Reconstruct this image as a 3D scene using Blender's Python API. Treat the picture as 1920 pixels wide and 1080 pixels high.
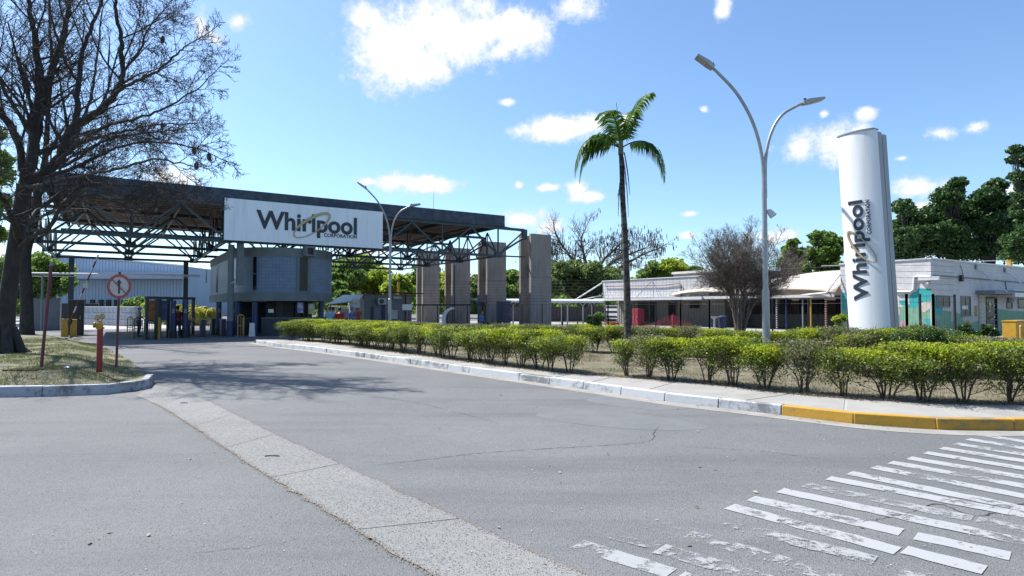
import bpy, bmesh, math, random
import numpy as np
from mathutils import Vector, Matrix, Euler

for o in list(bpy.data.objects):
    bpy.data.objects.remove(o)
scene = bpy.context.scene
COL = scene.collection
R = math.radians
PI = math.pi

# ------------------------------------------------------------------ camera
F = 1130.0                      # focal length in pixels of a 1920 wide frame
PITCH = math.atan(37 / F)
CAMZ = 1.65
cam_data = bpy.data.cameras.new('camera')
cam_data.sensor_width = 36
cam_data.lens = 36 * F / 1920
cam_data.clip_start = 0.1
cam_data.clip_end = 6000
cam = bpy.data.objects.new('camera', cam_data)
cam.location = (0, 0, CAMZ)
cam.rotation_euler = (PI / 2 + PITCH, 0, 0)
COL.objects.link(cam)
scene.camera = cam

# ------------------------------------------------------------------ light
SUN_AZ = R(150)                 # direction towards the sun, ccw from +X
SUN_EL = R(54)
sun_dir = Vector((math.cos(SUN_AZ) * math.cos(SUN_EL), math.sin(SUN_AZ) * math.cos(SUN_EL), math.sin(SUN_EL)))
sd = bpy.data.lights.new('sun', 'SUN')
sd.energy = 5.0
sd.angle = R(0.53)
sd.color = (1.0, 0.955, 0.89)
sun = bpy.data.objects.new('sun', sd)
sun.rotation_euler = sun_dir.to_track_quat('Z', 'Y').to_euler()
sun.location = (-20, 20, 40)
COL.objects.link(sun)

scene.view_settings.view_transform = 'Standard'
scene.view_settings.look = 'None'
scene.view_settings.gamma = 1
scene.view_settings.exposure = 0.95
scene.view_settings.use_curve_mapping = False
scene.cycles.max_bounces = 6
scene.cycles.diffuse_bounces = 3
scene.cycles.glossy_bounces = 3
scene.cycles.transmission_bounces = 4
scene.cycles.transparent_max_bounces = 12
scene.cycles.use_denoising = True
scene.cycles.caustics_reflective = False
scene.cycles.caustics_refractive = False


def ray(px, py):
    u = (px - 960) / F
    v = (540 - py) / F
    c, s = math.cos(PITCH), math.sin(PITCH)
    return Vector((u, c - s * v, s + c * v))


A33 = R(33)
C33, S33 = math.cos(A33), math.sin(A33)


def W(s, p, z=0.0):             # site axes (s along the gate front, p away from the road) to world
    return Vector((s * C33 - p * S33, s * S33 + p * C33, z))


def G(px, py, z=0.0):
    d = ray(px, py)
    t = (z - CAMZ) / d.z
    return Vector((d.x * t, d.y * t, z))


def at_d(px, py, Y):
    d = ray(px, py)
    t = Y / d.y
    return Vector((d.x * t, Y, CAMZ + d.z * t))


def on_p(px, py, p):
    d = ray(px, py)
    t = p / (-d.x * S33 + d.y * C33)
    return (d.x * C33 + d.y * S33) * t, CAMZ + d.z * t


def on_s(px, py, s):
    d = ray(px, py)
    t = s / (d.x * C33 + d.y * S33)
    return (-d.x * S33 + d.y * C33) * t, CAMZ + d.z * t


# ------------------------------------------------------------------ world: sky with fair weather clouds
world = bpy.data.worlds.new('World')
scene.world = world
world.use_nodes = True
nt = world.node_tree
nt.nodes.clear()


def N(tree, t, **kw):
    n = tree.nodes.new(t)
    for k, v in kw.items():
        if k == 'inp':
            for a, b in v.items():
                n.inputs[a].default_value = b
        else:
            setattr(n, k, v)
    return n


sky = N(nt, 'ShaderNodeTexSky', sky_type='NISHITA', sun_disc=False, sun_elevation=SUN_EL,
        sun_rotation=PI / 2 - SUN_AZ, air_density=1.0, dust_density=1.2, ozone_density=1.6, altitude=600)
tc = N(nt, 'ShaderNodeTexCoord')
sep = N(nt, 'ShaderNodeSeparateXYZ')
nt.links.new(tc.outputs['Generated'], sep.inputs[0])
azn = N(nt, 'ShaderNodeMath', operation='ARCTAN2')
nt.links.new(sep.outputs[0], azn.inputs[0]); nt.links.new(sep.outputs[1], azn.inputs[1])
eln = N(nt, 'ShaderNodeMath', operation='ARCSINE')
nt.links.new(sep.outputs[2], eln.inputs[0])
comb = N(nt, 'ShaderNodeCombineXYZ')
nt.links.new(azn.outputs[0], comb.inputs[0]); nt.links.new(eln.outputs[0], comb.inputs[1])


def azel(px, py):
    d = ray(px, py).normalized()
    return math.atan2(d.x, d.y), math.asin(d.z)


CL = [(735, 95, 115, 85), (850, 60, 150, 75), (975, 62, 85, 55), (790, 125, 75, 48), (1075, 12, 60, 30), (690, 35, 60, 40), (930, 95, 50, 25),
      (1045, 245, 92, 30), (1105, 232, 40, 24), (985, 245, 38, 16),
      (735, 340, 62, 23), (800, 346, 72, 19), (690, 340, 42, 13),
      (1500, 278, 60, 38), (1560, 276, 56, 40), (1610, 262, 40, 24),
      (985, 412, 55, 24), (1030, 425, 40, 22),
      (1080, 355, 26, 20), (1105, 368, 34, 14), (1026, 352, 26, 9), (973, 347, 13, 10),
      (375, 48, 22, 30), (405, 70, 26, 20), (445, 40, 32, 17),
      (1725, 350, 56, 19), (1780, 346, 30, 12), (1735, 387, 30, 8),
      (1762, 250, 27, 15), (1830, 238, 22, 13), (1625, 213, 20, 13), (1355, 12, 17, 22),
      (1293, 401, 20, 7), (1290, 441, 28, 10), (1545, 214, 10, 8), (1690, 297, 14, 6),
      (950, 192, 20, 9), (1895, 356, 22, 10), (1450, 445, 60, 18), (330, 335, 60, 25), (690, 470, 60, 20), (1320, 205, 12, 8)]
clouds = [(*azel(a, b), c / F * (0.88 if abs(a - 960) > 500 else 1), d / F) for a, b, c, d in CL]
rc = random.Random(11)
for i in range(16):             # the same kind of sky goes on outside the picture
    a = rc.uniform(R(52), R(308))
    e = rc.uniform(R(6), R(48))
    w = rc.uniform(0.07, 0.2)
    clouds.append((a if a < PI else a - 2 * PI, e, w, w * rc.uniform(0.35, 0.5)))

n1 = N(nt, 'ShaderNodeTexNoise', inp={'Scale': 9.0, 'Detail': 7.0, 'Roughness': 0.6})
nt.links.new(tc.outputs['Generated'], n1.inputs['Vector'])
n2 = N(nt, 'ShaderNodeTexNoise', inp={'Scale': 34.0, 'Detail': 6.0, 'Roughness': 0.62})
nt.links.new(tc.outputs['Generated'], n2.inputs['Vector'])
prev = None
low = None
for (a, e, rx, ry) in clouds:
    sb = N(nt, 'ShaderNodeVectorMath', operation='SUBTRACT'); sb.inputs[1].default_value = (a, e, 0)
    nt.links.new(comb.outputs[0], sb.inputs[0])
    ml = N(nt, 'ShaderNodeVectorMath', operation='MULTIPLY'); ml.inputs[1].default_value = (1 / rx, 1 / ry, 0)
    nt.links.new(sb.outputs[0], ml.inputs[0])
    ln = N(nt, 'ShaderNodeVectorMath', operation='LENGTH')
    nt.links.new(ml.outputs[0], ln.inputs[0])
    # size the noise to the cloud: field = (1 - len) * (small clouds get a softer slope)
    f = N(nt, 'ShaderNodeMath', operation='MULTIPLY_ADD')
    k = 0.85 if rx > 0.06 else 0.6
    f.inputs[1].default_value = -k; f.inputs[2].default_value = k
    nt.links.new(ln.outputs['Value'], f.inputs[0])
    if prev is None:
        prev = f
    else:
        m = N(nt, 'ShaderNodeMath', operation='SMOOTH_MAX'); m.inputs[2].default_value = 0.12
        nt.links.new(prev.outputs[0], m.inputs[0]); nt.links.new(f.outputs[0], m.inputs[1])
        prev = m
# field + noise
a1 = N(nt, 'ShaderNodeMath', operation='MULTIPLY_ADD'); a1.inputs[1].default_value = 0.9; a1.inputs[2].default_value = -0.47
nt.links.new(n1.outputs[0], a1.inputs[0])
a2 = N(nt, 'ShaderNodeMath', operation='MULTIPLY_ADD'); a2.inputs[1].default_value = 0.95; a2.inputs[2].default_value = -0.49
nt.links.new(n2.outputs[0], a2.inputs[0])
s1 = N(nt, 'ShaderNodeMath', operation='ADD')
nt.links.new(prev.outputs[0], s1.inputs[0]); nt.links.new(a1.outputs[0], s1.inputs[1])
s2 = N(nt, 'ShaderNodeMath', operation='ADD')
nt.links.new(s1.outputs[0], s2.inputs[0]); nt.links.new(a2.outputs[0], s2.inputs[1])
n3 = N(nt, 'ShaderNodeTexNoise', inp={'Scale': 95.0, 'Detail': 5.0, 'Roughness': 0.65})
nt.links.new(tc.outputs['Generated'], n3.inputs['Vector'])
a3 = N(nt, 'ShaderNodeMath', operation='MULTIPLY_ADD'); a3.inputs[1].default_value = 0.5; a3.inputs[2].default_value = -0.25
nt.links.new(n3.outputs[0], a3.inputs[0])
s3 = N(nt, 'ShaderNodeMath', operation='ADD')
nt.links.new(s2.outputs[0], s3.inputs[0]); nt.links.new(a3.outputs[0], s3.inputs[1])
s2 = s3
mask = N(nt, 'ShaderNodeMapRange', interpolation_type='SMOOTHSTEP')
mask.inputs['From Min'].default_value = -0.06; mask.inputs['From Max'].default_value = 0.46
nt.links.new(s2.outputs[0], mask.inputs['Value'])
core = N(nt, 'ShaderNodeMapRange', interpolation_type='SMOOTHSTEP')
core.inputs['From Min'].default_value = 0.05; core.inputs['From Max'].default_value = 0.75
nt.links.new(s2.outputs[0], core.inputs['Value'])
ccol = N(nt, 'ShaderNodeMix', data_type='RGBA')
ccol.inputs[6].default_value = (6.4, 7.1, 8.0, 1); ccol.inputs[7].default_value = (9.6, 9.7, 9.9, 1)
nt.links.new(core.outputs[0], ccol.inputs[0])
# clear sky: the sky model, its blue made a little lighter and cleaner like the photograph's
skyt = N(nt, 'ShaderNodeMix', data_type='RGBA', blend_type='MULTIPLY')
skyt.inputs[0].default_value = 1.0
skyt.inputs[7].default_value = (1.34, 1.58, 1.74, 1)
nt.links.new(sky.outputs[0], skyt.inputs[6])
mx = N(nt, 'ShaderNodeMix', data_type='RGBA')
nt.links.new(mask.outputs[0], mx.inputs[0])
nt.links.new(skyt.outputs[2], mx.inputs[6]); nt.links.new(ccol.outputs[2], mx.inputs[7])
bg = N(nt, 'ShaderNodeBackground'); bg.inputs[1].default_value = 0.066
out = N(nt, 'ShaderNodeOutputWorld')
nt.links.new(mx.outputs[2], bg.inputs[0]); nt.links.new(bg.outputs[0], out.inputs[0])
world.cycles.sampling_method = 'MANUAL'
world.cycles.sample_map_resolution = 512

# ------------------------------------------------------------------ materials
MATS = {}


def mat(name, col, rough=0.7, col2=None, scale=3.0, detail=5.0, bump=0.0, bscale=40.0, metal=0.0, spec=0.5,
        c0=0.35, c1=0.7, stretch=None, dirt=None, dscale=0.8, coat=0.0, K=0.8):
    """principled surface whose colour wanders between col and col2, with fine relief"""
    m = bpy.data.materials.new(name)
    m.use_nodes = True
    t = m.node_tree
    b = t.nodes['Principled BSDF']
    b.inputs['Roughness'].default_value = rough
    b.inputs['Metallic'].default_value = metal
    b.inputs['Specular IOR Level'].default_value = spec
    b.inputs['Coat Weight'].default_value = coat
    c = N(t, 'ShaderNodeTexCoord')
    src = c.outputs['Object']
    if stretch:
        mp = N(t, 'ShaderNodeMapping'); mp.inputs['Scale'].default_value = stretch
        t.links.new(src, mp.inputs[0]); src = mp.outputs[0]
    col2 = col2 or tuple(x * 0.78 for x in col)
    col = tuple(x * K for x in col); col2 = tuple(x * K for x in col2)
    dirt = tuple(x * K for x in dirt) if dirt else None
    nz = N(t, 'ShaderNodeTexNoise', inp={'Scale': scale, 'Detail': detail, 'Roughness': 0.6})
    t.links.new(src, nz.inputs['Vector'])
    rp = N(t, 'ShaderNodeMapRange'); rp.inputs['From Min'].default_value = c0; rp.inputs['From Max'].default_value = c1
    t.links.new(nz.outputs[0], rp.inputs['Value'])
    mxx = N(t, 'ShaderNodeMix', data_type='RGBA')
    mxx.inputs[6].default_value = (*col, 1); mxx.inputs[7].default_value = (*col2, 1)
    t.links.new(rp.outputs[0], mxx.inputs[0])
    last = mxx.outputs[2]
    if dirt:
        nd = N(t, 'ShaderNodeTexNoise', inp={'Scale': dscale, 'Detail': 8.0, 'Roughness': 0.7})
        t.links.new(src, nd.inputs['Vector'])
        r2 = N(t, 'ShaderNodeMapRange'); r2.inputs['From Min'].default_value = 0.52; r2.inputs['From Max'].default_value = 0.72
        t.links.new(nd.outputs[0], r2.inputs['Value'])
        m2 = N(t, 'ShaderNodeMix', data_type='RGBA'); m2.inputs[7].default_value = (*dirt, 1)
        t.links.new(r2.outputs[0], m2.inputs[0]); t.links.new(last, m2.inputs[6]); last = m2.outputs[2]
    t.links.new(last, b.inputs['Base Color'])
    if bump:
        nb = N(t, 'ShaderNodeTexNoise', inp={'Scale': bscale, 'Detail': 6.0, 'Roughness': 0.65})
        t.links.new(src, nb.inputs['Vector'])
        bp = N(t, 'ShaderNodeBump', inp={'Strength': bump, 'Distance': 0.02})
        t.links.new(nb.outputs[0], bp.inputs['Height']); t.links.new(bp.outputs[0], b.inputs['Normal'])
    MATS[name] = m
    return m


def leafmat(name, cols, rough=0.55, trans=0.3):
    """leaf whose colour differs from leaf to leaf"""
    m = bpy.data.materials.new(name); m.use_nodes = True
    t = m.node_tree
    b = t.nodes['Principled BSDF']; b.inputs['Roughness'].default_value = rough
    b.inputs['Specular IOR Level'].default_value = 0.35
    g = N(t, 'ShaderNodeNewGeometry')
    r = N(t, 'ShaderNodeValToRGB')
    e = r.color_ramp.elements
    cols = [tuple(q * 0.88 for q in c_) for c_ in cols]
    e[0].color = (*cols[0], 1); e[0].position = 0
    e[1].color = (*cols[-1], 1); e[1].position = 1
    for i, c in enumerate(cols[1:-1]):
        x = e.new((i + 1) / (len(cols) - 1)); x.color = (*c, 1)
    t.links.new(g.outputs['Random Per Island'], r.inputs[0])
    t.links.new(r.outputs[0], b.inputs['Base Color'])
    tr = N(t, 'ShaderNodeBsdfTranslucent')
    t.links.new(r.outputs[0], tr.inputs[0])
    ms = N(t, 'ShaderNodeMixShader'); ms.inputs[0].default_value = trans
    t.links.new(b.outputs[0], ms.inputs[1]); t.links.new(tr.outputs[0], ms.inputs[2])
    t.links.new(ms.outputs[0], t.nodes['Material Output'].inputs[0])
    MATS[name] = m
    return m


# ------------------------------------------------------------------ geometry helpers
class MB:
    def __init__(s):
        s.v = []; s.f = []

    def add(s, vs, fs):
        k = len(s.v)
        s.v.extend([tuple(a) for a in vs])
        s.f.extend([tuple(i + k for i in f) for f in fs])
        return s

    def box(s, x0, x1, y0, y1, z0, z1):
        vs = [(x0, y0, z0), (x1, y0, z0), (x1, y1, z0), (x0, y1, z0), (x0, y0, z1), (x1, y0, z1), (x1, y1, z1), (x0, y1, z1)]
        return s.add(vs, [(0, 3, 2, 1), (4, 5, 6, 7), (0, 1, 5, 4), (1, 2, 6, 5), (2, 3, 7, 6), (3, 0, 4, 7)])

    def bar(s, a, b, w, h=None):
        a = Vector(a); b = Vector(b); h = h or w
        d = (b - a).normalized()
        up = Vector((0, 0, 1)) if abs(d.z) < 0.95 else Vector((0, 1, 0))
        x = d.cross(up).normalized() * w / 2
        y = x.cross(d).normalized() * h / 2
        vs = [a - x - y, a + x - y, a + x + y, a - x + y, b - x - y, b + x - y, b + x + y, b - x + y]
        return s.add(vs, [(0, 3, 2, 1), (4, 5, 6, 7), (0, 1, 5, 4), (1, 2, 6, 5), (2, 3, 7, 6), (3, 0, 4, 7)])

    def tube(s, pts, rad, n=8, cap=True):
        pts = [Vector(p) for p in pts]
        if not hasattr(rad, '__len__'):
            rad = [rad] * len(pts)
        vs = []; fs = []
        prevx = None
        m = len(pts)
        for i, p in enumerate(pts):
            d = (pts[min(i + 1, m - 1)] - pts[max(i - 1, 0)])
            if d.length < 1e-9:
                d = Vector((0, 0, 1))
            d.normalize()
            if prevx is None:
                up = Vector((0, 0, 1)) if abs(d.z) < 0.9 else Vector((1, 0, 0))
                x = d.cross(up).normalized()
            else:
                x = prevx - d * prevx.dot(d)
                x = x.normalized() if x.length > 1e-6 else d.orthogonal().normalized()
            prevx = x
            y = d.cross(x)
            for k in range(n):
                a = 2 * PI * k / n
                vs.append(p + (x * math.cos(a) + y * math.sin(a)) * rad[i])
        for i in range(m - 1):
            for k in range(n):
                k2 = (k + 1) % n
                fs.append((i * n + k, i * n + k2, (i + 1) * n + k2, (i + 1) * n + k))
        if cap:
            fs.append(tuple(range(n - 1, -1, -1)))
            fs.append(tuple((m - 1) * n + k for k in range(n)))
        return s.add(vs, fs)

    def prism(s, poly, z0, z1):
        n = len(poly)
        vs = [(p[0], p[1], z0) for p in poly] + [(p[0], p[1], z1) for p in poly]
        fs = [tuple(range(n - 1, -1, -1)), tuple(range(n, 2 * n))]
        fs += [(i, (i + 1) % n, n + (i + 1) % n, n + i) for i in range(n)]
        return s.add(vs, fs)

    def quad(s, *p):
        return s.add(p, [tuple(range(len(p)))])

    def lathe(s, prof, n=24, c=(0, 0, 0), axis='z'):
        vs = []; fs = []
        for r, h in prof:
            for k in range(n):
                a = 2 * PI * k / n
                q = (r * math.cos(a), r * math.sin(a), h)
                if axis == 'y':
                    q = (q[0], q[2], q[1])
                if axis == 'x':
                    q = (q[2], q[0], q[1])
                vs.append((q[0] + c[0], q[1] + c[1], q[2] + c[2]))
        for i in range(len(prof) - 1):
            for k in range(n):
                k2 = (k + 1) % n
                fs.append((i * n + k, i * n + k2, (i + 1) * n + k2, (i + 1) * n + k))
        fs.append(tuple(range(n - 1, -1, -1))); fs.append(tuple((len(prof) - 1) * n + k for k in range(n)))
        return s.add(vs, fs)

    def ball(s, c, r, n=12, m=8, sc=(1, 1, 1)):
        pr = []
        vs = []; fs = []
        for i in range(m + 1):
            th = PI * i / m
            for k in range(n):
                a = 2 * PI * k / n
                vs.append((c[0] + sc[0] * r * math.sin(th) * math.cos(a), c[1] + sc[1] * r * math.sin(th) * math.sin(a), c[2] + sc[2] * r * math.cos(th)))
        for i in range(m):
            for k in range(n):
                k2 = (k + 1) % n
                fs.append((i * n + k, (i + 1) * n + k, (i + 1) * n + k2, i * n + k2))
        return s.add(vs, fs)

    def mesh(s, name, m=None, smooth=False, angle=40):
        me = bpy.data.meshes.new(name)
        me.from_pydata(s.v, [], s.f)
        me.update()
        if m:
            me.materials.append(m)
        if smooth:
            me.polygons.foreach_set('use_smooth', [True] * len(me.polygons))
            me.set_sharp_from_angle(angle=R(angle))
        return me

    def build(s, name, m, parent=None, loc=(0, 0, 0), rz=0, smooth=False, angle=40, bevel=0, **kw):
        me = s.mesh(name, m, smooth, angle)
        if bevel:
            bm = bmesh.new(); bm.from_mesh(me)
            bmesh.ops.bevel(bm, geom=[e for e in bm.edges if len(e.link_faces) == 2 and e.calc_face_angle(0) > 0.6],
                            offset=bevel, segments=2, affect='EDGES', profile=0.6)
            bm.to_mesh(me); bm.free()
        o = bpy.data.objects.new(name, me)
        COL.objects.link(o)
        o.location = loc; o.rotation_euler = (0, 0, rz)
        if parent:
            o.parent = parent
        tagged(o, **kw)
        return o


def tagged(o, label=None, cat=None, group=None, kind=None):
    if label: o['label'] = label
    if cat: o['category'] = cat
    if group: o['group'] = group
    if kind: o['kind'] = kind
    return o


def thing(name, label, cat, loc=(0, 0, 0), rz=0.0, group=None, kind=None):
    o = bpy.data.objects.new(name, None)
    o.empty_display_size = 0.3
    COL.objects.link(o)
    o.location = loc; o.rotation_euler = (0, 0, rz)
    return tagged(o, label, cat, group, kind)


def copy_tree(o, parent=None):
    c = o.copy(); COL.objects.link(c)
    if parent: c.parent = parent
    for ch in [k for k in o.children]:
        copy_tree(ch, c)
    return c


def place(me, name, parent=None, loc=(0, 0, 0), rz=0, sc=None, **kw):
    o = bpy.data.objects.new(name, me); COL.objects.link(o)
    o.location = loc; o.rotation_euler = (0, 0, rz)
    if sc: o.scale = sc
    if parent: o.parent = parent
    return tagged(o, **kw)


def leafmesh(name, C, size, m, rng, aspect=0.55, up=0.3, sizevar=0.35, dirs=None):
    """many small leaf shaped faces centred on the rows of C"""
    n = len(C)
    C = np.asarray(C, dtype=np.float64)
    nr = rng.normal(size=(n, 3)); nr[:, 2] += up * 2
    nr /= np.linalg.norm(nr, axis=1)[:, None]
    a = rng.normal(size=(n, 3))
    if dirs is not None:
        a = dirs + 0.35 * a
    a -= nr * np.sum(a * nr, axis=1)[:, None]
    a /= np.maximum(np.linalg.norm(a, axis=1)[:, None], 1e-6)
    b = np.cross(nr, a)
    s = size * (1 + sizevar * rng.uniform(-1, 1, n))[:, None]
    v = np.empty((n, 4, 3))
    v[:, 0] = C - a * s * 0.5
    v[:, 1] = C + b * s * aspect * 0.5 + nr * s * 0.08
    v[:, 2] = C + a * s * 0.5
    v[:, 3] = C - b * s * aspect * 0.5 + nr * s * 0.08
    me = bpy.data.meshes.new(name)
    me.vertices.add(n * 4); me.loops.add(n * 4); me.polygons.add(n)
    me.vertices.foreach_set('co', v.reshape(-1))
    me.loops.foreach_set('vertex_index', np.arange(n * 4, dtype=np.int32))
    me.polygons.foreach_set('loop_start', np.arange(0, n * 4, 4, dtype=np.int32))
    me.update(calc_edges=True)
    me.materials.append(m)
    return me


# ---- palette
asph_col = (0.135, 0.14, 0.152)
M = {}
M['white_metal'] = mat('white_painted_metal', (0.75, 0.76, 0.78), 0.35, (0.66, 0.67, 0.69), 2.5, dirt=(0.5, 0.5, 0.48), dscale=1.5)
M['banner'] = mat('banner_sheet', (0.78, 0.86, 0.93), 0.45, (0.73, 0.81, 0.89), 1.2, K=1.0, stretch=(2.5, 2.5, 0.22), dirt=(.62, .69, .76), dscale=1.3)
M['ink'] = mat('sign_ink', (0.018, 0.028, 0.05), 0.4)
M['gold'] = mat('sign_gold', (0.42, 0.30, 0.12), 0.35, (0.5, 0.42, 0.28), 3, metal=0.3)
M['fascia'] = mat('weathered_fascia', (0.045, 0.07, 0.105), 0.8, (0.11, 0.135, 0.17), 2.2, 9, bump=0.3, bscale=8, c0=0.45, c1=0.7)
M['truss'] = mat('green_grey_steel', (0.045, 0.075, 0.085), 0.5, (0.028, 0.045, 0.055), 6)
M['deck'] = mat('brown_roof_underside', (0.26, 0.20, 0.165), 0.8, (0.16, 0.125, 0.11), 1.5, stretch=(0.4, 3, 3))
M['concrete'] = mat('board_marked_concrete', (0.29, 0.262, 0.243), 0.9, (0.21, 0.193, 0.183), 1.2, 8, K=1.0, bump=0.4, bscale=14, stretch=(3, 3, 0.5), dirt=(0.17, 0.155, 0.15), dscale=1.1)
M['pave'] = mat('pavement_concrete', (0.36, 0.35, 0.335), 0.9, (0.29, 0.285, 0.275), 1.6, 8, bump=0.35, bscale=60, dirt=(0.25, 0.24, 0.225), dscale=0.7)
M['joint'] = mat('joint_mortar', (0.42, 0.41, 0.39), 0.9, (0.33, 0.32, 0.3), 5)
M['yard'] = mat('yard_concrete', (0.42, 0.42, 0.42), 0.9, (0.33, 0.33, 0.335), 0.4, 6)
M['lamp'] = mat('galvanised_steel', (0.42, 0.44, 0.46), 0.42, (0.33, 0.35, 0.37), 5, metal=0.35)
M['dark'] = mat('black_painted_steel', (0.02, 0.022, 0.026), 0.5)
M['glass'] = mat('dark_window_glass', (0.010, 0.013, 0.018), 0.18, (0.02, 0.024, 0.03), 1.5, spec=0.25)
M['bluepaint'] = mat('navy_paint', (0.02, 0.04, 0.14), 0.45, (0.015, 0.03, 0.09), 4)
M['red'] = mat('red_paint', (0.33, 0.02, 0.02), 0.5, (0.22, 0.018, 0.02), 7)
M['maroon'] = mat('faded_maroon_paint', (0.17, 0.03, 0.045), 0.55, (0.1, 0.02, 0.03), 7)
M['yellow'] = mat('yellow_paint', (0.62, 0.36, 0.03), 0.5, (0.5, 0.27, 0.03), 6)
M['brass'] = mat('yellow_valve_metal', (0.52, 0.33, 0.05), 0.35, (0.32, 0.19, 0.04), 14, metal=0.45)
M['bark'] = mat('grey_bark', (0.062, 0.055, 0.05), 0.95, (0.024, 0.021, 0.02), 6, 8, bump=0.9, bscale=9, stretch=(1, 1, 0.45))
M['twig'] = mat('twig_bark', (0.075, 0.062, 0.058), 0.9, (0.04, 0.032, 0.032), 3)
M['palebark'] = mat('pale_smooth_bark', (0.23, 0.19, 0.165), 0.9, (0.11, 0.09, 0.08), 5, bump=0.3)
M['hedgebark'] = mat('hedge_stem_bark', (0.12, 0.09, 0.06), 0.9, (0.06, 0.045, 0.035), 12)
M['palmbark'] = mat('ringed_palm_bark', (0.10, 0.088, 0.078), 0.95, (0.028, 0.026, 0.025), 7, 7, bump=0.8, bscale=10, stretch=(1, 1, 2.2), c0=0.4, c1=0.6, dirt=(0.24, 0.24, 0.22), dscale=2.4)

# ------------------------------------------------------------------ asphalt, concrete and paint
def asphalt_material(name='worn_asphalt', g=0.76, sp=1.0, streak=0.62, warm=(1, 1, 1)):
    m = bpy.data.materials.new(name); m.use_nodes = True
    t = m.node_tree; b = t.nodes['Principled BSDF']
    b.inputs['Roughness'].default_value = 0.85; b.inputs['Specular IOR Level'].default_value = 0.3
    c = N(t, 'ShaderNodeTexCoord'); o = c.outputs['Object']
    def noise(sc, det=5, rough=0.6, vec=o):
        n = N(t, 'ShaderNodeTexNoise', inp={'Scale': sc, 'Detail': det, 'Roughness': rough}); t.links.new(vec, n.inputs['Vector']); return n.outputs[0]
    def rng_(x, a, bb, lo=0.0, hi=1.0):
        r = N(t, 'ShaderNodeMapRange'); r.inputs['From Min'].default_value = a; r.inputs['From Max'].default_value = bb
        r.inputs['To Min'].default_value = lo; r.inputs['To Max'].default_value = hi; t.links.new(x, r.inputs['Value']); return r.outputs[0]
    def mix(f, a, bb, mode='MIX'):
        x = N(t, 'ShaderNodeMix', data_type='RGBA', blend_type=mode)
        if isinstance(f, float): x.inputs[0].default_value = f
        else: t.links.new(f, x.inputs[0])
        for k, q in ((6, a), (7, bb)):
            if isinstance(q, tuple): x.inputs[k].default_value = (q[0] * g * warm[0], q[1] * g * warm[1], q[2] * g * warm[2], 1)
            else: t.links.new(q, x.inputs[k])
        return x.outputs[2]
    base = mix(rng_(noise(0.22, 7, .62), 0.38, 0.62), (0.148, 0.157, 0.168), (0.212, 0.220, 0.228))
    base = mix(rng_(noise(1.3, 7, 0.7), 0.5, 0.8, 0, 0.55), base, (0.135, 0.139, 0.146))
    grain = N(t, 'ShaderNodeTexVoronoi', inp={'Scale': 95.0}); t.links.new(o, grain.inputs['Vector'])
    gcol = N(t, 'ShaderNodeSeparateColor'); t.links.new(grain.outputs['Color'], gcol.inputs[0])
    base = mix(rng_(gcol.outputs[0], 0.0, 1.0, 0.0, 0.36 * sp), base, (0.29, 0.29, 0.288))
    base = mix(rng_(gcol.outputs[1], 0.78, 0.84, 0.0, 0.5 * sp), base, (0.075, 0.078, 0.082))
    fine = noise(260, 3, 0.7)
    base = mix(rng_(fine, 0.35, 0.7, 0.0, 0.45), base, (0.115, 0.118, 0.122))
    # tyre polished streaks and oil, running along the lane
    mp = N(t, 'ShaderNodeMapping'); mp.inputs['Rotation'].default_value = (0, 0, R(-132)); mp.inputs['Scale'].default_value = (0.10, 0.9, 1)
    t.links.new(o, mp.inputs[0])
    st = noise(0.9, 7, 0.68, mp.outputs[0])
    base = mix(rng_(st, 0.52, 0.74, 0.0, streak), base, (0.095, 0.10, 0.108))
    t.links.new(base, b.inputs['Base Color'])
    bp = N(t, 'ShaderNodeBump', inp={'Strength': 0.55, 'Distance': 0.012})
    t.links.new(grain.outputs['Distance'], bp.inputs['Height']); t.links.new(bp.outputs[0], b.inputs['Normal'])
    return m


M['asphalt'] = asphalt_material()
M['gutter'] = asphalt_material('exposed_aggregate_concrete', 1.02, 1.7, 0.5, (1.02, 1.0, .965))


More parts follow.
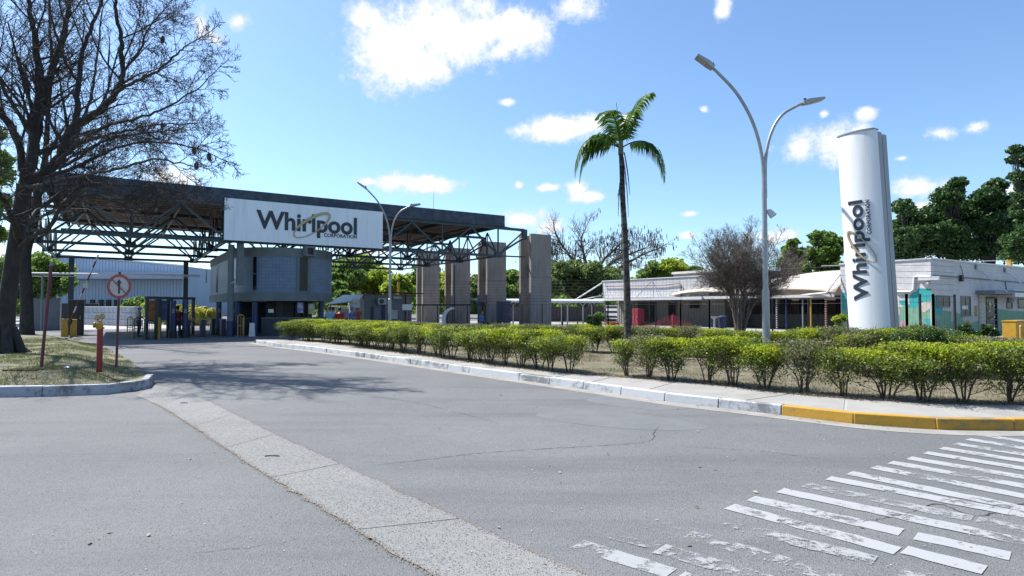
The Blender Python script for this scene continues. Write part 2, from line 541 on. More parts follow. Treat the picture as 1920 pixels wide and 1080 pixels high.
def paint_material(name, col, wear=0.5, scale=9.0, under=None):
    """road or kerb paint: worn through where the noise says so"""
    m = bpy.data.materials.new(name); m.use_nodes = True
    t = m.node_tree; b = t.nodes['Principled BSDF']; b.inputs['Roughness'].default_value = 0.75
    c = N(t, 'ShaderNodeTexCoord')
    n = N(t, 'ShaderNodeTexNoise', inp={'Scale': scale, 'Detail': 9.0, 'Roughness': 0.72}); t.links.new(c.outputs['Object'], n.inputs['Vector'])
    n3 = N(t, 'ShaderNodeTexNoise', inp={'Scale': scale * 0.16, 'Detail': 3.0}); t.links.new(c.outputs['Object'], n3.inputs['Vector'])
    n4 = N(t, 'ShaderNodeTexNoise', inp={'Scale': 130.0, 'Detail': 2.0}); t.links.new(c.outputs['Object'], n4.inputs['Vector'])
    ad = N(t, 'ShaderNodeMath', operation='MULTIPLY_ADD'); ad.inputs[1].default_value = 0.9
    t.links.new(n3.outputs[0], ad.inputs[0]); t.links.new(n.outputs[0], ad.inputs[2])
    ad2 = N(t, 'ShaderNodeMath', operation='MULTIPLY_ADD'); ad2.inputs[1].default_value = 0.35
    t.links.new(n4.outputs[0], ad2.inputs[0]); t.links.new(ad.outputs[0], ad2.inputs[2])
    r = N(t, 'ShaderNodeMapRange'); r.inputs['From Min'].default_value = 1.125 + wear; r.inputs['From Max'].default_value = 1.23 + wear
    r.inputs['To Min'].default_value = .94; r.inputs['To Max'].default_value = 0.05
    t.links.new(ad2.outputs[0], r.inputs['Value'])
    x = N(t, 'ShaderNodeMix', data_type='RGBA')
    x.inputs[6].default_value = (*(q * 0.82 for q in col), 1); x.inputs[7].default_value = (*col, 1)
    t.links.new(n4.outputs[0], x.inputs[0])
    if under:
        y = N(t, 'ShaderNodeMix', data_type='RGBA'); t.links.new(r.outputs[0], y.inputs[0])
        y.inputs[6].default_value = (*under, 1); t.links.new(x.outputs[2], y.inputs[7]); t.links.new(y.outputs[2], b.inputs['Base Color'])
        bp = N(t, 'ShaderNodeBump', inp={'Strength': 0.5, 'Distance': 0.02}); t.links.new(n.outputs[0], bp.inputs['Height']); t.links.new(bp.outputs[0], b.inputs['Normal'])
    else:
        t.links.new(x.outputs[2], b.inputs['Base Color']); t.links.new(r.outputs[0], b.inputs['Alpha'])
    return m


M['stripe'] = paint_material('crossing_paint', (0.33, 0.34, 0.352), 0.065, 10)
M['stripe_worn'] = paint_material('worn_crossing_paint', (0.30, 0.31, 0.32), -0.07, 10)
M['stripe_faint'] = paint_material('nearly_gone_crossing_paint', (0.28, 0.29, 0.30), -0.16, 12)
M['kerb_white'] = paint_material('whitewashed_kerb', (0.48, 0.50, 0.52), 0.02, 3.6, under=(0.15, 0.155, 0.16))
M['kerb_grey'] = paint_material('faded_kerb_wash', (0.38, 0.40, 0.44), 0.03, 5.5, under=(0.14, 0.135, 0.14))
M['kerb_yellow'] = paint_material('yellow_kerb', (0.47, 0.255, 0.02), 0.045, 4, under=(0.2, 0.15, 0.08))
M['gutter_plain'] = mat('gutter_concrete', (0.335, 0.34, 0.345), 0.9, (0.225, 0.23, 0.235), 2.4, 9, bump=0.7, bscale=70, c0=0.42, c1=0.6, dirt=(0.26, 0.23, 0.19), dscale=1.6)
M['gutter2'] = mat('edge_gutter_concrete', (0.34, 0.325, 0.30), 0.9, (0.24, 0.23, 0.215), 2.2, 8, bump=0.5, bscale=60)
M['crack'] = mat('crack_filler', (0.05, 0.047, 0.045), 0.9)
M['soil'] = mat('dry_lawn_soil', (0.21, 0.175, 0.12), 0.95, (0.105, 0.10, 0.06), 2.2, 9, bump=0.8, bscale=30, dirt=(0.07, 0.09, 0.035), dscale=1.0)
M['soil_left'] = mat('worn_verge_soil', (0.22, 0.19, 0.13), 0.95, (0.11, 0.12, 0.055), 1.2, 9, bump=0.8, bscale=30, dirt=(0.045, 0.075, 0.022), dscale=0.8)
M['earth'] = mat('far_ground', (0.10, 0.11, 0.06), 0.95, (0.16, 0.13, 0.09), 0.05, 6)
M['rust'] = mat('rust_stained_silt', (0.33, 0.25, 0.17), 0.95, (0.16, 0.12, 0.085), 20, 6, bump=0.6)

# wide terrain, then the asphalt on it
b = MB(); b.quad((-2500, -600, -0.12), (2500, -600, -0.12), (2500, 3500, -0.12), (-2500, 3500, -0.12))
b.build('ground', M['earth'], kind='structure')
b = MB(); b.quad((-120, -60, 0), (120, -60, 0), (120, 150, 0), (-120, 150, 0))
b.build('road', M['asphalt'], kind='structure')


def wander_(p):
    from mathutils import noise
    return Vector((noise.noise(p * 3) * .05, noise.noise(p * 3 + Vector((5, 0, 0))) * .05, 0))


def smooth(pts, n=6):
    """Catmull-Rom through ground points"""
    out = []
    P = [pts[0]] + list(pts) + [pts[-1]]
    for i in range(1, len(P) - 2):
        for k in range(n):
            t = k / n
            a, b_, c, d = P[i - 1], P[i], P[i + 1], P[i + 2]
            out.append(0.5 * ((2 * b_) + (c - a) * t + (2 * a - 5 * b_ + 4 * c - d) * t * t + (3 * b_ - a - 3 * c + d) * t ** 3))
    out.append(P[-2])
    return out


def resample(pts, step):
    out = [pts[0].copy()]; acc = 0
    for a, b_ in zip(pts, pts[1:]):
        L = (b_ - a).length
        while acc + L >= step:
            t = (step - acc) / L
            a = a.lerp(b_, t); L = (b_ - a).length; acc = 0
            out.append(a.copy())
        acc += L
    return out


def offset(pts, d):
    """shift a ground line sideways, positive to its left"""
    out = []
    for i, p in enumerate(pts):
        t = (pts[min(i + 1, len(pts) - 1)] - pts[max(i - 1, 0)]); t.z = 0; t.normalize()
        out.append(p + Vector((-t.y, t.x, 0)) * d)
    return out


# the right hand block: kerb line from the gate to the crossing
kpx = [(478, 643), (520, 650), (580, 657), (700, 673), (830, 692), (960, 711), (1100, 731), (1250, 753), (1400, 771), (1500, 783), (1640, 799), (1780, 807), (1915, 808)]
kpts = [G(*q) for q in kpx]
e = kpts[-1] - kpts[-2]; e.normalize()
kpts += [kpts[-1] + Vector((2.2, 0.12, 0)), kpts[-1] + Vector((5, .7, 0)), kpts[-1] + Vector((9, 2.5, 0)), kpts[-1] + Vector((24, 11, 0))]
kline = smooth(kpts, 10)
KERB_H = 0.15


def kerb_stones(line, step, name_label, matf, h=KERB_H, w=0.15, gap=0.005, root_name='kerb', side=1, seed=3):
    root = thing(root_name, None, None, (0, 0, 0)); tagged(root, kind='structure')
    st = resample(line, step)
    rr = random.Random(seed)
    for i, (a, c) in enumerate(zip(st, st[1:])):
        d = (c - a); L = d.length; d.normalize()
        n = Vector((-d.y, d.x, 0)) * side
        hh = h + rr.uniform(-0.008, 0.008)
        a2 = a + d * gap; c2 = c - d * gap
        sh = n * rr.uniform(-0.008, 0.008)
        bm = MB()
        vs = [a2 + sh, c2 + sh, c2 + n * w, a2 + n * w]
        top = [a2 + n * 0.025 + sh + Vector((0, 0, hh)), c2 + n * 0.025 + sh + Vector((0, 0, hh)), c2 + n * w + Vector((0, 0, hh)), a2 + n * w + Vector((0, 0, hh))]
        bm.add([v - Vector((0, 0, 0.05)) for v in vs] + top, [(0, 3, 2, 1), (4, 5, 6, 7), (0, 1, 5, 4), (1, 2, 6, 5), (2, 3, 7, 6), (3, 0, 4, 7)])
        if side < 0:
            bm.f = [tuple(reversed(f)) for f in bm.f]
        bm.build('kerb_stone', matf(a, i), root, bevel=0.016, smooth=True, angle=50)
    # mortar under and between the stones
    line = st
    ins = offset(line, side * 0.06); ous = offset(line, side * (w - 0.005))
    bm = MB()
    for i in range(len(line) - 1):
        q = [ins[i], ins[i + 1], ous[i + 1], ous[i]]
        k = len(bm.v)
        bm.v += [tuple(x - Vector((0, 0, .04))) for x in q] + [tuple(x + Vector((0, 0, h - 0.022))) for x in q]
        bm.f += [(k + 4, k + 5, k + 6, k + 7), (k, k + 1, k + 5, k + 4), (k + 2, k + 3, k + 7, k + 6)]
    bm.build('kerb_mortar', M['crack'], root)
    return root


ysplit = G(1495, 783).x
kerb_stones(kline, 1.0, '', lambda a, i: M['kerb_yellow'] if a.x > ysplit - 0.5 else M['kerb_white'], w=0.16)

# gutter strip in front of the kerb
go = offset(kline, -0.33)
b = MB()
for i in range(len(kline) - 1):
    b.quad(kline[i] + Vector((0, 0, .004)) + Vector((0, 0, 0)), go[i] + Vector((0, 0, .004)), go[i + 1] + Vector((0, 0, .004)), kline[i + 1] + Vector((0, 0, .004)))
b.build('gutter_strip', M['gutter2'], kind='structure')

# pavement between kerb and hedge, slab by slab
spx = [(545, 637), (620, 644), (700, 655), (830, 672), (960, 689), (1060, 700), (1180, 709), (1300, 718), (1420, 731), (1500, 741), (1600, 748), (1720, 755), (1800, 758), (1915, 760)]
spts = [G(x, y, 0.15) for x, y in spx]
spts += [spts[-1] + Vector((3, .2, 0)), spts[-1] + Vector((8, 2.4, 0)), spts[-1] + Vector((24, 11, 0))]
sline = smooth(spts, 8)
kin = [p + Vector((0, 0, .0)) for p in offset(kline, 0.16)]


def para(line, t):
    """point at fraction t of the length"""
    Ls = [0]
    for a, c in zip(line, line[1:]): Ls.append(Ls[-1] + (c - a).length)
    T = t * Ls[-1]
    for i in range(len(line) - 1):
        if Ls[i + 1] >= T:
            return line[i].lerp(line[i + 1], (T - Ls[i]) / max(1e-6, Ls[i + 1] - Ls[i]))
    return line[-1]


pav = thing('pavement', None, None); tagged(pav, kind='structure')
b = MB()
NS = 150
ka = [para(kin, i / NS) for i in range(NS + 1)]; sa = []
for q in ka:                     # nearest point of the hedge side line, straight across
    sa.append(min(sline, key=lambda z: (z.x - q.x) ** 2 + (z.y - q.y) ** 2))
for i in range(NS):
    b.quad(Vector((*ka[i].xy, .1425)), Vector((*ka[i + 1].xy, .1425)), Vector((*sa[i + 1].xy, .1425)), Vector((*sa[i].xy, .1425)))
b.build('slab_bed', M['joint'], pav)
rr = random.Random(5)
cuts = []
i = 0
while i < NS:
    cuts.append(i); i += rr.choice([3, 4, 4, 5])
cuts.append(NS)
for a, c in zip(cuts, cuts[1:]):
    b = MB()
    lo = [ka[j].copy() for j in range(a, c + 1)]; hi = [sa[j].copy() for j in range(a, c + 1)]
    dd = (lo[-1] - lo[0]).normalized() * 0.02
    lo[0] += dd; hi[0] += dd; lo[-1] -= dd; hi[-1] -= dd
    z = 0.149 + rr.uniform(-0.0015, 0.0015)
    for j in range(len(lo) - 1):
        b.quad(Vector((*lo[j].xy, z)), Vector((*lo[j + 1].xy, z)), Vector((*hi[j + 1].xy, z)), Vector((*hi[j].xy, z)))
    b.quad(Vector((*lo[0].xy, z)), Vector((*hi[0].xy, z)), Vector((*hi[0].xy, z - .008)), Vector((*lo[0].xy, z - .008)))
    b.build('paving_slab', M['pave'], pav)

# lawn behind the pavement: everything up to the buildings
lawn_poly = [q.copy() for q in sline] + [Vector((60, 60, .15)), W(40, 62, .15), W(13.2, 62, .15), W(13.2, 36, .15)]
b = MB()
back = [W(13.2, 36), W(13.5, 45), W(20, 60), W(40, 60), Vector((70, 45, 0))]
bm_ = bmesh.new()
vs = [bm_.verts.new((p.x, p.y, 0.143)) for p in lawn_poly]
fc = bm_.faces.new(vs)
bmesh.ops.triangulate(bm_, faces=[fc])
me = bpy.data.meshes.new('lawn'); bm_.to_mesh(me); bm_.free(); me.materials.append(M['soil'])
for p_ in me.polygons:
    if p_.normal.z < 0: p_.flip()
place(me, 'lawn', kind='structure')
# step down to the gate apron at the lawn's left end
b = MB(); b.bar(kline[0] + Vector((0, 0, .07)), Vector((*sline[0].xy, .07)), 0.12, 0.15)
b.bar(Vector((*sline[0].xy, .07)), W(13.2, 36, .07), 0.12, 0.15); b.bar(W(13.2, 36, .07), W(13.2, 62, .07), 0.12, 0.15)
b.build('edge_kerb', M['gutter2'], kind='structure')

# service court behind the hedges: light concrete path at the buildings
b = MB(); b.add([W(13.4, 37.5, .15), W(27.5, 33, .15), W(38.0, 29, .15), W(38.0, 60, .15), W(13.4, 60, .15)], [(0, 1, 2, 3, 4)])
b.build('court_paving', M['pave'], kind='structure')
b = MB(); b.add([W(31.8, 13.0, .15), W(60, 10.5, .15), W(60, 30, .15), W(37.9, 30, .15), W(31, 21, .15)], [(0, 1, 2, 3, 4)])
b.build('path', M['pave'], kind='structure')
# bright loading yard beyond the gate
b = MB(); b.add([W(-60, 55.5, .006), W(5.0, 55.5, .006), W(5.0, 110, .006), W(-60, 110, .006)], [(0, 1, 2, 3)])
b.build('loading_yard', M['yard'], kind='structure')

# ---- left verge: mounded grass behind its own kerb
lk_px = [(-330, 742), (-160, 746), (0, 745), (70, 744), (130, 742), (190, 740), (235, 737), (268, 733), (287, 724), (290, 716)]
lk = smooth([G(*q) for q in lk_px], 8)
kerb_stones(lk, 1.05, '', lambda a, i: M['kerb_grey'], h=0.19, w=0.16, root_name='verge_kerb', seed=9)
gpx = [(290, 716), (262, 690), (232, 672), (205, 657), (182, 648), (150, 638), (120, 633)]
gl = smooth([G(*q) for q in gpx], 6)
inner = offset(lk, 0.16)
ring = [Vector((*q.xy, 0)) for q in inner] + [Vector((*q.xy, 0)) for q in gl[3:]] + [Vector((-40, 31, 0)), Vector((-40, 12, 0))]


def inside(x, y, poly):
    r = False; j = len(poly) - 1
    for i in range(len(poly)):
        a, b_ = poly[i], poly[j]
        if (a.y > y) != (b_.y > y) and x < (b_.x - a.x) * (y - a.y) / (b_.y - a.y) + a.x:
            r = not r
        j = i
    return r


def edge_dist(x, y, poly):
    best = 1e9; p = Vector((x, y))
    for i in range(len(poly)):
        a = poly[i].xy; b_ = poly[(i + 1) % len(poly)].xy
        ab = b_ - a
        t = max(0, min(1, (p - a).dot(ab) / max(1e-9, ab.length_squared)))
        best = min(best, (a + ab * t - p).length)
    return best


from mathutils import noise as mn
front_edge = [q.xy for q in inner]


def verge_z(x, y):
    d = edge_dist(x, y, ring)
    df = min((Vector((x, y)) - q).length for q in front_edge)
    e = min(1, d / 1.6); e = e * e * (3 - 2 * e)
    zf = 0.17 * max(0, 1 - df / 0.8)
    return 0.01 + max(zf, 0.30 * e) + 0.04 * mn.noise(Vector((x * 0.7, y * 0.7, 0))) * min(1, d)


bm_ = bmesh.new()
vs = [bm_.verts.new((p.x, p.y, 0.17 if i < len(inner) else 0.012)) for i, p in enumerate(ring)]
gx = np.arange(-39, -6, 0.3); gy = np.arange(12, 31, 0.3)
inn = []
for x in gx:
    for y in gy:
        if inside(x, y, ring) and edge_dist(x, y, ring) > 0.12:
            inn.append((x, y))
from mathutils.geometry import delaunay_2d_cdt
allp = [p.xy for p in ring] + [Vector(q) for q in inn]
n0 = len(ring)
res = delaunay_2d_cdt(allp, [(i, (i + 1) % n0) for i in range(n0)], [], 1, 1e-5)
bm_.free()
verts = []
for k, v in enumerate(res[0]):
    oi = [q for q in res[3][k]]
    if oi and oi[0] < len(inner): z = 0.17
    elif oi and oi[0] < n0: z = 0.012
    else: z = verge_z(v.x, v.y)
    verts.append((v.x, v.y, z))
me = bpy.data.meshes.new('verge'); me.from_pydata(verts, [], res[2]); me.materials.append(M['soil_left'])
me.polygons.foreach_set('use_smooth', [True] * len(me.polygons))
me.update()
place(me, 'verge', kind='structure')

# ---- valley gutter across the roadway
gl_px = [(255, 742), (300, 762), (345, 790), (420, 840), (500, 892), (600, 952), (700, 1015), (820, 1088), (960, 1180)]
gr_px = [(290, 722), (345, 735), (400, 757), (520, 816), (620, 861), (760, 927), (900, 990), (1110, 1086), (1330, 1190)]
L_ = smooth([G(*q) for q in gl_px], 8); R_ = smooth([G(*q) for q in gr_px], 8)
vg = thing('valley_gutter', None, None); tagged(vg, kind='structure')
rr = random.Random(8)
NG = 60
La = [para(L_, i / NG) for i in range(NG + 1)]; Ra = [para(R_, i / NG) for i in range(NG + 1)]
jit = [(mn.noise(Vector((i * .9, 3, 0))) * .06, mn.noise(Vector((i * .9, 9, 0))) * .045) for i in range(NG + 1)]
for i in range(NG + 1):
    w_ = (Ra[i] - La[i]).normalized()
    La[i] = La[i] + w_ * jit[i][0]; Ra[i] = Ra[i] + w_ * jit[i][1]
cuts = [0, 9, 22, 31, 40, 50, NG]
for a, c in zip(cuts, cuts[1:]):
    b = MB()
    for j in range(a, c):
        g0 = 0.02 if j == a else 0
        p = [La[j], La[j + 1], Ra[j + 1], Ra[j]]
        if j == a and a:
            p[0] = La[j].lerp(La[j + 1], .06); p[3] = Ra[j].lerp(Ra[j + 1], .06)
        m0 = p[0].lerp(p[3], .5); m1 = p[1].lerp(p[2], .5)
        zt = Vector((0, 0, .006)); zm = Vector((0, 0, .004))
        b.quad(p[0] + zt, m0 + zm, m1 + zm, p[1] + zt)
        b.quad(m0 + zm, p[3] + zt, p[2] + zt, m1 + zm)
    for f in range(len(b.f)):
        b.f[f] = tuple(b.f[f])
    b.build('gutter_slab', M['gutter'], vg)
# silt along the gutter edges
b = MB(); rr = random.Random(12)
for line, sgn in ((La, -1), (Ra, 1)):
    for i in range(8, NG):
        for k in range(46):
            t = rr.random(); p = line[i].lerp(line[i - 1], t)
            sp = rr.gauss(0, 0.022) if sgn < 0 else rr.gauss(0, 0.014)
            dd = (line[i] - line[i - 1]).normalized(); n = Vector((-dd.y, dd.x, 0))
            q = p + n * sp; r0 = rr.uniform(.002, .008) * (1 if sgn < 0 else .8)
            a0 = rr.uniform(0, 6)
            b.add([q + Vector((r0 * math.cos(a0 + a), r0 * math.sin(a0 + a), .0085)) for a in (0, 1.8, 3.2, 4.6)] + [q + Vector((0, 0, .0085 + r0 * .35))],
                  [(0, 1, 4), (1, 2, 4), (2, 3, 4), (3, 0, 4)])
b.build('silt', M['rust'], kind='stuff')

# ---- cracks in the asphalt
def crack(pxs, w, seed):
    rr = random.Random(seed)
    pts = resample(smooth([G(*q) for q in pxs], 6), 0.045)
    pts = [p + Vector((rr.uniform(-1, 1), rr.uniform(-1, 1), 0)) * 0.014 for p in pts]
    bb = MB()
    wa = [w * rr.uniform(.2, 1.2) * min(1, i / 12, (len(pts) - 1 - i) / 12) for i in range(len(pts))]
    for i in range(len(pts) - 1):
        d = (pts[i + 1] - pts[i]).normalized(); n = Vector((-d.y, d.x, 0))
        z = Vector((0, 0, .0045))
        bb.quad(pts[i] - n * wa[i] + z, pts[i + 1] - n * wa[i + 1] + z, pts[i + 1] + n * wa[i + 1] + z, pts[i] + n * wa[i] + z)
    return bb


cr = thing('road_cracks', None, None); tagged(cr, kind='structure')
for i, (q, w_) in enumerate([([(680, 875), (800, 862), (900, 850), (1020, 842), (1120, 836), (1215, 828), (1228, 808), (1240, 797)], .006),
                             ([(1560, 985), (1640, 975), (1720, 957), (1760, 945), (1830, 968), (1900, 950), (1990, 925)], .007),
                             ([(330, 1040), (470, 1026), (560, 1012)], .004),
                             ([(1240, 836), (1420, 846), (1600, 870)], .004),
                             ([(560, 730), (760, 752), (960, 800)], .004)]):
    crack(q, w_, i).build('crack', M['crack'], cr)

# repaired patches: slightly darker asphalt laid in irregular pieces
M['patch'] = mat('asphalt_patch', (0.135, 0.143, 0.152), 0.85, (0.17, 0.178, 0.187), 1.8, 8, bump=0.5, bscale=120)
pt = thing('asphalt_patches', None, None); tagged(pt, kind='structure')
for i, q in enumerate([[(1010, 762), (1180, 775), (1330, 800), (1210, 806), (1020, 785)], [(1130, 742), (1290, 764), (1220, 768), (1100, 752)]]):
    ps_ = smooth([G(*a) for a in q] + [G(*q[0])], 10)
    b = MB(); b.add([p + wander_(p) + Vector((0, 0, .002)) for p in ps_[:-1]], [tuple(range(len(ps_) - 1))])
    if (ps_[10] - ps_[0]).cross(ps_[20] - ps_[0]).z < 0: b.f = [tuple(reversed(f)) for f in b.f]
    b.build('patch', M['patch'], pt)

# ---- zebra crossing
S_ = 2.2326
def zp(x, y): return G(1060 + x / S_, 780 + y / S_)
stripes = [((1760, 78), (2300, 160), 0), ((1700, 94), (2300, 190), 0), ((1645, 113), (2300, 214), 0), ((1585, 131), (2300, 242), 0), ((1520, 150), (2300, 275), 0),
           ((1450, 171), (2300, 312), 0), ((1375, 189), (2300, 352), 0), ((1305, 209), (2300, 400), 0), ((1205, 233), (2300, 455), 0),
           ((1115, 254), (1865, 394), 0), ((1842, 388), (2300, 470), 0), ((1020, 281), (1712, 420), 1), ((1735, 424), (2300, 540), 1),
           ((915, 304), (1640, 455), 0), ((1600, 447), (2300, 596), 0), ((795, 336), (1420, 474), 0), ((1478, 488), (1868, 572), 0),
           ((710, 370), (1410, 552), 0), ((1436, 547), (1768, 632), 0), ((800, 466), (1310, 590), 1), ((1425, 632), (1900, 760), 1),
           ((540, 484), (960, 600), 1), ((975, 612), (1500, 760), 1), ((420, 540), (1050, 720), 1), ((200, 476), (420, 530), 2), ((80, 522), (470, 640), 1),
           ((500, 655), (900, 780), 1), ((540, 396), (760, 448), 2), ((380, 432), (560, 474), 2), ((940, 700), (1600, 880), 1)]
zc = thing('pedestrian_crossing', None, None); tagged(zc, kind='structure')
rr = random.Random(21)
for si, (a, c, worn) in enumerate(stripes):
    A = zp(*a); B = zp(*c)
    d = (B - A); L = d.length; d.normalize(); n = Vector((-d.y, d.x, 0))
    A = A - n * 0.0; steps = max(6, int(L / 0.07))
    wdt = 0.18
    b = MB(); z = Vector((0, 0, .0042 + .0006 * (si % 5)))
    row = []
    for i in range(steps + 1):
        p = A + d * (L * i / steps)
        row.append((p - n * (wdt + mn.noise(p * 7) * .016 + rr.uniform(-.006, .006)) + z, p + n * (mn.noise(p * 6 + Vector((9, 0, 0))) * .014 + rr.uniform(-.006, .006)) + z))
    for i in range(steps):
        b.quad(row[i][0], row[i + 1][0], row[i + 1][1], row[i][1])
    b.build('crossing_stripe', M[('stripe', 'stripe_worn', 'stripe_faint')[worn]], zc)

# ------------------------------------------------------------------ lettering
def text_mesh(txt, x0, x1, z0, cap, depth=0.02, bold=0.012, spacing=1.0, map_=None):
    """upright letters in the local x/z plane, facing -y; fitted to the width, cap height = height of the first letter"""
    cu = bpy.data.curves.new('txt', 'FONT')
    cu.body = txt; cu.size = 1; cu.extrude = depth / 2; cu.offset = bold; cu.space_character = spacing
    cu.resolution_u = 6
    ob = bpy.data.objects.new('txt', cu); COL.objects.link(ob)
    dg = bpy.context.evaluated_depsgraph_get()
    me = bpy.data.meshes.new_from_object(ob.evaluated_get(dg))
    c2 = bpy.data.curves.new('txt', 'FONT'); c2.body = txt[0]; c2.size = 1; c2.offset = bold
    o2 = bpy.data.objects.new('txt', c2); COL.objects.link(o2)
    dg = bpy.context.evaluated_depsgraph_get()
    m2 = bpy.data.meshes.new_from_object(o2.evaluated_get(dg))
    ch = max(v.co.y for v in m2.vertices)
    bpy.data.objects.remove(ob); bpy.data.objects.remove(o2); bpy.data.meshes.remove(m2)
    xs = [v.co.x for v in me.vertices]; a, b_ = min(xs), max(xs)
    sx = (x1 - x0) / (b_ - a); sz = cap / ch
    for v in me.vertices:
        x, y, z = v.co
        q = (x0 + (x - a) * sx, -z, z0 + y * sz)
        v.co = map_(*q) if map_ else q
    me.update()
    return me


def ring_mb(cx, cz, a, b_, tilt, w0, w1, y0, y1, n=90, map_=None):
    """flat elliptical ring, thicker along its lower sweep"""
    m = MB()
    for i in range(n):
        t = 2 * PI * i / n
        # width swells at one end of the sweep
        w = w0 + (w1 - w0) * (0.5 - 0.5 * math.cos(t - 4.0)) ** 1.4
        ct, st = math.cos(t), math.sin(t)
        for r in (1, 1 - w / b_):
            x = (a - (0 if r == 1 else w)) * ct; z = (b_ - (0 if r == 1 else w)) * st
            X = cx + x * math.cos(tilt) - z * math.sin(tilt); Z = cz + x * math.sin(tilt) + z * math.cos(tilt)
            for y in (y0, y1):
                q = (X, y, Z)
                m.v.append(tuple(map_(*q)) if map_ else q)
    for i in range(n):
        k = 4 * i; j = 4 * ((i + 1) % n)
        m.f += [(k, j, j + 2, k + 2), (k + 1, k + 3, j + 3, j + 1), (k, k + 1, j + 1, j), (k + 2, j + 2, j + 3, k + 3)]
    return m


# ------------------------------------------------------------------ gate canopy
P0 = 37.0
S_L, S_R = -3.3, 23.4
PB = 54.5
can = thing('gate_canopy', 'long flat gate roof on grey-green steel lattice girders above the gatehouse', 'canopy', W(0, P0), A33)
ZT, ZB = 8.36, 7.56
b = MB(); b.box(S_L, S_R, 0, 0.12, ZB, ZT); b.build('fascia', M['fascia'], can, label='weathered dark blue-grey fascia along the front edge')
b = MB(); b.box(S_R - 0.12, S_R, 0.123, PB - P0, ZB, ZT); b.build('side_fascia', M['fascia'], can)
b = MB(); b.box(S_L, S_L + 0.12, 0.123, PB - P0, ZB, ZT); b.build('side_fascia', M['fascia'], can)
b = MB(); b.box(S_L + 0.13, S_R - 0.13, 0.13, PB - P0, ZB + 0.32, ZB + 0.42); b.build('roof_deck', M['deck'], can)
# deck troughs hang under the deck
y = 0.35
while y < PB - P0 - .4:
    b = MB(); b.box(S_L + 0.2, S_R - 0.2, y, y + 0.62, ZB + 0.2, ZB + 0.317)
    b.build('roof_panel', M['deck'], can)
    y += 0.92
for k in range(7):
    s = S_L + 0.6 + k * 4.35
    b = MB(); b.box(s, s + 0.14, 0.2, PB - P0 - .2, ZB - 0.02, ZB + 0.19); b.build('purlin', M['truss'], can)

TOPZ, BOTZ = 7.45, 5.42
top_nodes = [25.2 - 4.5 * k for k in range(8)][:7]
bot_nodes = [22.95 - 4.5 * k for k in range(7)]
planes = [0.2, 6.2, 12.3, 18.4]
for pi_, dy in enumerate(planes):
    tr = MB(); tr.bar((S_L - 0.5, dy, TOPZ), (25.2, dy, TOPZ), 0.16, 0.18)
    t = tr.build('truss', M['truss'], can)
    b = MB(); b.bar((S_L - .8, dy, BOTZ), (22.95, dy, BOTZ), 0.16, 0.17); b.build('bottom_chord', M['truss'], t)
    for s in bot_nodes:
        b = MB(); b.bar((s, dy, BOTZ + .08), (s, dy, TOPZ - .09), 0.09); b.build('post', M['truss'], t)
        b = MB(); b.box(s - .28, s + .28, dy - .11, dy + .11, BOTZ - .12, BOTZ + .2); b.build('gusset', M['truss'], t)
        for s2 in (s - 2.25, s + 2.25):
            b = MB(); b.bar((s, dy, BOTZ + .08), (s2, dy, TOPZ - .09), 0.11); b.build('brace', M['truss'], t)
# cross girders between the truss planes, triangular lattice
for s in bot_nodes[::2]:
    tr = MB(); tr.bar((s, planes[0] + .1, BOTZ - .02), (s, planes[-1], BOTZ - .02), 0.11, 0.12)
    t = tr.build('cross_girder', M['truss'], can)
    y = planes[0]; k = 0
    while y < planes[-1] - 0.2:
        for (ya, za, yb, zb) in ((y, BOTZ, y + 1.525, TOPZ - .2), (y + 1.525, TOPZ - .2, y + 3.05, BOTZ)):
            b = MB(); b.bar((s, ya, za), (s, yb, zb), 0.075); b.build('brace', M['truss'], t)
        b = MB(); b.bar((s, y + 1.525, BOTZ + .02), (s, y + 1.525, TOPZ - .2), 0.055); b.build('post', M['truss'], t)
        y += 3.05
for s in (-1.8, 2.7, 7.2, 11.7, 16.2, 20.7):
    b = MB(); b.bar((s, planes[0] + .1, TOPZ - .12), (s, planes[-1], TOPZ - .12), 0.11)
    t = b.build('tie_beam', M['truss'], can)
    for (ya, yb) in zip(planes, planes[1:]):
        b = MB(); b.bar((s, ya, TOPZ - .2), (s - 2.25, yb, BOTZ + .1), 0.07); b.build('brace', M['truss'], t)
        b = MB(); b.bar((s, ya, TOPZ - .2), (s + 2.25, yb, BOTZ + .1), 0.07); b.build('brace', M['truss'], t)
# legs standing at the left end and beside the gatehouse
for (s, dy) in ((-3.1, 18.4), (4.4, 18.4)):
    b = MB(); b.box(s - .17, s + .17, dy - .17, dy + .17, 0, BOTZ - .1); b.build('leg', M['truss'], can)
# tie rods over the round tower front
b = MB(); b.bar((22.95, .2, BOTZ), (25.3, .2, BOTZ + .02), .1); b.build('strut', M['truss'], can)
for dy in planes:
    b = MB(); b.bar((22.95, dy, BOTZ + .1), (25.35, dy, 6.95), .13); b.build('strut', M['truss'], can)
    b = MB(); b.box(25.05, 25.45, dy - .12, dy + .12, 6.75, 7.5); b.build('bearing', M['truss'], can)
b = MB(); b.bar((S_R, .2, 7.55), (25.3, .2, 7.36), .12); b.build('strut', M['truss'], can)

# whip antenna on the roof
s, z = on_p(813, 385, P0 + 6)
b = MB(); b.tube([(0, 0, 0), (0, 0, 1.2)], .03, 6); b.tube([(0, 0, 1.2), (.02, 0, 3.1)], [.018, .008], 5)
b.build('antenna', M['dark'], None, W(s, P0 + 6, ZT - .35), A33, label='thin whip antenna standing on the gate roof', cat='antenna')

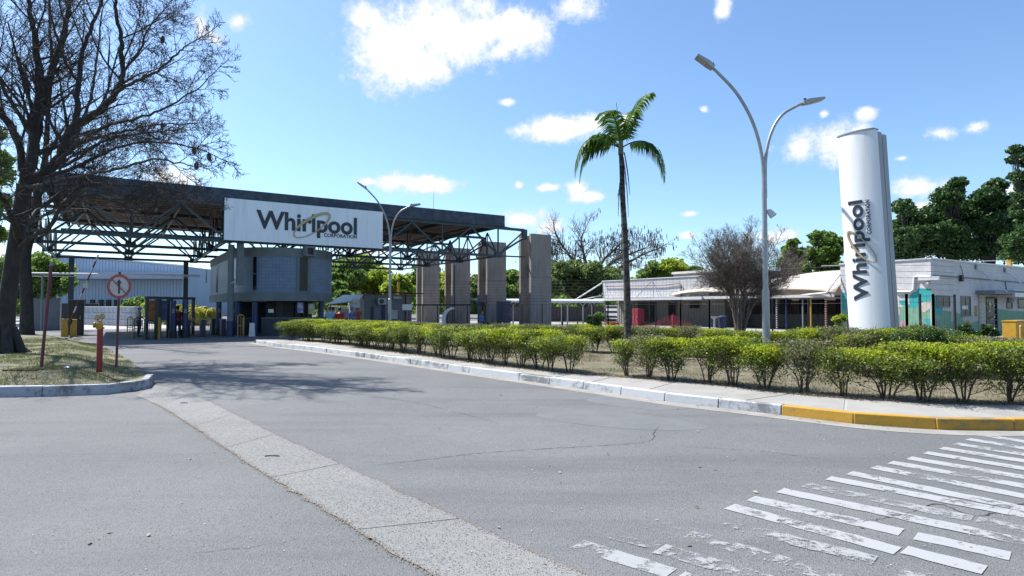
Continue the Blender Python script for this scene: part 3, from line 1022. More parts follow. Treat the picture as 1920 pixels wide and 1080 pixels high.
# ------------------------------------------------------------------ banner
ba, zb0 = on_p(420, 451, P0 - .15)[0], 5.44
bb_ = on_p(717.4, 469, P0 - .15)[0]
ban = thing('sign_banner', 'wide white company signboard hung on the front of the gate roof', 'sign', W(ba, P0 - .15, zb0), A33)
bw = bb_ - ba; bh = 7.80 - zb0
n = 8
for i in range(n):
    b = MB(); b.box(i * bw / n + .0015, (i + 1) * bw / n - .0015, 0, .07, 0, bh); b.build('panel', M['banner'], ban)
b = MB(); b.box(-.03, bw + .03, .075, .12, -.03, bh + .02); b.build('frame', M['truss'], ban)
X0 = on_p(480.3, 420, P0 - .15)[0] - ba; X1 = on_p(669, 430, P0 - .15)[0] - ba
zbase = on_p(480, 426.8, P0 - .15)[1] - zb0; ztop = on_p(484, 393.3, P0 - .15)[1] - zb0
me = text_mesh('Whirlpool', X0, X1, zbase, ztop - zbase, .03, .026, 1.0); me.materials.append(M['ink'])
place(me, 'lettering', ban, (0, -.012, 0))
xa = on_p(607.5, 440, P0 - .15)[0] - ba; z1 = on_p(669, 447.6, P0 - .15)[1] - zb0; z2 = on_p(669, 441.2, P0 - .15)[1] - zb0
me = text_mesh('CORPORATION', xa, X1, z1, z2 - z1, .03, .012, 1.1); me.materials.append(M['ink'])
place(me, 'lettering', ban, (0, -.012, 0))
c0 = on_p(585, 423, P0 - .15); e0 = on_p(550.5, 443, P0 - .15); e1 = on_p(619, 401.5, P0 - .15)
tilt = math.atan2(e1[1] - e0[1], e1[0] - e0[0])
aa = math.hypot(e1[0] - e0[0], e1[1] - e0[1]) / 2
ring_mb((e0[0] + e1[0]) / 2 - ba, (e0[1] + e1[1]) / 2 - zb0, aa * 1.0, aa * .36, tilt, .06, .19, -.05, -.028).build('emblem_ring', M['gold'], ban)

# ------------------------------------------------------------------ concrete pillars: two staggered slabs each
labels = ['nearest tall concrete twin-slab pillar at the right end of the gate roof', 'second tall concrete pillar behind the nearest one',
          'third concrete pillar with a thin pipe in front', 'farthest concrete pillar beside the grey hut']
for i, dp in enumerate([36.3, 42.6, 48.8, 55.2]):
    t = thing('concrete_pillar', labels[i], 'pillar', W(25.25, dp), A33, 'concrete pillars of the gate roof')
    for (a, c) in ((0, .28), (1.35, 1.63)):
        b = MB(); b.box(0, 1.85, a, c, 0, 3.9); b.build('slab', M['concrete'], t, bevel=.015)
        b = MB(); b.box(.005, 1.845, a + .01, c - .01, 3.92, 7.12 - .0 * a); b.build('slab', M['concrete'], t, bevel=.015)
        b = MB(); b.box(.02, 1.83, a + .03, c - .03, 3.899, 3.921); b.build('joint', M['crack'], t)
    b = MB(); b.box(.55, 1.3, .29, 1.34, 4.05, 4.9); b.build('corbel', M['concrete'], t)

# ------------------------------------------------------------------ round ended gatehouse (tiled drum on a dark glazed base)
M['tile_blue'] = None


def blockwork(name, col, col2, mortar, bw_, bh_, uvmode='cyl', bump=0.5, rough=0.7, rad=3.0):
    """blocks laid as a running bond, joints sunk"""
    m = bpy.data.materials.new(name); m.use_nodes = True
    t = m.node_tree; bs = t.nodes['Principled BSDF']; bs.inputs['Roughness'].default_value = rough
    u = N(t, 'ShaderNodeAttribute', attribute_name='wall_uv')
    br = N(t, 'ShaderNodeTexBrick'); br.offset = 0.0 if uvmode == 'stack' else 0.5
    br.inputs['Color1'].default_value = (*col, 1); br.inputs['Color2'].default_value = (*col2, 1); br.inputs['Mortar'].default_value = (*mortar, 1)
    br.inputs['Scale'].default_value = 1; br.inputs['Brick Width'].default_value = bw_; br.inputs['Row Height'].default_value = bh_
    br.inputs['Mortar Size'].default_value = 0.011; br.inputs['Mortar Smooth'].default_value = 0.3
    t.links.new(u.outputs['Vector'], br.inputs['Vector'])
    nz = N(t, 'ShaderNodeTexNoise', inp={'Scale': 1.4, 'Detail': 8.0, 'Roughness': 0.7}); t.links.new(u.outputs['Vector'], nz.inputs['Vector'])
    rp = N(t, 'ShaderNodeMapRange'); rp.inputs['From Min'].default_value = .3; rp.inputs['From Max'].default_value = .75
    rp.inputs['To Min'].default_value = 1.08; rp.inputs['To Max'].default_value = .8; t.links.new(nz.outputs[0], rp.inputs['Value'])
    mm = N(t, 'ShaderNodeMix', data_type='RGBA', blend_type='MULTIPLY'); mm.inputs[0].default_value = 1
    t.links.new(br.outputs[0], mm.inputs[6]); t.links.new(rp.outputs[0], mm.inputs[7]); t.links.new(mm.outputs[2], bs.inputs['Base Color'])
    bp = N(t, 'ShaderNodeBump', inp={'Strength': bump, 'Distance': 0.01}); bp.invert = True
    t.links.new(br.outputs['Fac'], bp.inputs['Height']); t.links.new(bp.outputs[0], bs.inputs['Normal'])
    return m


def set_wall_uv(o, fn):
    me = o.data
    at = me.attributes.new('wall_uv', 'FLOAT_VECTOR', 'CORNER')
    vals = []
    for poly in me.polygons:
        for li in poly.loop_indices:
            vals.extend(fn(me.vertices[me.loops[li].vertex_index].co, poly.normal))
    at.data.foreach_set('vector', vals)


def flat_uv(co, nrm):
    if abs(nrm.x) > abs(nrm.y):
        return (co.y, co.z, 0)
    return (co.x, co.z, 0)


M['tile_blue'] = blockwork('blue_grey_wall_tile', (0.125, 0.19, 0.285), (0.112, 0.172, 0.262), (0.085, 0.13, 0.195), .2, .2, 'stack', .3, .4)
M['band'] = mat('grey_green_render', (0.19, 0.225, 0.23), 0.8, (0.14, 0.17, 0.18), 1.5, 7, bump=.2)
M['darkbase'] = mat('navy_counter_panel', (0.018, 0.034, 0.055), 0.45, (0.012, 0.024, 0.04), 2)

SC, PC, RR = 8.6, 40.0, 3.0
gh = thing('gatehouse', 'round-ended blue-tiled gatehouse raised over a dark reception counter under the gate roof', 'building', W(SC, PC), A33)
Lb = 10.0                     # straight flanks run back from the round end


def stadium(r, n=48, Lb=Lb):
    pts = [(r, Lb)]
    for i in range(n + 1):
        a = -PI * i / n
        pts.append((r * math.cos(a), r * math.sin(a)))
    pts.append((-r, Lb))
    return pts


def band(r0, r1, z0, z1, part=None, mat_=None, name='band', a0=0.0, a1=1.0):
    """solid strip of the stadium shell between perimeter fractions"""
    o_ = stadium(r1); i_ = stadium(r0)
    b = MB()
    n = len(o_)
    vs = []
    for k in range(n):
        vs += [(*o_[k], z0), (*o_[k], z1), (*i_[k], z1), (*i_[k], z0)]
    fs = []
    for k in range(n - 1):
        q = 4 * k; w = q + 4
        fs += [(q, q + 1, w + 1, w), (q + 1, q + 2, w + 2, w + 1), (q + 2, q + 3, w + 3, w + 2), (q + 3, q, w, w + 3)]
    fs += [(3, 2, 1, 0), (4 * n - 4, 4 * n - 3, 4 * n - 2, 4 * n - 1)]
    b.add(vs, fs)
    return b.build(name, mat_, part)


def per_uv(co, nrm):
    if co.y > 0:
        return (co.x / abs(co.x) * (RR * PI / 2 + co.y), co.z, 0) if abs(co.x) > .1 else (0, co.z, 0)
    return (math.atan2(co.x, -co.y) * RR, co.z, 0)


Z0, Z1, Z2, Z3 = 2.05, 2.55, 4.68, 5.2
band(RR - .35, RR + .05, Z0, Z1, gh, M['band'], 'lower_band')
band(RR - .35, RR + .03, Z2, Z3, gh, M['band'], 'upper_band')
w = band(RR - .3, RR, Z1, Z2, gh, M['tile_blue'], 'tiled_wall'); set_wall_uv(w, per_uv)
b = MB(); b.prism([(x, y) for x, y in stadium(RR - .3)], Z3 - .25, Z3 - .1); b.build('roof', M['band'], gh)
b = MB(); b.prism([(x, y) for x, y in stadium(RR - .33)], Z0 + .02, Z0 + .12); b.build('floor_slab', M['dark'], gh)


def on_drum(px, pz=None):
    """angle on the round end hit by the view through pixel column px"""
    d = ray(px, 540)
    ls, lp = d.x * C33 + d.y * S33, -d.x * S33 + d.y * C33
    o = Vector((-SC, -PC))
    dd = Vector((ls, lp)).normalized()
    bq = o.dot(dd); cq = o.length_squared - RR * RR
    disc = bq * bq - cq
    tt = -bq - math.sqrt(max(0, disc))
    h = o + dd * tt
    return math.atan2(h.x, -h.y)


def drum_panel(a0, a1, z0, z1, r0, r1, name, m, parent=None, n=6):
    b = MB(); vs = []
    for i in range(n + 1):
        a = a0 + (a1 - a0) * i / n
        for r in (r1, r0):
            x, y = r * math.sin(a), -r * math.cos(a)
            vs += [(x, y, z0), (x, y, z1)]
    fs = []
    for i in range(n):
        q = 4 * i; w_ = q + 4
        fs += [(q, w_, w_ + 1, q + 1), (q + 1, w_ + 1, w_ + 3, q + 3), (q + 3, w_ + 3, w_ + 2, q + 2), (q + 2, w_ + 2, w_, q)]
    fs += [(0, 1, 3, 2), (4 * n, 4 * n + 2, 4 * n + 3, 4 * n + 1)]
    b.add(vs, fs)
    return b.build(name, m, parent or gh)


for (p0, p1, fr) in ((561, 576, True), (474.5, 480.5, False)):
    a0, a1 = on_drum(p0), on_drum(p1)
    if fr:
        drum_panel(on_drum(555.5), a0, Z1 + .002, Z2 - .002, RR, RR + .05, 'window_frame', M['band'])
        drum_panel(a1, on_drum(581.5), Z1 + .002, Z2 - .002, RR, RR + .05, 'window_frame', M['band'])
        wd = drum_panel(a0 + .003, a1 - .003, Z1 + .12, Z2 - .02, RR, RR + .02, 'window', M['glass'])
        drum_panel(a0 + .003, a1 - .003, Z1 + .003, Z1 + .117, RR, RR + .06, 'sill', M['band'], wd)
    else:
        wd = drum_panel(a0, a1, Z1 + .15, Z2 - .05, RR, RR + .02, 'window', M['glass'])
        drum_panel(a0, a1, (Z1 + Z2) / 2, (Z1 + Z2) / 2 + .05, RR + .021, RR + .04, 'rail', M['band'], wd)
# left flank slits
for px, wd_ in ((388, .35), (409, .45)):
    pp, zz = on_s(px, 510, SC - RR)
    y0 = pp - PC
    b = MB(); b.box(-RR - .02, -RR + .01, y0, y0 + wd_ * 2, Z1 + .15 if px > 400 else 3.6, Z2 - .1); b.build('window', M['glass'], gh)
# vent boxes, downpipe, boxed duct
a_ = on_drum(575)
x, y = RR * math.sin(a_), -RR * math.cos(a_)
t = thing('air_duct_box', 'small grey box over the narrow window of the round gatehouse', 'vent box', W(SC + x, PC + y, 4.72), A33 + a_)
b = MB(); b.box(-.33, -.2, -.42, -.05, 0, .62); b.box(.2, .33, -.42, -.05, 0, .62); b.box(-.2, .2, -.42, -.05, 0, .12); b.box(-.2, .2, -.42, -.05, .5, .62); b.build('casing', M['band'], t)
b = MB(); b.box(-.195, .195, -.3, -.12, .122, .498); b.build('grille', M['dark'], t)
s, z = on_p(432.5, 540, 37.6)
b = MB(); b.tube([(0, 0, 0.9), (0, 0, 5.25)], .17, 14); pip = b.build('downpipe', M['band'], None, W(s, 37.6), A33, smooth=True, label='thick grey-green downpipe in front of the gatehouse left flank', cat='pipe')
b = MB(); b.tube([(0, 0, 0), (0, 0, .9)], .2, 14); b.build('pipe_base', M['bluepaint'], pip, smooth=True)
s, z = on_p(450, 500, 37.3)
t = thing('boxed_duct', 'grey boxed duct hanging from the girders beside the gatehouse window', 'duct', W(s, 37.3, 2.95), A33)
b = MB(); b.box(-.15, .2, 0, .3, 0, 2.45); b.build('casing', M['band'], t)
b = MB(); b.box(-.3, -.2, .05, .25, .35, 1.5); b.build('cable_tray', M['white_metal'], t)
b = MB(); b.bar((.3, -.02, 1.4), (.75, .3, -.35), .07); b.build('stay', M['band'], t)

# base: counter, columns, glazing with notices
RC = 2.72
def curved_counter(r0, r1, z0, z1, a0, a1, name, m, n=20): return drum_panel(a0, a1, z0, z1, r0, r1, name, m, n=n)
al, ar = on_drum(487), R(88)
curved_counter(RC - .1, RC, .004, 1.02, al, ar, 'counter_front', M['darkbase'])
curved_counter(RC - .45, RC + .08, 1.022, 1.07, al, ar, 'counter_top', M['band'])
curved_counter(RC - 1.35, RC - 1.3, .9, Z0, al - .3, ar, 'glazing', M['dark'])
for k in range(5):
    a = al + .1 + k * .42
    curved_counter(RC - 1.29, RC - 1.2, .9, Z0, a, a + .03, 'mullion', M['dark'], n=1)
for a, nm in ((on_drum(474), 'column'), (on_drum(609), 'column'), (R(-75), 'column')):
    x, y = 2.75 * math.sin(a), -2.75 * math.cos(a)
    b = MB(); b.tube([(x, y, 0), (x, y, Z0)], .17, 14); b.build(nm, M['bluepaint'], gh, smooth=True)
b = MB(); b.box(-RR + .3, RR - .3, 3.2, 3.4, 0, Z0); b.build('back_wall', M['darkbase'], gh)
for (px, py, w_, h_, m_, lb) in ((508, 583, .30, .21, 'white_metal', 'small white notice at the left of the reception counter'), (563, 577, .34, .62, 'paper_blue', 'white and blue notice standing on the reception counter'),
                                 (584, 579, .36, .62, 'paper_yellow', 'notice with a yellow lower half standing on the reception counter')):
    if m_ not in M:
        M[m_] = mat(m_, (.5, .53, .6) if 'blue' in m_ else (.5, .5, .46), .6, (.2, .25, .5) if 'blue' in m_ else (.5, .42, .1), 3.2, 1, c0=.5, c1=.55)
    s, z = on_p(px, py, PC - 2.75 + .12)
    b = MB(); b.box(-w_ / 2, w_ / 2, -.01, .01, -h_ / 2, h_ / 2)
    zc_ = max(z, 1.075 + h_ / 2) if h_ > .5 else z
    b.build('notice', M[m_], None, W(s, PC - 2.75 + .12, zc_), A33, label=lb, cat='notice')
# the white board leaning at the left column
s, z = on_p(472, 615, 37.05)
b = MB(); b.prism([(-.16, 0), (.18, 0), (.16, .04), (-.14, .04)], 0, .78)
b.v = [(x * (1 if z_ < .5 else .8), y, z_) for x, y, z_ in b.v]
b.build('standing_board', M['white_metal'], None, W(s, 37.0, .004), A33, label='white board leaning on the blue column of the gatehouse', cat='board')
# security camera on the downpipe
s, z = on_p(435, 531, 37.35)
b = MB(); b.tube([(0, 0, 0), (.1, -.22, .06)], [.045, .055], 8); b.tube([(0, 0, 0), (-.05, .1, 0)], .02, 6)
b.build('security_camera', M['white_metal'], None, W(s, 37.33, z), A33, label='small white camera on the thick downpipe', cat='camera')

# ------------------------------------------------------------------ low white building and its corner block with the mural
SB = 38.3
M['block_white'] = blockwork('white_painted_block', (0.58, 0.565, 0.565), (0.55, 0.535, 0.54), (0.46, 0.45, 0.455), .39, .195, 'bond', .5)
M['clad'] = mat('white_sheet_cladding', (0.66, 0.66, 0.68), 0.6, (0.56, 0.56, 0.58), 2, stretch=(1, 1, .3), dirt=(.5, .48, .46), dscale=.5)
M['clad_low'] = mat('grey_vertical_boarding', (0.36, 0.34, 0.33), 0.7, (0.27, 0.26, 0.255), 3, stretch=(1, 1, .3))
M['brickwall'] = mat('brown_plinth_render', (0.17, 0.12, 0.10), 0.9, (0.11, 0.08, 0.07), 3)
M['tent'] = mat('cream_tent_membrane', (0.68, 0.64, 0.57), 0.75, (0.58, 0.54, 0.47), 1.2, dirt=(.42, .38, .32), dscale=.9)
M['tent_in'] = mat('tan_tent_underside', (0.45, 0.33, 0.20), 0.8)
M['redcab'] = mat('pink_red_cabinet_paint', (0.34, 0.035, 0.06), 0.5, (0.24, 0.03, 0.045), 4)
M['teal'] = mat('teal_mural_paint', (0.02, 0.46, 0.45), 0.7, (0.04, 0.33, 0.34), 5)
M['mgreen'] = mat('pale_green_mural_paint', (0.24, 0.45, 0.30), 0.7, (0.17, 0.35, 0.24), 4)
M['mpink'] = mat('pink_mural_paint', (0.58, 0.33, 0.38), 0.7)
M['mgrey'] = mat('grey_mural_paint', (0.25, 0.27, 0.30), 0.7)
M['mcream'] = mat('cream_mural_paint', (0.66, 0.60, 0.50), 0.7)
M['mochre'] = mat('ochre_mural_paint', (0.50, 0.32, 0.08), 0.7)

# corner block; local x = along s, y = along p, origin at its near corner
cs, cp = SB, 15.6
bk = thing('painted_block_building', 'flat-roofed white block building with a teal and green mural behind the tall sign', 'building', W(cs, cp), A33)
HB = 4.38
b = MB(); b.box(0, 26, 0, 5.1, 0.1, HB); w = b.build('wall', M['block_white'], bk); set_wall_uv(w, flat_uv)
b = MB(); b.box(-.05, 26.05, -.05, 5.15, HB + .003, HB + .09); b.build('coping', M['white_metal'], bk, label='thin grey metal coping')
# lit flank (x=0 face): mural patches
def patch(pts, m, y, lbl=None, axis='x', name='mural_patch'):
    """flat painted patch on the wall, a couple of millimetres of paint"""
    b = MB(); n = len(pts)
    if axis == 'x':
        vs = [(-y, q[0], q[1]) for q in pts]
    else:
        vs = [(q[0], -y, q[1]) for q in pts]
    b.add(vs, [tuple(range(n))])
    return b.build(name, m, bk)


def blob(cx, cz, rx, rz, seed, n=26, rough=.16):
    r = random.Random(seed)
    return [(cx + rx * math.cos(2 * PI * i / n) * (1 + r.uniform(-rough, rough)), cz + rz * math.sin(2 * PI * i / n) * (1 + r.uniform(-rough, rough))) for i in range(n)]


def fl(px, py):                # flank coordinates
    p, z = on_s(px, py, SB - .01); return p - cp, z


def fr(px, py):                # front coordinates
    s, z = on_p(px, py, cp - .01); return s - cs, z


def pl(f, pts): return [f(*q) for q in pts]


patch(pl(fl, [(1578, 578), (1600, 577), (1684, 576), (1705, 572), (1730, 575), (1744, 578), (1744, 626), (1684, 627), (1578, 628)]), M['mgreen'], .003)
patch(pl(fl, [(1706, 576), (1704, 560), (1709, 550), (1719, 546), (1722, 540), (1736, 541), (1745.5, 542), (1745.5, 565), (1732, 565), (1727, 568), (1722, 571), (1716, 578)]), M['teal'], .006)
patch(pl(fl, [(1686, 563), (1697, 563), (1700, 570), (1706, 571), (1706, 576), (1699, 577), (1696, 573), (1688, 571)]), M['teal'], .006)
patch(pl(fl, [(1578, 548), (1592, 549), (1592, 580), (1586, 583), (1578, 578)]), M['teal'], .006)
patch(pl(fl, [(1733, 597), (1744, 598), (1744, 622), (1738, 621), (1737, 606), (1733, 601)]), M['teal'], .009)
patch(pl(fl, [(1687, 602), (1700, 602), (1701, 620), (1687, 621)]), M['mpink'], .006)
patch(pl(fl, [(1716, 620), (1719, 609), (1725, 604), (1733, 605), (1739, 612), (1742, 620)]), M['mgrey'], .012)
patch(pl(fl, [(1731, 569), (1745, 567), (1745, 578), (1733, 586), (1726, 583), (1728, 576)]), M['mcream'], .009)
patch(pl(fl, [(1684, 577), (1688, 580), (1688, 592), (1684, 590)]), M['mcream'], .009)
# shaded front (y=0 face)
patch(pl(fr, [(1747, 578), (1790, 585), (1830, 600), (1845, 595), (1866, 600), (1866, 632), (1747, 625)]), M['mgreen'], .003, axis='y')
patch(pl(fr, [(1869, 578), (1890, 582), (1925, 584), (1925, 637), (1869, 632)]), M['mgreen'], .003, axis='y')
patch(pl(fr, [(1748, 556), (1758, 555), (1766, 562), (1769, 575), (1765, 590), (1759, 592), (1753, 578), (1748, 572)]), M['teal'], .006, axis='y')
patch(pl(fr, [(1784, 585), (1789, 580), (1790, 602), (1783, 602)]), M['mcream'], .008, axis='y')
patch(pl(fr, [(1805, 592), (1830, 590), (1836, 600), (1820, 606), (1806, 602)]), M['mcream'], .008, axis='y')
patch(pl(fr, [(1812, 602), (1819, 602), (1817, 619), (1810, 616)]), M['mochre'], .010, axis='y')
patch(pl(fr, [(1827, 573), (1832, 573), (1833, 593), (1827, 592)]), M['mochre'], .008, axis='y')
patch(pl(fr, [(1754, 625), (1756, 598), (1764, 612), (1769, 626)]), M['mgrey'], .009, axis='y')

# windows and door on the front
def window(px0, px1, py0, py1, bars=1, lbl=None):
    x0, z1 = fr(px0, py0); x1, z0 = fr(px1, py1)
    b = MB(); b.box(x0 - .07, x0, -.05, .0 - .002, z0 - .07, z1 + .07); b.box(x1, x1 + .07, -.05, -.002, z0 - .07, z1 + .07)
    b.box(x0 + .001, x1 - .001, -.05, -.002, z1 + .001, z1 + .07); b.box(x0 + .001, x1 - .001, -.07, -.002, z0 - .07, z0 - .001)
    f = b.build('window_frame', M['mgrey'], bk)
    b = MB(); b.box(x0, x1, -.02, -.004, z0, z1); b.build('pane', M['glass'], f)
    for k in range(bars):
        xx = x0 + (x1 - x0) * (k + 1) / (bars + 1)
        b = MB(); b.box(xx - .025, xx + .025, -.04, -.021, z0 + .002, z1 - .002); b.build('mullion', M['mgrey'], f)
    return f


f = window(1757, 1780, 556, 574, 1)
f = window(1802, 1819, 557, 591, 1)
x0, z1 = fr(1803, 573); x1, z0 = fr(1814, 580)
b = MB(); b.box(x0, x1, -.035, -.0215, z0, z1); b.build('notice', M['white_metal'], f)
window(1888, 1897, 568, 577, 0)
window(1909, 1922, 562, 576, 0)
x0, z1 = fr(1888, 559); x1, z0 = fr(1897, 567)
b = MB(); b.box(x0, x1, -.12, -.003, z0, z1); b.build('vent', M['mgrey'], bk)
# door with a glazed grille
x0, z1 = fr(1847, 560); x1, _ = fr(1866, 560)
b = MB(); b.box(x0 - .08, x0, -.1, -.002, .15, z1 + .1); b.box(x1, x1 + .08, -.1, -.002, .15, z1 + .1); b.box(x0 + .001, x1 - .001, -.1, -.002, z1 + .001, z1 + .1)
dr = b.build('door', M['dark'], bk)
b = MB(); b.box(x0, x1, -.03, -.004, .15, z1); b.build('pane', M['glass'], dr)
b = MB()
for k in range(1, 6): b.box(x0 + .002, x1 - .002, -.06, -.031, .15 + k * (z1 - .15) / 6, .19 + k * (z1 - .15) / 6)
for k in range(1, 3): b.box(x0 + k * (x1 - x0) / 3 - .015, x0 + k * (x1 - x0) / 3 + .015, -.068, -.0605, .15, z1 - .002)
b.build('grille', M['mgrey'], dr)
rr = random.Random(4)
for k in range(11):
    xx = x0 + .12 + rr.random() * (x1 - x0 - .3); zz = .8 + rr.random() * (z1 - 1.1)
    b = MB(); b.box(xx, xx + .14, -.075, -.069, zz, zz + .11); b.build('sticker', M[rr.choice(['mcream', 'mpink', 'white_metal', 'maroon'])], dr)
# painted white-and-lilac panel beside the door
x0b, _ = fr(1834, 560); x1b, _ = fr(1845, 560)
b = MB(); b.box(x0b, x1b, -.09, -.004, .15, fr(1840, 553)[1]); b.build('painted_panel', M['mcream'], bk)
for k in range(9):
    zz = .5 + k * .24
    b = MB(); b.box(x0b + .06 + .05 * (k % 3), x0b + .2 + .06 * (k % 2), -.098, -.0905, zz, zz + .13); b.build('sticker', M['mpink' if k % 2 else 'mgrey'], bk)
# awning over the door with stays
x0, z1 = fr(1829, 544); x1, z0 = fr(1886, 556)
b = MB(); b.box(x0, x1, -1.0, -.003, z0 + .1, z0 + .32); aw = b.build('awning', M['mgrey'], bk)
x0, z1 = fr(1862, 546)
b = MB(); b.box(x0, x0 + 8, -1.15, -1.002, z0 - .06, z0 + .2); b.box(x0 + .3, x0 + 8, -1.0, -.003, z0 + .35, z0 + .4); b.build('awning_gutter', M['white_metal'], aw)
for (pa, qa) in ((1829, 501), (1883, 507), (1945, 515)):
    xa, za = fr(pa, qa)
    b = MB(); b.tube([(xa, -.03, za), (xa + 1.55, -1.05, z0 + .25)], .035, 6); st = b.build('stay', M['white_metal'], bk, smooth=True)
    b = MB(); b.box(xa - .12, xa + .1, -.08, -.003, za - .12, za + .16); b.build('bracket', M['mgrey'], st)
# conduits
xz = [fr(1746, 516), fr(1800, 520), fr(1884, 527), fr(1950, 533)]
b = MB(); b.tube([(x, -.04, z) for x, z in xz], .035, 6); b.tube([(fr(1884, 527)[0], -.04, fr(1884, 527)[1]), (fr(1886, 544)[0], -.04, fr(1886, 544)[1])], .03, 6)
b.build('conduit', M['mgrey'], bk, smooth=True)
b = MB(); b.tube([(fr(1800, 497)[0], -.02, fr(1800, 497)[1]), (fr(1804, 508)[0], -.02, fr(1804, 508)[1]), (fr(1806, 519)[0], -.02, fr(1806, 519)[1])], .015, 5); b.build('cable', M['mgrey'], bk)
x, z = fr(1799, 521)
b = MB(); b.box(x - .12, x + .12, -.2, -.05, z - .22, z + .16); b.build('wall_light', M['dark'], bk)
pz = [fl(1745, 519), fl(1722, 518), fl(1715, 520), fl(1714, 543), fl(1708, 547), fl(1680, 547)]
b = MB(); b.tube([(-.06, y, z) for y, z in pz], .07, 8); b.build('drain_pipe', M['white_metal'], bk, smooth=True)
y, z = fl(1735, 525)
b = MB(); b.box(-.2, -.003, y - .75, y + .3, z - .02, z + .18); b.build('flashing', M['white_metal'], bk)
y, z = fl(1741, 533)
b = MB(); b.tube([(-.3, y, z - .05), (-.02, y, z + .05)], [.11, .08], 8); b.build('floodlight', M['white_metal'], bk)
# yellow mast on the roof with a stay wire
s, z = on_p(1893, 500, cp + 2)
b = MB(); b.box(-.14, .14, -.14, .14, 0, 1.0); ms = b.build('yellow_mast', M['yellow'], None, W(s, cp + 2, HB - .1), A33, label='short yellow post on the roof of the block building', cat='post')
a = at_d(1893, 472, (W(s, cp + 2)).y) - W(s, cp + 2, HB - .1)
b = MB(); bq = W(cs, cp + 3.5, HB) - W(s, cp + 2, HB - .1)
inv = Matrix.Rotation(-A33, 3, 'Z')
b.tube([(0, 0, .95), tuple(inv @ (W(SB + 1.0, 22.5, 4.45) - W(s, cp + 2, HB - .1)))], .02, 5)
b.build('stay_wire', M['white_metal'], ms)

# ---- long white building (front along p), parapet over a deep veranda
p0w, p1w = 30.9, on_s(1130, 540, SB)[0]
wb = thing('white_annex', 'long low white building with a deep veranda left of the bare shrub tree', 'building', W(SB, p0w), A33)
Lw = p1w - p0w
ZE, ZP = 2.45, 4.12
n = 34
b = MB(); b.box(0.06, 12, 0, Lw, ZE + .1, ZP); b.build('parapet', M['clad'], wb)
for k in range(n):
    b = MB(); y = k * Lw / n; b.box(0.0, .057, y + .01, y + Lw / n - .012, ZE + .12, ZP - .03); b.build('panel', M['clad'], wb)
b = MB(); b.box(-.06, .3, -.05, Lw + .05, ZP + .002, ZP + .08); b.build('coping', M['white_metal'], wb)
b = MB(); b.box(-.9, 1.8, -.1, Lw + .1, ZE - .1, ZE + .02); b.build('veranda_roof', M['white_metal'], wb)
b = MB(); b.box(-1.02, -.903, -.12, Lw + .12, ZE - .16, ZE + .06); b.build('eaves_gutter', M['white_metal'], wb)
b = MB(); b.box(1.9, 12, 0, Lw, .1, ZE - .01); b.build('wall', M['clad_low'], wb)
k = 0; y = 0.0
b = MB()
while y < Lw: b.box(1.875, 1.897, y, y + .035, .15, ZE - .12); y += .28
b.build('cover_strips', M['mgrey'], wb)


def wopen(px0, px1, py0, py1, name='window', m='glass'):
    a, z1 = on_s(px0, py0, SB + 1.86); c, z0 = on_s(px1, py1, SB + 1.86)
    b = MB(); b.box(1.80, 1.872, c - p0w, a - p0w, z0, z1); f = b.build(name, M['mgrey'], wb)
    b = MB(); b.box(1.785, 1.798, c - p0w + .06, a - p0w - .06, z0 + .06, z1 - .06); b.build('pane', M[m], f)
    return f


wopen(1196, 1231, 566, 604, 'window', 'glass')
wopen(1253, 1269, 567, 600, 'door', 'glass')
wopen(1293, 1314, 566, 579, 'window', 'glass')
b = MB(); b.bar((1.79, on_s(1218, 585, SB + 1.8)[0] - p0w, .5), (1.79, on_s(1218, 585, SB + 1.8)[0] - p0w, 2.2), .08); b.build('mullion', M['mgrey'], wb)
for px in (1134, 1276, 1331):
    y = on_s(px, 560, SB - .8)[0] - p0w
    b = MB(); b.box(-.84, -.76, y - .04, y + .04, .15, ZE - .11); b.build('post', M['white_metal'] if px < 1200 else M['mgrey'], wb)
# diagonal hangers of the eaves and roof pipe loops
for pa, pb in ((1222, 1192), (1222, 1236), (1310, 1288), (1134, 1142)):
    ya, za = on_s(pa, 523, SB - .05); yb = on_s(pb, 560, SB - .8)[0]
    b = MB(); b.tube([(-.03, ya - p0w, ZP - .15), (-.8, yb - p0w, ZE + .03)], .025, 5); b.build('hanger', M['mgrey'], wb)
pts = [on_s(q[0], q[1], SB - .1) for q in ((1134, 537), (1240, 535), (1273, 531), (1277, 534), (1277, 556))]
b = MB(); b.tube([(-.1, y - p0w, z) for y, z in pts], .04, 6); b.build('wall_pipe', M['maroon'], wb, smooth=True)
# grey rear parapet
b = MB(); b.box(4.5, 13, .6, Lw * .62, ZP - .02, ZP + .75); b.build('rear_parapet', mat('grey_rear_parapet', (.22, .21, .21), .9), wb)
b = MB(); b.box(4.4, 4.5, .5, Lw * .63, ZP + .62, ZP + .82); b.build('rear_coping', M['tent'], wb)
# left gable stay (white diagonal pole by the walkway)
y = Lw
b = MB(); b.tube([(.0, y + .05, ZP - .1), (-1.6, y + 2.3, ZE - .1)], .07, 6); b.tube([(-.1, y + .1, ZE + .35), (-1.7, y + 3.2, ZE - .3)], .05, 6); b.build('stay', M['white_metal'], wb)

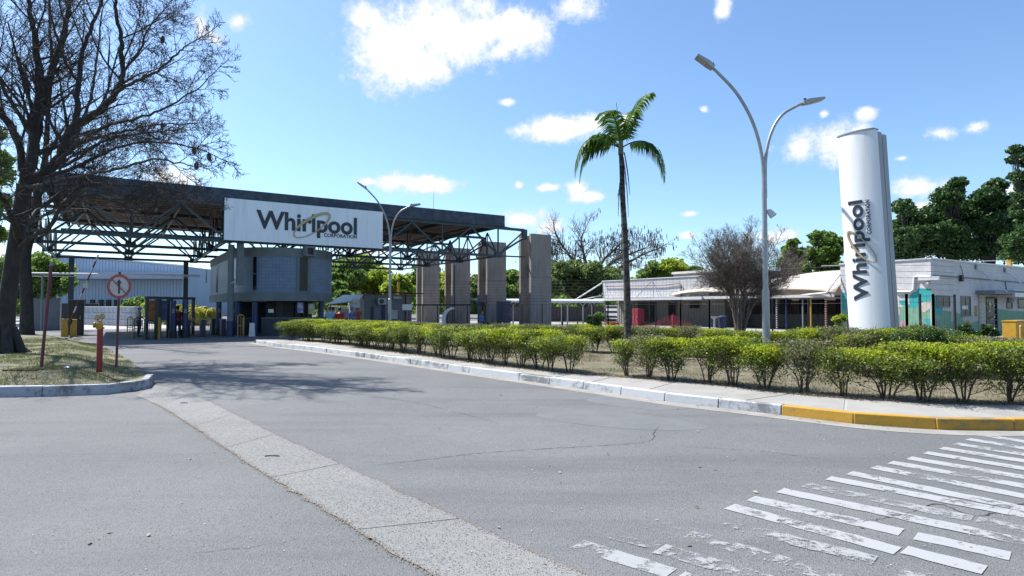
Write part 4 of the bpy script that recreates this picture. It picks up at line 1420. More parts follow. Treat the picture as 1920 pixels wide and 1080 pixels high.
# ---- open court under the tent between the two buildings
cv = thing('covered_court', 'dark open court between the white building and the mural building, posts in front', 'court', W(SB, 20.75), A33)
Lc = p0w - 20.75 - .05
b = MB(); b.box(5.2, 5.4, 0, Lc, .15, 3.2); b.build('back_wall', M['brickwall'], cv)
b = MB(); b.box(5.05, 5.19, 0, Lc, .15, 1.15); b.build('plinth', M['clad_low'], cv)
for y0 in (1.2, 4.0, 6.6):
    b = MB(); b.box(5.13, 5.19, y0, y0 + 1.9, 1.25, 2.35); w = b.build('window', M['glass'], cv)
    b = MB(); b.box(5.1, 5.128, y0 + .9, y0 + .98, 1.25, 2.35); b.build('mullion', M['mgrey'], w)
b = MB(); b.box(-.6, 5.1, 0, Lc, 2.42, 2.5); b.build('flat_roof', M['mgrey'], cv)
b = MB(); b.box(-.75, -.602, 0, Lc, 2.32, 2.52); b.build('eaves_gutter', M['white_metal'], cv)
for px, m_, tw in ((1456, 'white_metal', 1), (1474, 'bluepaint', 0), (1505, 'mgrey', 0), (1520, 'yellow', 0), (1548, 'redcab', 1)):
    pp = on_s(px, 560, SB - .5)[0] - 20.75
    b = MB(); b.tube([(-.5, pp, .15), (-.5, pp, 2.42)], .055, 8); po = b.build('post', M[m_], cv, smooth=True)
    if tw:
        b = MB()
        for k in range(15):
            b.tube([(-.5, pp, .2 + k * .15), (-.5, pp, .26 + k * .15)], .062, 8)
        b.build('painted_rings', M['dark' if px < 1500 else 'mcream'], po)
t = thing('tent', 'cream membrane tent roof over the court, sagging between its peaks', 'tent', W(SB + .3, 20.9), A33)
nx, ny = 12, 26
vs = []; fs = []
for j in range(ny + 1):
    v = j / ny
    for i in range(nx + 1):
        u = i / nx
        y = v * (Lc + 3.6) - .1
        arch = math.sin(PI * min(1, max(0, (v * 1.0)))) ** .8
        low = 2.62 + .28 * abs(math.sin(v * PI * 2.0)) * (1 - u)
        ridge = 4.05 + .22 * math.sin(v * PI * 2.2 + .4) - (.9 * max(0, v - .75) / .25) * .7
        z = low + (ridge - low) * (u ** .62)
        vs.append((u * 4.2 - .75 + .35 * math.sin(v * PI * 2) * (1 - u), y, z))
for j in range(ny):
    for i in range(nx):
        a = j * (nx + 1) + i
        fs.append((a, a + 1, a + nx + 2, a + nx + 1))
b = MB(); b.add(vs, fs); o = b.build('membrane', M['tent'], t, smooth=True, angle=60)
so = o.modifiers.new('thick', 'SOLIDIFY'); so.thickness = .02
b = MB()
for q in (0, ny // 2, ny):
    a = q * (nx + 1); b.tube([vs[a + i] for i in range(nx + 1)], .03, 5)
b.tube([vs[j * (nx + 1)] for j in range(ny + 1)], .03, 5); b.build('edge_cable', M['tent_in'], t)
b = MB(); b.tube([(-1.2, .2, 2.6), (.1, -.3, 4.2)], .05, 6); b.tube([(-1.2, .2, 2.6), (-.9, 2.4, 2.45)], .06, 6); b.build('tent_strut', M['white_metal'], t)

# things in front of the white building
def on_front(px, ds): return on_s(px, 560, SB - ds)[0]
pp = on_front(1182, 2.5)
t = thing('red_cabinet', 'pinkish red double cabinet behind the palm trunk', 'cabinet', W(SB - 2.5, pp - .9, .15), A33)
b = MB(); b.box(0, .7, 0, .75, 0, 1.42); b.box(0, .7, .85, 1.7, 0, 1.42); b.build('body', M['redcab'], t, bevel=.02)
for y in (.04, .4, .9, 1.3):
    b = MB(); b.box(-.025, -.002, y, y + .33, .1, 1.3); d = b.build('door', M['redcab'], t); b = MB(); b.box(-.05, -.026, y + .05, y + .1, .6, .8); b.build('handle', M['mgrey'], d)
# orange-red safety net on stakes
t = thing('safety_net', 'red plastic safety net strung on stakes before the white building', 'net', (0, 0, 0))
npx = [(1200, 612), (1222, 607), (1240, 598), (1262, 590), (1280, 602), (1296, 607)]
P = [W(SB - 3.6, on_front(q[0], 3.6)) for q in npx]
top = [at_d(q[0], q[1], P[i].y).z for i, q in enumerate(npx)]
b = MB()
for i in range(len(P) - 1):
    K = 12
    for k in range(K + 1):
        q = P[i].lerp(P[i + 1], k / K); z = top[i] + (top[i + 1] - top[i]) * k / K
        b.bar((q.x, q.y, .18), (q.x, q.y, z), .010)
    for j in range(9):
        u = j / 8
        b.bar((P[i].x, P[i].y, .2 + (top[i] - .2) * u), (P[i + 1].x, P[i + 1].y, .2 + (top[i + 1] - .2) * u), .009)
b.build('netting', M['redcab'], t)
for i in (0, 3, 5):
    b = MB(); b.tube([(P[i].x, P[i].y, .13), (P[i].x, P[i].y, top[i] + .08)], .035, 6); b.build('stake', M['red'], t)
b = MB(); b.prism([(-.13, -.1), (.12, -.1), (.13, .1), (-.12, .1)], .15, top[3] - .05); q = P[3]
b.build('wrapped_stack', M['redcab'], None, (q.x + .1, q.y + .3, 0), A33, label='red wrapped upright bundle behind the safety net', cat='bundle')
pp = on_front(1341, 2.2)
t = thing('blue_bin', 'blue plastic waste bin by the veranda of the white building', 'bin', W(SB - 1.4, pp, .15), A33)
b = MB(); b.lathe([(.26, 0), (.33, .75), (.35, .78)], 16); b.build('body', M['bluepaint'], t, smooth=True)
b = MB(); b.lathe([(.36, .781), (.35, .84), (.2, .93), (.05, .95)], 16); b.build('lid', M['bluepaint'], t, smooth=True)
pp = on_front(1313, 1.8)
t = thing('wash_basin', 'small white outdoor basin on the veranda wall', 'basin', W(SB - .2, pp, .15), A33)
b = MB(); b.lathe([(.1, 0), (.08, .6), (.3, .75), (.32, .85)], 12); b.build('bowl', M['white_metal'], t, smooth=True)
b = MB(); b.tube([(0, .1, .85), (0, .1, 1.05), (-.1, .1, 1.05)], .02, 6); b.build('tap', M['mgrey'], t)
pp = on_front(1144, 1.5)
t = thing('notice_stand', 'white framed stand with dark bands at the left end of the white building', 'stand', W(SB - 1.2, pp - .6, .15), A33)
b = MB(); b.box(0, .08, 0, 1.5, .5, 1.7); b.build('board', M['white_metal'], t)
for z in (.62, 1.05, 1.48): b = MB(); b.box(-.02, -.002, .05, 1.45, z, z + .17); b.build('strip', M['dark'], t)
b = MB(); b.box(.01, .07, .05, .12, 0, .49); b.box(.01, .07, 1.38, 1.45, 0, .49); b.build('leg', M['mgrey'], t)

# ---- covered walkway from the gate to the white building
t = thing('covered_walkway', 'white roofed walkway on slim posts between the pillars and the white building', 'walkway', (0, 0, 0))
q = [at_d(890, 566, 50), at_d(1010, 566, 52), at_d(1085, 566, 54), at_d(1132, 566, 55.5)]
for i in range(3):
    a, c = Vector((*q[i].xy, 2.28)), Vector((*q[i + 1].xy, 2.28))
    d = (c - a).normalized(); nrm = Vector((-d.y, d.x, 0))
    for k in range(5):
        u, v = a.lerp(c, k / 5 + .004), a.lerp(c, (k + 1) / 5 - .004)
        b = MB(); vs = []
        for e in (u, v):
            for w_, z in ((-.1, -.14), (0, 0), (1.2, .16), (2.4, .05)):
                vs.append(e + nrm * w_ + Vector((0, 0, z)))
            for w_, z in ((2.4, .0), (1.2, .1), (0, -.05), (-.1, -.2)):
                vs.append(e + nrm * w_ + Vector((0, 0, z)))
        b.add(vs, [(j, (j + 1) % 8, 8 + (j + 1) % 8, 8 + j) for j in range(8)] + [tuple(range(7, -1, -1)), tuple(range(8, 16))])
        b.build('roof_sheet', M['white_metal'] if i else mat('blue_grey_sheet', (.12, .17, .25), .5) if k < 2 else M['white_metal'], t)
for px in (914, 962, 1053, 1093, 1110, 1064):
    w_ = at_d(px, 577, 50 + (px - 890) / 44)
    b = MB(); b.tube([(w_.x, w_.y, .12), (w_.x, w_.y, 1.85)], .06, 8)
    for sx in (-.35, .35): b.tube([(w_.x, w_.y, 1.8), (w_.x + sx, w_.y + .1, 2.22)], .04, 6)
    b.build('post', M['white_metal'], t, smooth=True)
# things under it
def boxthing(name, label, cat, px, d, w_, dp, h, m, z0=.143, door=None, trim='mgrey'):
    q = at_d(px, 577, d)
    t = thing(name, label, cat, (q.x, q.y, z0), A33)
    b = MB(); b.box(-w_ / 2, w_ / 2, 0, dp, 0, h); b.build('body', M[m], t, bevel=.012)
    b = MB(); b.box(-w_ / 2 + .05, w_ / 2 - .05, -.03, -.002, .08, h - .08); d_ = b.build('door', M[m], t)
    b = MB(); b.box(w_ / 2 - .2, w_ / 2 - .14, -.06, -.031, h * .45, h * .55); b.build('handle', M[trim], d_)
    b = MB(); b.box(-w_ / 2 - .02, w_ / 2 + .02, -.02, dp + .02, h + .002, h + .04); b.build('top', M[trim], t)
    return t


boxthing('portable_toilet', 'tall bright blue cabin under the walkway roof', 'cabin', 949, 48, .85, .8, 2.0, 'bluepaint')
boxthing('locker', 'dark blue locker beside the tall blue cabin', 'locker', 934, 52, .6, .5, 1.9, 'darkbase')
b = MB(); b.box(-9, 9, 0, .25, 0, 1.62)
qq = at_d(1090, 577, 66)
hw = b.build('dark_screen_wall', mat('dark_speckled_screen', (.055, .05, .055), .9, (.16, .14, .14), 5, 8), None, (qq.x, qq.y, .14), 0, label='dark speckled boundary wall behind the walkway', cat='wall')

# ---- grey hut beside the gatehouse
q0 = G(673, 640); 
hs, hz = on_p(683, 560, 47.0)
hut = thing('grey_hut', 'small grey block hut with a wall air conditioner and red pipes', 'hut', W(hs, 47.0), A33)
M['hutblock'] = blockwork('grey_hut_block', (0.27, 0.275, 0.28), (0.23, 0.235, 0.245), (0.16, 0.16, 0.165), .39, .195, 'bond', .4)
s1 = on_p(772, 560, 47.0)[0] - hs
HH = 2.62
b = MB(); b.box(0, s1, 0, 4, .002, HH); w = b.build('wall', M['hutblock'], hut); set_wall_uv(w, flat_uv)
b = MB(); b.box(-.08, s1 + .08, -.08, 4.08, HH + .002, HH + .1); b.build('roof', M['mgrey'], hut)
b = MB(); b.tube([(-.12, -.15, 2.3), (-.12, -.15, HH + .2), (0, -.15, HH + .3), (s1 * .88, -.15, HH + .25), (s1 + 1, -.15, HH + .22)], .05, 8); b.tube([(s1 * .86, -.13, HH + .2), (s1 * .86, -.13, .2)], .055, 8)
b.build('red_pipe', M['red'], hut, smooth=True)
def hx(px, py): s, z = on_p(px, py, 46.95); return s - hs, z
for (a, c, y0, y1) in ((695.5, 701, 575, 600), (715.5, 722, 572, 608)):
    x0, z1 = hx(a, y0); x1, z0 = hx(c, y1)
    b = MB(); b.box(x0, x1, -.03, -.002, max(z0, .3), z1); b.build('window' if a < 700 else 'door', M['bluepaint'], hut)
x0, z1 = hx(706, 559); x1, z0 = hx(722, 571)
ac = thing('air_conditioner', 'white outdoor air conditioning unit on the grey hut wall', 'air conditioner', W(hs + x0, 46.95, z0), A33)
aw_ = x1 - x0; ah = z1 - z0
b = MB(); b.box(0, aw_, -.35, .0, 0, ah); b.build('casing', M['white_metal'], ac, bevel=.015)
b = MB(); b.lathe([(ah * .36, -.355), (ah * .36, -.37)], 20, (aw_ * .42, 0, ah * .5), 'y'); b.build('fan_guard', M['dark'], ac)
b = MB(); b.lathe([(ah * .1, -.371), (ah * .1, -.39)], 12, (aw_ * .42, 0, ah * .5), 'y')
for k in range(6):
    a = k * PI / 3
    b.bar((aw_ * .42, -.378, ah * .5), (aw_ * .42 + ah * .34 * math.cos(a), -.378, ah * .5 + ah * .34 * math.sin(a)), .012)
b.build('fan_hub', M['mgrey'], ac)
x0, z1 = hx(737, 556); x1, z0 = hx(751, 560)
b = MB(); b.box(x0, x1, -.15, -.003, z0, z1); b.build('sign_plate', M['white_metal'], hut)
x0, z1 = hx(734, 581); x1, z0 = hx(745, 598)
b = MB(); b.box(x0, x1, -.12, -.003, z0, z1); b.build('meter_box', M['white_metal'], hut, bevel=.01)
# awning at the left of the hut
t = thing('blue_white_awning', 'pale sloping sheet awning between the gatehouse and the grey hut', 'awning', (0, 0, 0))
A_ = [at_d(613, 571, 44), at_d(672, 563, 42), at_d(681, 552, 45), at_d(643, 553, 48)]
b = MB(); b.add([a for a in A_] + [a - Vector((0, 0, .06)) for a in A_], [(0, 1, 2, 3), (7, 6, 5, 4), (0, 4, 5, 1), (1, 5, 6, 2), (2, 6, 7, 3), (3, 7, 4, 0)]); b.build('sheet', M['white_metal'], t)
for a in (A_[0], A_[1]):
    b = MB(); b.tube([(a.x, a.y, 0), (a.x, a.y, a.z - .06)], .04, 6); b.build('post', M['mgrey'], t)
b = MB(); b.bar(at_d(618, 579, 52), at_d(690, 580, 52), .3, .35); b.build('beam', M['white_metal'], None, label='white horizontal beam behind the people by the hut', cat='beam')

# ---- far warehouse with a slanting roof line
w0 = at_d(100, 580, 112); w1 = at_d(343, 580, 112)
wh = thing('warehouse', 'large pale blue-white warehouse beyond the loading yard', 'warehouse', (0, 0, 0))
M['wh'] = mat('pale_blue_sheet_cladding', (0.42, 0.52, 0.66), 0.6, (0.38, 0.48, 0.61), .4, stretch=(1, 1, .1))
zl = at_d(150, 484, 112).z; zr = at_d(342, 499, 112).z
b = MB(); b.add([(w0.x, 112, 0), (w1.x, 112, 0), (w1.x, 112, zr), (w0.x, 112, zl + .6), (w0.x, 150, 0), (w1.x + 1, 150, 0), (w1.x + 1, 150, zr), (w0.x, 150, zl + .6)],
                [(0, 1, 2, 3), (1, 5, 6, 2), (5, 4, 7, 6), (4, 0, 3, 7), (3, 2, 6, 7)]); b.build('wall', M['wh'], wh)
n = 40
for k in range(n):
    x = w0.x + (w1.x - w0.x) * k / n; zt = (zl + .6) + (zr - zl - .6) * (k + .5) / n
    b = MB(); b.box(x + .03, x + (w1.x - w0.x) / n - .03, 111.9, 111.99, .1, zt - .15); b.build('panel', M['wh'], wh)
b = MB(); b.bar((w0.x, 111.9, zl + .7), (w1.x + .1, 111.9, zr + .1), .3, .25); b.build('roof_edge', M['white_metal'], wh)
x2 = at_d(373, 580, 114).x; z2 = at_d(373, 513, 114).z
b = MB(); b.box(w1.x - 24, x2, 108.5, 111.8, 6.9, z2); b.build('lower_block', M['wh'], wh)
for px in (152, 170, 186, 200, 215, 229):
    a = at_d(px, 562, 111.8); c = at_d(px + 7.5, 577, 111.8)
    b = MB(); b.box(a.x, c.x, 111.6, 111.85, c.z, a.z); b.build('window', M['glass'], wh)
t = at_d(140, 580, 70)
boxthing('gate_hut', 'low dark gate hut with a flat roof behind the big tree trunks', 'hut', 77, 44, 2.2, 1.6, 2.3, 'mgrey', 0.0)
boxthing('barrier_kiosk', 'narrow black kiosk frame beside the yellow barrier base', 'kiosk', 143, 36.0, .75, .8, 2.1, 'dark', 0.0)
# thin overhead pipe from the trees to the gatehouse
a = at_d(60, 512, 43); c = at_d(374, 517, 43)
b = MB(); b.tube([a, c], .06, 8); b.tube([a - Vector((0, 0, .22)), c - Vector((0, 0, .1))], .018, 5)
for k in range(14):
    q = a.lerp(c, k / 14); b.tube([q, q - Vector((0, 0, .2))], .012, 4)
b.build('overhead_pipe', M['white_metal'], None, label='thin white pipe with hanging cable crossing high before the warehouse', cat='pipe')
a = at_d(80, 515, 43)
b = MB(); b.tube([(a.x, a.y, 0), (a.x, a.y, a.z)], .07, 8); b.build('pipe_post', M['mgrey'], None, smooth=True, label='slim grey post holding the overhead pipe beside the tree trunks', cat='post')
# dark low shed left and white wrapped pallets in the yard
boxthing('dark_shed', 'low dark shed with a flat roof in front of the warehouse left half', 'shed', 118, 64, 6.2, 3, 2.1, 'dark', 0.0)

# ------------------------------------------------------------------ tall curved company sign (monolith)
mono_c = G(1662, 697 - 8, .15)
cxy = at_d(1667, 577, 14.7)
mo = thing('sign_tower', 'tall white curved company sign tower standing in the lawn', 'sign', (cxy.x, cxy.y, .143), A33)
HM = 5.97; WM = .93; DM = .60
LEAN = -0.044                       # the tower leans slightly to the left in its own front plane


def bulge(y): return -0.13 * (1 - (2 * y / WM - 1) ** 2)       # y 0..WM along p, curved outwards to -x
def mm(x, y, z): return (x - 0.0, y + LEAN * -z * 1.0, z)


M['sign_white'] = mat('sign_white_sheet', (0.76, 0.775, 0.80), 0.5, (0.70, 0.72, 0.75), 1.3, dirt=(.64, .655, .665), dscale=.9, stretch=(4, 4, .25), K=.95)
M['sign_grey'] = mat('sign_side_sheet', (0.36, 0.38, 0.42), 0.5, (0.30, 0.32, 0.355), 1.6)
n = 24
b = MB(); vs = []
for zz in (0, HM):
    for i in range(n + 1):
        y = WM * i / n; vs.append(mm(bulge(y), y, zz))
    vs += [mm(.16, WM, zz), mm(.16, 0, zz)]
k = n + 3
b.add(vs, [(i + 1, i, k + i, k + i + 1) if False else (i, i + 1, k + i + 1, k + i) for i in range(k - 1)] + [(k - 1, 0, k, 2 * k - 1)] + [tuple(range(k)), tuple(range(2 * k - 1, k - 1, -1))])
b.f = [tuple(reversed(f)) for f in b.f]
b.build('front_shell', M['sign_white'], mo, smooth=True, angle=35)
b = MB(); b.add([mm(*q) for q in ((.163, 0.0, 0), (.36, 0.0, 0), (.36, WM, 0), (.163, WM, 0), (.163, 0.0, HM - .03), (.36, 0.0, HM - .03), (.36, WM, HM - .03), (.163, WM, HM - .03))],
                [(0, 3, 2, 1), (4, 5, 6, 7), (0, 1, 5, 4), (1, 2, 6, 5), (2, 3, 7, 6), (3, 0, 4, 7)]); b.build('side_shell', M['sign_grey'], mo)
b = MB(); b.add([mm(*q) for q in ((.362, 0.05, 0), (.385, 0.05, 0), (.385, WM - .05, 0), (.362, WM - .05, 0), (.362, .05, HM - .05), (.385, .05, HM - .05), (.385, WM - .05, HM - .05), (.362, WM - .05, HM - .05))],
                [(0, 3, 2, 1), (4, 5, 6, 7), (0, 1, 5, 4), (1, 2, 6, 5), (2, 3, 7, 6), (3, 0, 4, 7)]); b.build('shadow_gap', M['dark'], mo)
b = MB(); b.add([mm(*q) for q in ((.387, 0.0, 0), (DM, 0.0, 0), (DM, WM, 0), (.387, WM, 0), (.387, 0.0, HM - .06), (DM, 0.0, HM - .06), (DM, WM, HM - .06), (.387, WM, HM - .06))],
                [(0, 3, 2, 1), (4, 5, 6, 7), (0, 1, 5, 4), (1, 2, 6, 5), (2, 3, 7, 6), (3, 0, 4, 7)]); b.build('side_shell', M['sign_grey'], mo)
# thin cap along the curved top
b = MB(); vs = []
for zz in (HM + .003, HM + .035):
    for i in range(n + 1):
        y = WM * i / n; vs.append(mm(bulge(y) - .02, y, zz))
    vs += [mm(.2, WM + .01, zz), mm(.2, -.01, zz)]
b.add(vs, [(i, i + 1, k + i + 1, k + i) for i in range(k - 1)] + [(k - 1, 0, k, 2 * k - 1)] + [tuple(range(k - 1, -1, -1)), tuple(range(k, 2 * k))])
b.build('cap', M['sign_grey'], mo)


# lettering runs up the face: text x -> height, text z -> towards the far edge... read with the head tilted left
def zof(px, py): return at_d(px, py, cxy.y + .4).z - .143


zt0, zt1 = zof(1613, 563), zof(1605, 375)


def face_map(off):
    def f(x, y, z):            # x along the writing (up the tower), z = letter height (to the viewer's left)
        yy = z
        return Vector(mm(bulge(yy) + y - off, yy, x))
    return f


# letter bodies: baseline at the right, ascenders to the left
YB = .52                       # baseline position across the face (0 = near edge)
def letters(txt, a, c, base, cap, bold, sp):
    me = text_mesh(txt, a, c, 0, cap, .012, bold, sp)
    bmx = bmesh.new(); bmx.from_mesh(me)
    bmesh.ops.subdivide_edges(bmx, edges=[e for e in bmx.edges if e.calc_length() > .12], cuts=3)
    for v in bmx.verts:
        x, y, z = v.co
        v.co = face_map(.012)(x, y, base + z)
    bmx.to_mesh(me); bmx.free(); me.materials.append(M['ink'])
    return me


def ytop(px, py):              # across-face position of a pixel at its height
    best = None
    for i in range(400):
        y = WM * i / 399
        z = zof(px, py)
        q = Matrix.Rotation(A33, 3, 'Z') @ Vector(mm(bulge(y), y, z)) + Vector((cxy.x, cxy.y, .143))
        # project
        c_, s_ = math.cos(PITCH), math.sin(PITCH)
        v = q - Vector((0, 0, CAMZ)); yc = v.y * c_ + v.z * s_
        sx = 960 + F * v.x / yc
        if best is None or abs(sx - px) < best[0]: best = (abs(sx - px), y)
    return best[1]


ya, yb = ytop(1628, 560), ytop(1602, 560)
place(letters('Whirlpool', zt0, zt1, ya, yb - ya, .024, 1.0), 'lettering', mo)
ya, yb = ytop(1634, 430), ytop(1626, 430)
place(letters('CORPORATION', zof(1634, 440), zof(1628, 376), ya, yb - ya, .012, 1.1), 'lettering', mo)
yc_ = (ytop(1640, 494) + ytop(1592, 432)) / 2
rm = ring_mb(0, 0, .52, .17, R(37), .02, .06, -.03, -.018)
zc0 = zof(1616, 462)
rm.v = [tuple(Vector(mm(bulge(min(WM, max(0, yc_ + v[2]))) + v[1], yc_ + v[2], zc0 + v[0]))) for v in rm.v]
rm.build('emblem_ring', M['gold'], mo)
b = MB(); b.box(-.25, DM + .1, -.12, WM + .12, -.02, .09); b.build('plinth', M['pave'], mo)

# ------------------------------------------------------------------ double-arm street lamps
def street_lamp(name, label, base, sc=1.0, rz=0.0, extra=False):
    t = thing(name, label, 'street lamp', base, rz, 'double-arm street lamps')
    b = MB(); b.tube([(0, 0, 0), (0, 0, 2.0), (0, 0, 2.02), (0, 0, 5.7)], [.105, .098, .075, .062], 16); b.build('pole', M['lamp'], t, smooth=True)
    b = MB(); b.box(-.2, .2, -.2, .2, -.03, .03); b.build('base_plate', M['lamp'], t, bevel=.006)
    # left arm (longer, higher) and right arm
    la = smooth([Vector(q) for q in ((-.02, 0, 4.6), (-.045, 0, 5.7), (-.28, 0, 6.7), (-.72, 0, 7.55), (-1.25, 0, 8.15), (-1.43, 0, 8.32))], 6)
    b = MB(); b.tube(la, [.052 - .014 * i / len(la) for i in range(len(la))], 12); arm = b.build('arm', M['lamp'], t, smooth=True, label='longer arm rising to the left')
    ra = smooth([Vector(q) for q in ((.03, 0, 4.6), (.05, 0, 5.7), (.22, 0, 6.45), (.52, 0, 6.95), (.95, 0, 7.22), (1.15, 0, 7.3))], 6)
    b = MB(); b.tube(ra, [.05 - .014 * i / len(ra) for i in range(len(ra))], 12); arm2 = b.build('arm', M['lamp'], t, smooth=True, label='shorter arm bending to the right')
    for (tip, dr, s_) in ((la[-1], Vector((-.72, 0, .52)), 1), (ra[-1], Vector((.93, 0, .2)), 1)):
        d = dr.normalized(); side = Vector((0, 1, 0)); up = d.cross(side) if d.x < 0 else side.cross(d) * -1
        up = Vector((-d.z, 0, d.x)) if d.x > 0 else Vector((d.z, 0, -d.x))
        def P(a, c, e): return tip + d * a + side * c + up * e
        hb = MB()
        vs = [P(-.03, -.10, -.05), P(-.03, .10, -.05), P(-.03, .10, .07), P(-.03, -.10, .07), P(.16, -.14, -.045), P(.16, .14, -.045), P(.16, .14, .07), P(.16, -.14, .07),
              P(.56, -.145, -.03), P(.56, .145, -.03), P(.56, .145, .03), P(.56, -.145, .03)]
        hb.add(vs, [(0, 1, 2, 3), (0, 4, 5, 1), (1, 5, 6, 2), (2, 6, 7, 3), (3, 7, 4, 0), (4, 8, 9, 5), (5, 9, 10, 6), (6, 10, 11, 7), (7, 11, 8, 4), (11, 10, 9, 8)])
        h = hb.build('lamp_head', M['lamp'], t, bevel=.008)
        hb = MB(); vs = [P(.22, -.11, -.052), P(.22, .11, -.052), P(.5, .11, -.043), P(.5, -.11, -.043), P(.22, -.11, -.03), P(.22, .11, -.03), P(.5, .11, -.025), P(.5, -.11, -.025)]
        hb.add(vs, [(3, 2, 1, 0), (4, 5, 6, 7), (0, 1, 5, 4), (1, 2, 6, 5), (2, 3, 7, 6), (3, 0, 4, 7)]); hb.build('lens', M['glass_led'], h)
        hb = MB(); hb.tube([P(.06, 0, .07), P(.06, 0, .13)], [.04, .035], 10); hb.build('photocell', M['dark'], h)
    return t


M['glass_led'] = mat('led_cover', (0.55, 0.53, 0.45), 0.25, (.3, .3, .28), 9)
lb = at_d(1436, 577, 16.9)
sl = street_lamp('street_lamp', 'tall double-arm street lamp with a grey floodlight on its pole, between hedge and sign tower', (lb.x, lb.y, .143))
# flood lamp clamped on the near pole
z = at_d(1440, 400, 16.9).z - .143
fl_ = thing('floodlight', 'grey cone floodlight clamped halfway up the near lamp pole', 'floodlight', (lb.x, lb.y, .143 + z), 0)
b = MB(); b.tube([(.04, 0, .08), (.09, 0, .08), (.1, 0, 0)], .02, 8); b.tube([(.04, 0, .05), (.04, 0, -.12)], .03, 8); b.build('bracket', M['lamp'], fl_, smooth=True)
b = MB(); b.tube([(.10, -.02, .10), (.115, -.03, .06), (.22, -.07, -.09)], [.05, .075, .105], 16); b.build('housing', M['white_metal'], fl_, smooth=True)
b = MB(); b.tube([(.221, -.071, -.092), (.226, -.073, -.10)], [.09, .09], 14); b.build('lens', M['glass_led'], fl_)
lb2 = at_d(731, 577, 34.2)
street_lamp('street_lamp', 'far double-arm street lamp in front of the signboard right edge', (lb2.x, lb2.y, .143))

# ------------------------------------------------------------------ left verge: sign, hydrant, poles, drain
q = G(218, 686, .29)
sg = thing('road_sign', 'round no-straight-ahead sign with a red border on a thin red pole', 'sign', q)
b = MB(); b.tube([(0, 0, -.03), (.035, 0, 2.2)], .027, 12); b.build('pole', M['maroon'], sg, smooth=True)
M['sign_face'] = mat('sign_face_white', (.62, .58, .55), .5, (.5, .45, .42), 6)
M['sign_red'] = mat('faded_sign_red', (.40, .085, .06), .5, (.30, .07, .055), 8)
cz = at_d(225, 537, q.y).z - q.z; cx = at_d(225, 537, q.y).x - q.x
b = MB(); b.lathe([(.285, -.032), (.285, -.028)], 40, (cx, 0, cz), 'y'); b.build('plate', M['sign_face'], sg)
b = MB()
nn = 48; vs = []
for i in range(nn):
    a = 2 * PI * i / nn
    for r, y in ((.285, -.033), (.225, -.033), (.285, -.037), (.225, -.037)): vs.append((cx + r * math.cos(a), y, cz + r * math.sin(a)))
for i in range(nn):
    k_, j = 4 * i, 4 * ((i + 1) % nn); b.f += [(k_ + 2, k_ + 3, j + 3, j + 2), (k_, k_ + 2, j + 2, j), (k_ + 1, j + 1, j + 3, k_ + 3)]
b.v = vs; b.build('border', M['sign_red'], sg)
b = MB(); b.bar((cx - .17, -.038, cz + .17), (cx + .17, -.038, cz - .17), .055, .006); b.build('slash', M['sign_red'], sg)
b = MB(); b.add([(cx - .022, -.0345, cz - .17), (cx + .022, -.0345, cz - .17), (cx + .022, -.0345, cz + .07), (cx + .065, -.0345, cz + .07), (cx, -.0345, cz + .17), (cx - .065, -.0345, cz + .07), (cx - .022, -.0345, cz + .07)], [(0, 1, 2, 3, 4, 5, 6)])
b.build('arrow', M['dark'], sg)
b = MB(); b.box(cx - .04, cx + .04, -.027, -.001, cz - .12, cz - .08); b.box(cx - .04, cx + .04, -.027, -.001, cz + .05, cz + .09); b.build('clamp', M['dark'], sg)

q = G(186, 695, .26)
hy = thing('fire_hydrant', 'red standpipe hydrant with a yellow brass double valve on top', 'hydrant', q)
b = MB(); b.tube([(0, 0, -.03), (0, 0, .92)], .058, 18); b.build('standpipe', M['red'], hy, smooth=True)
b = MB(); b.lathe([(.062, .921), (.082, .925), (.082, .955), (.062, .96)], 18); b.build('flange', M['red'], hy, smooth=True)
b = MB(); b.lathe([(.05, .961), (.058, .98), (.05, 1.06), (.03, 1.1)], 16)
b.tube([(0, 0, 1.0), (.05, -.09, .99)], .042, 12); b.tube([(0, 0, 1.0), (-.085, -.03, 1.01)], .042, 12)
b.build('valve_body', M['brass'], hy, smooth=True)
b = MB(); b.tube([(.05, -.09, .99), (.062, -.12, .985)], [.07, .07], 16); b.build('outlet_cap', M['brass'], hy, smooth=True)
b = MB(); b.tube([(-.085, -.03, 1.01), (-.115, -.04, 1.012)], [.062, .062], 16); b.build('outlet_cap', M['brass'], hy, smooth=True)
for dx, hz in ((.045, 1.20), (-.065, 1.17)):
    b = MB(); b.tube([(dx * .5, 0, 1.05), (dx, 0, hz)], .012, 8); b.build('spindle', M['brass'], hy)
    b = MB()
    for k in range(16):
        a0, a1 = 2 * PI * k / 16, 2 * PI * (k + 1) / 16
        b.tube([(dx + .052 * math.cos(a0), -.01, hz + .052 * math.sin(a0)), (dx + .052 * math.cos(a1), -.01, hz + .052 * math.sin(a1))], .011, 6, cap=False)
    for k in range(4):
        a0 = PI * k / 2 + .4; b.tube([(dx, -.01, hz), (dx + .05 * math.cos(a0), -.01, hz + .05 * math.sin(a0))], .008, 6)
    b.build('hand_wheel', M['brass'], hy, smooth=True)

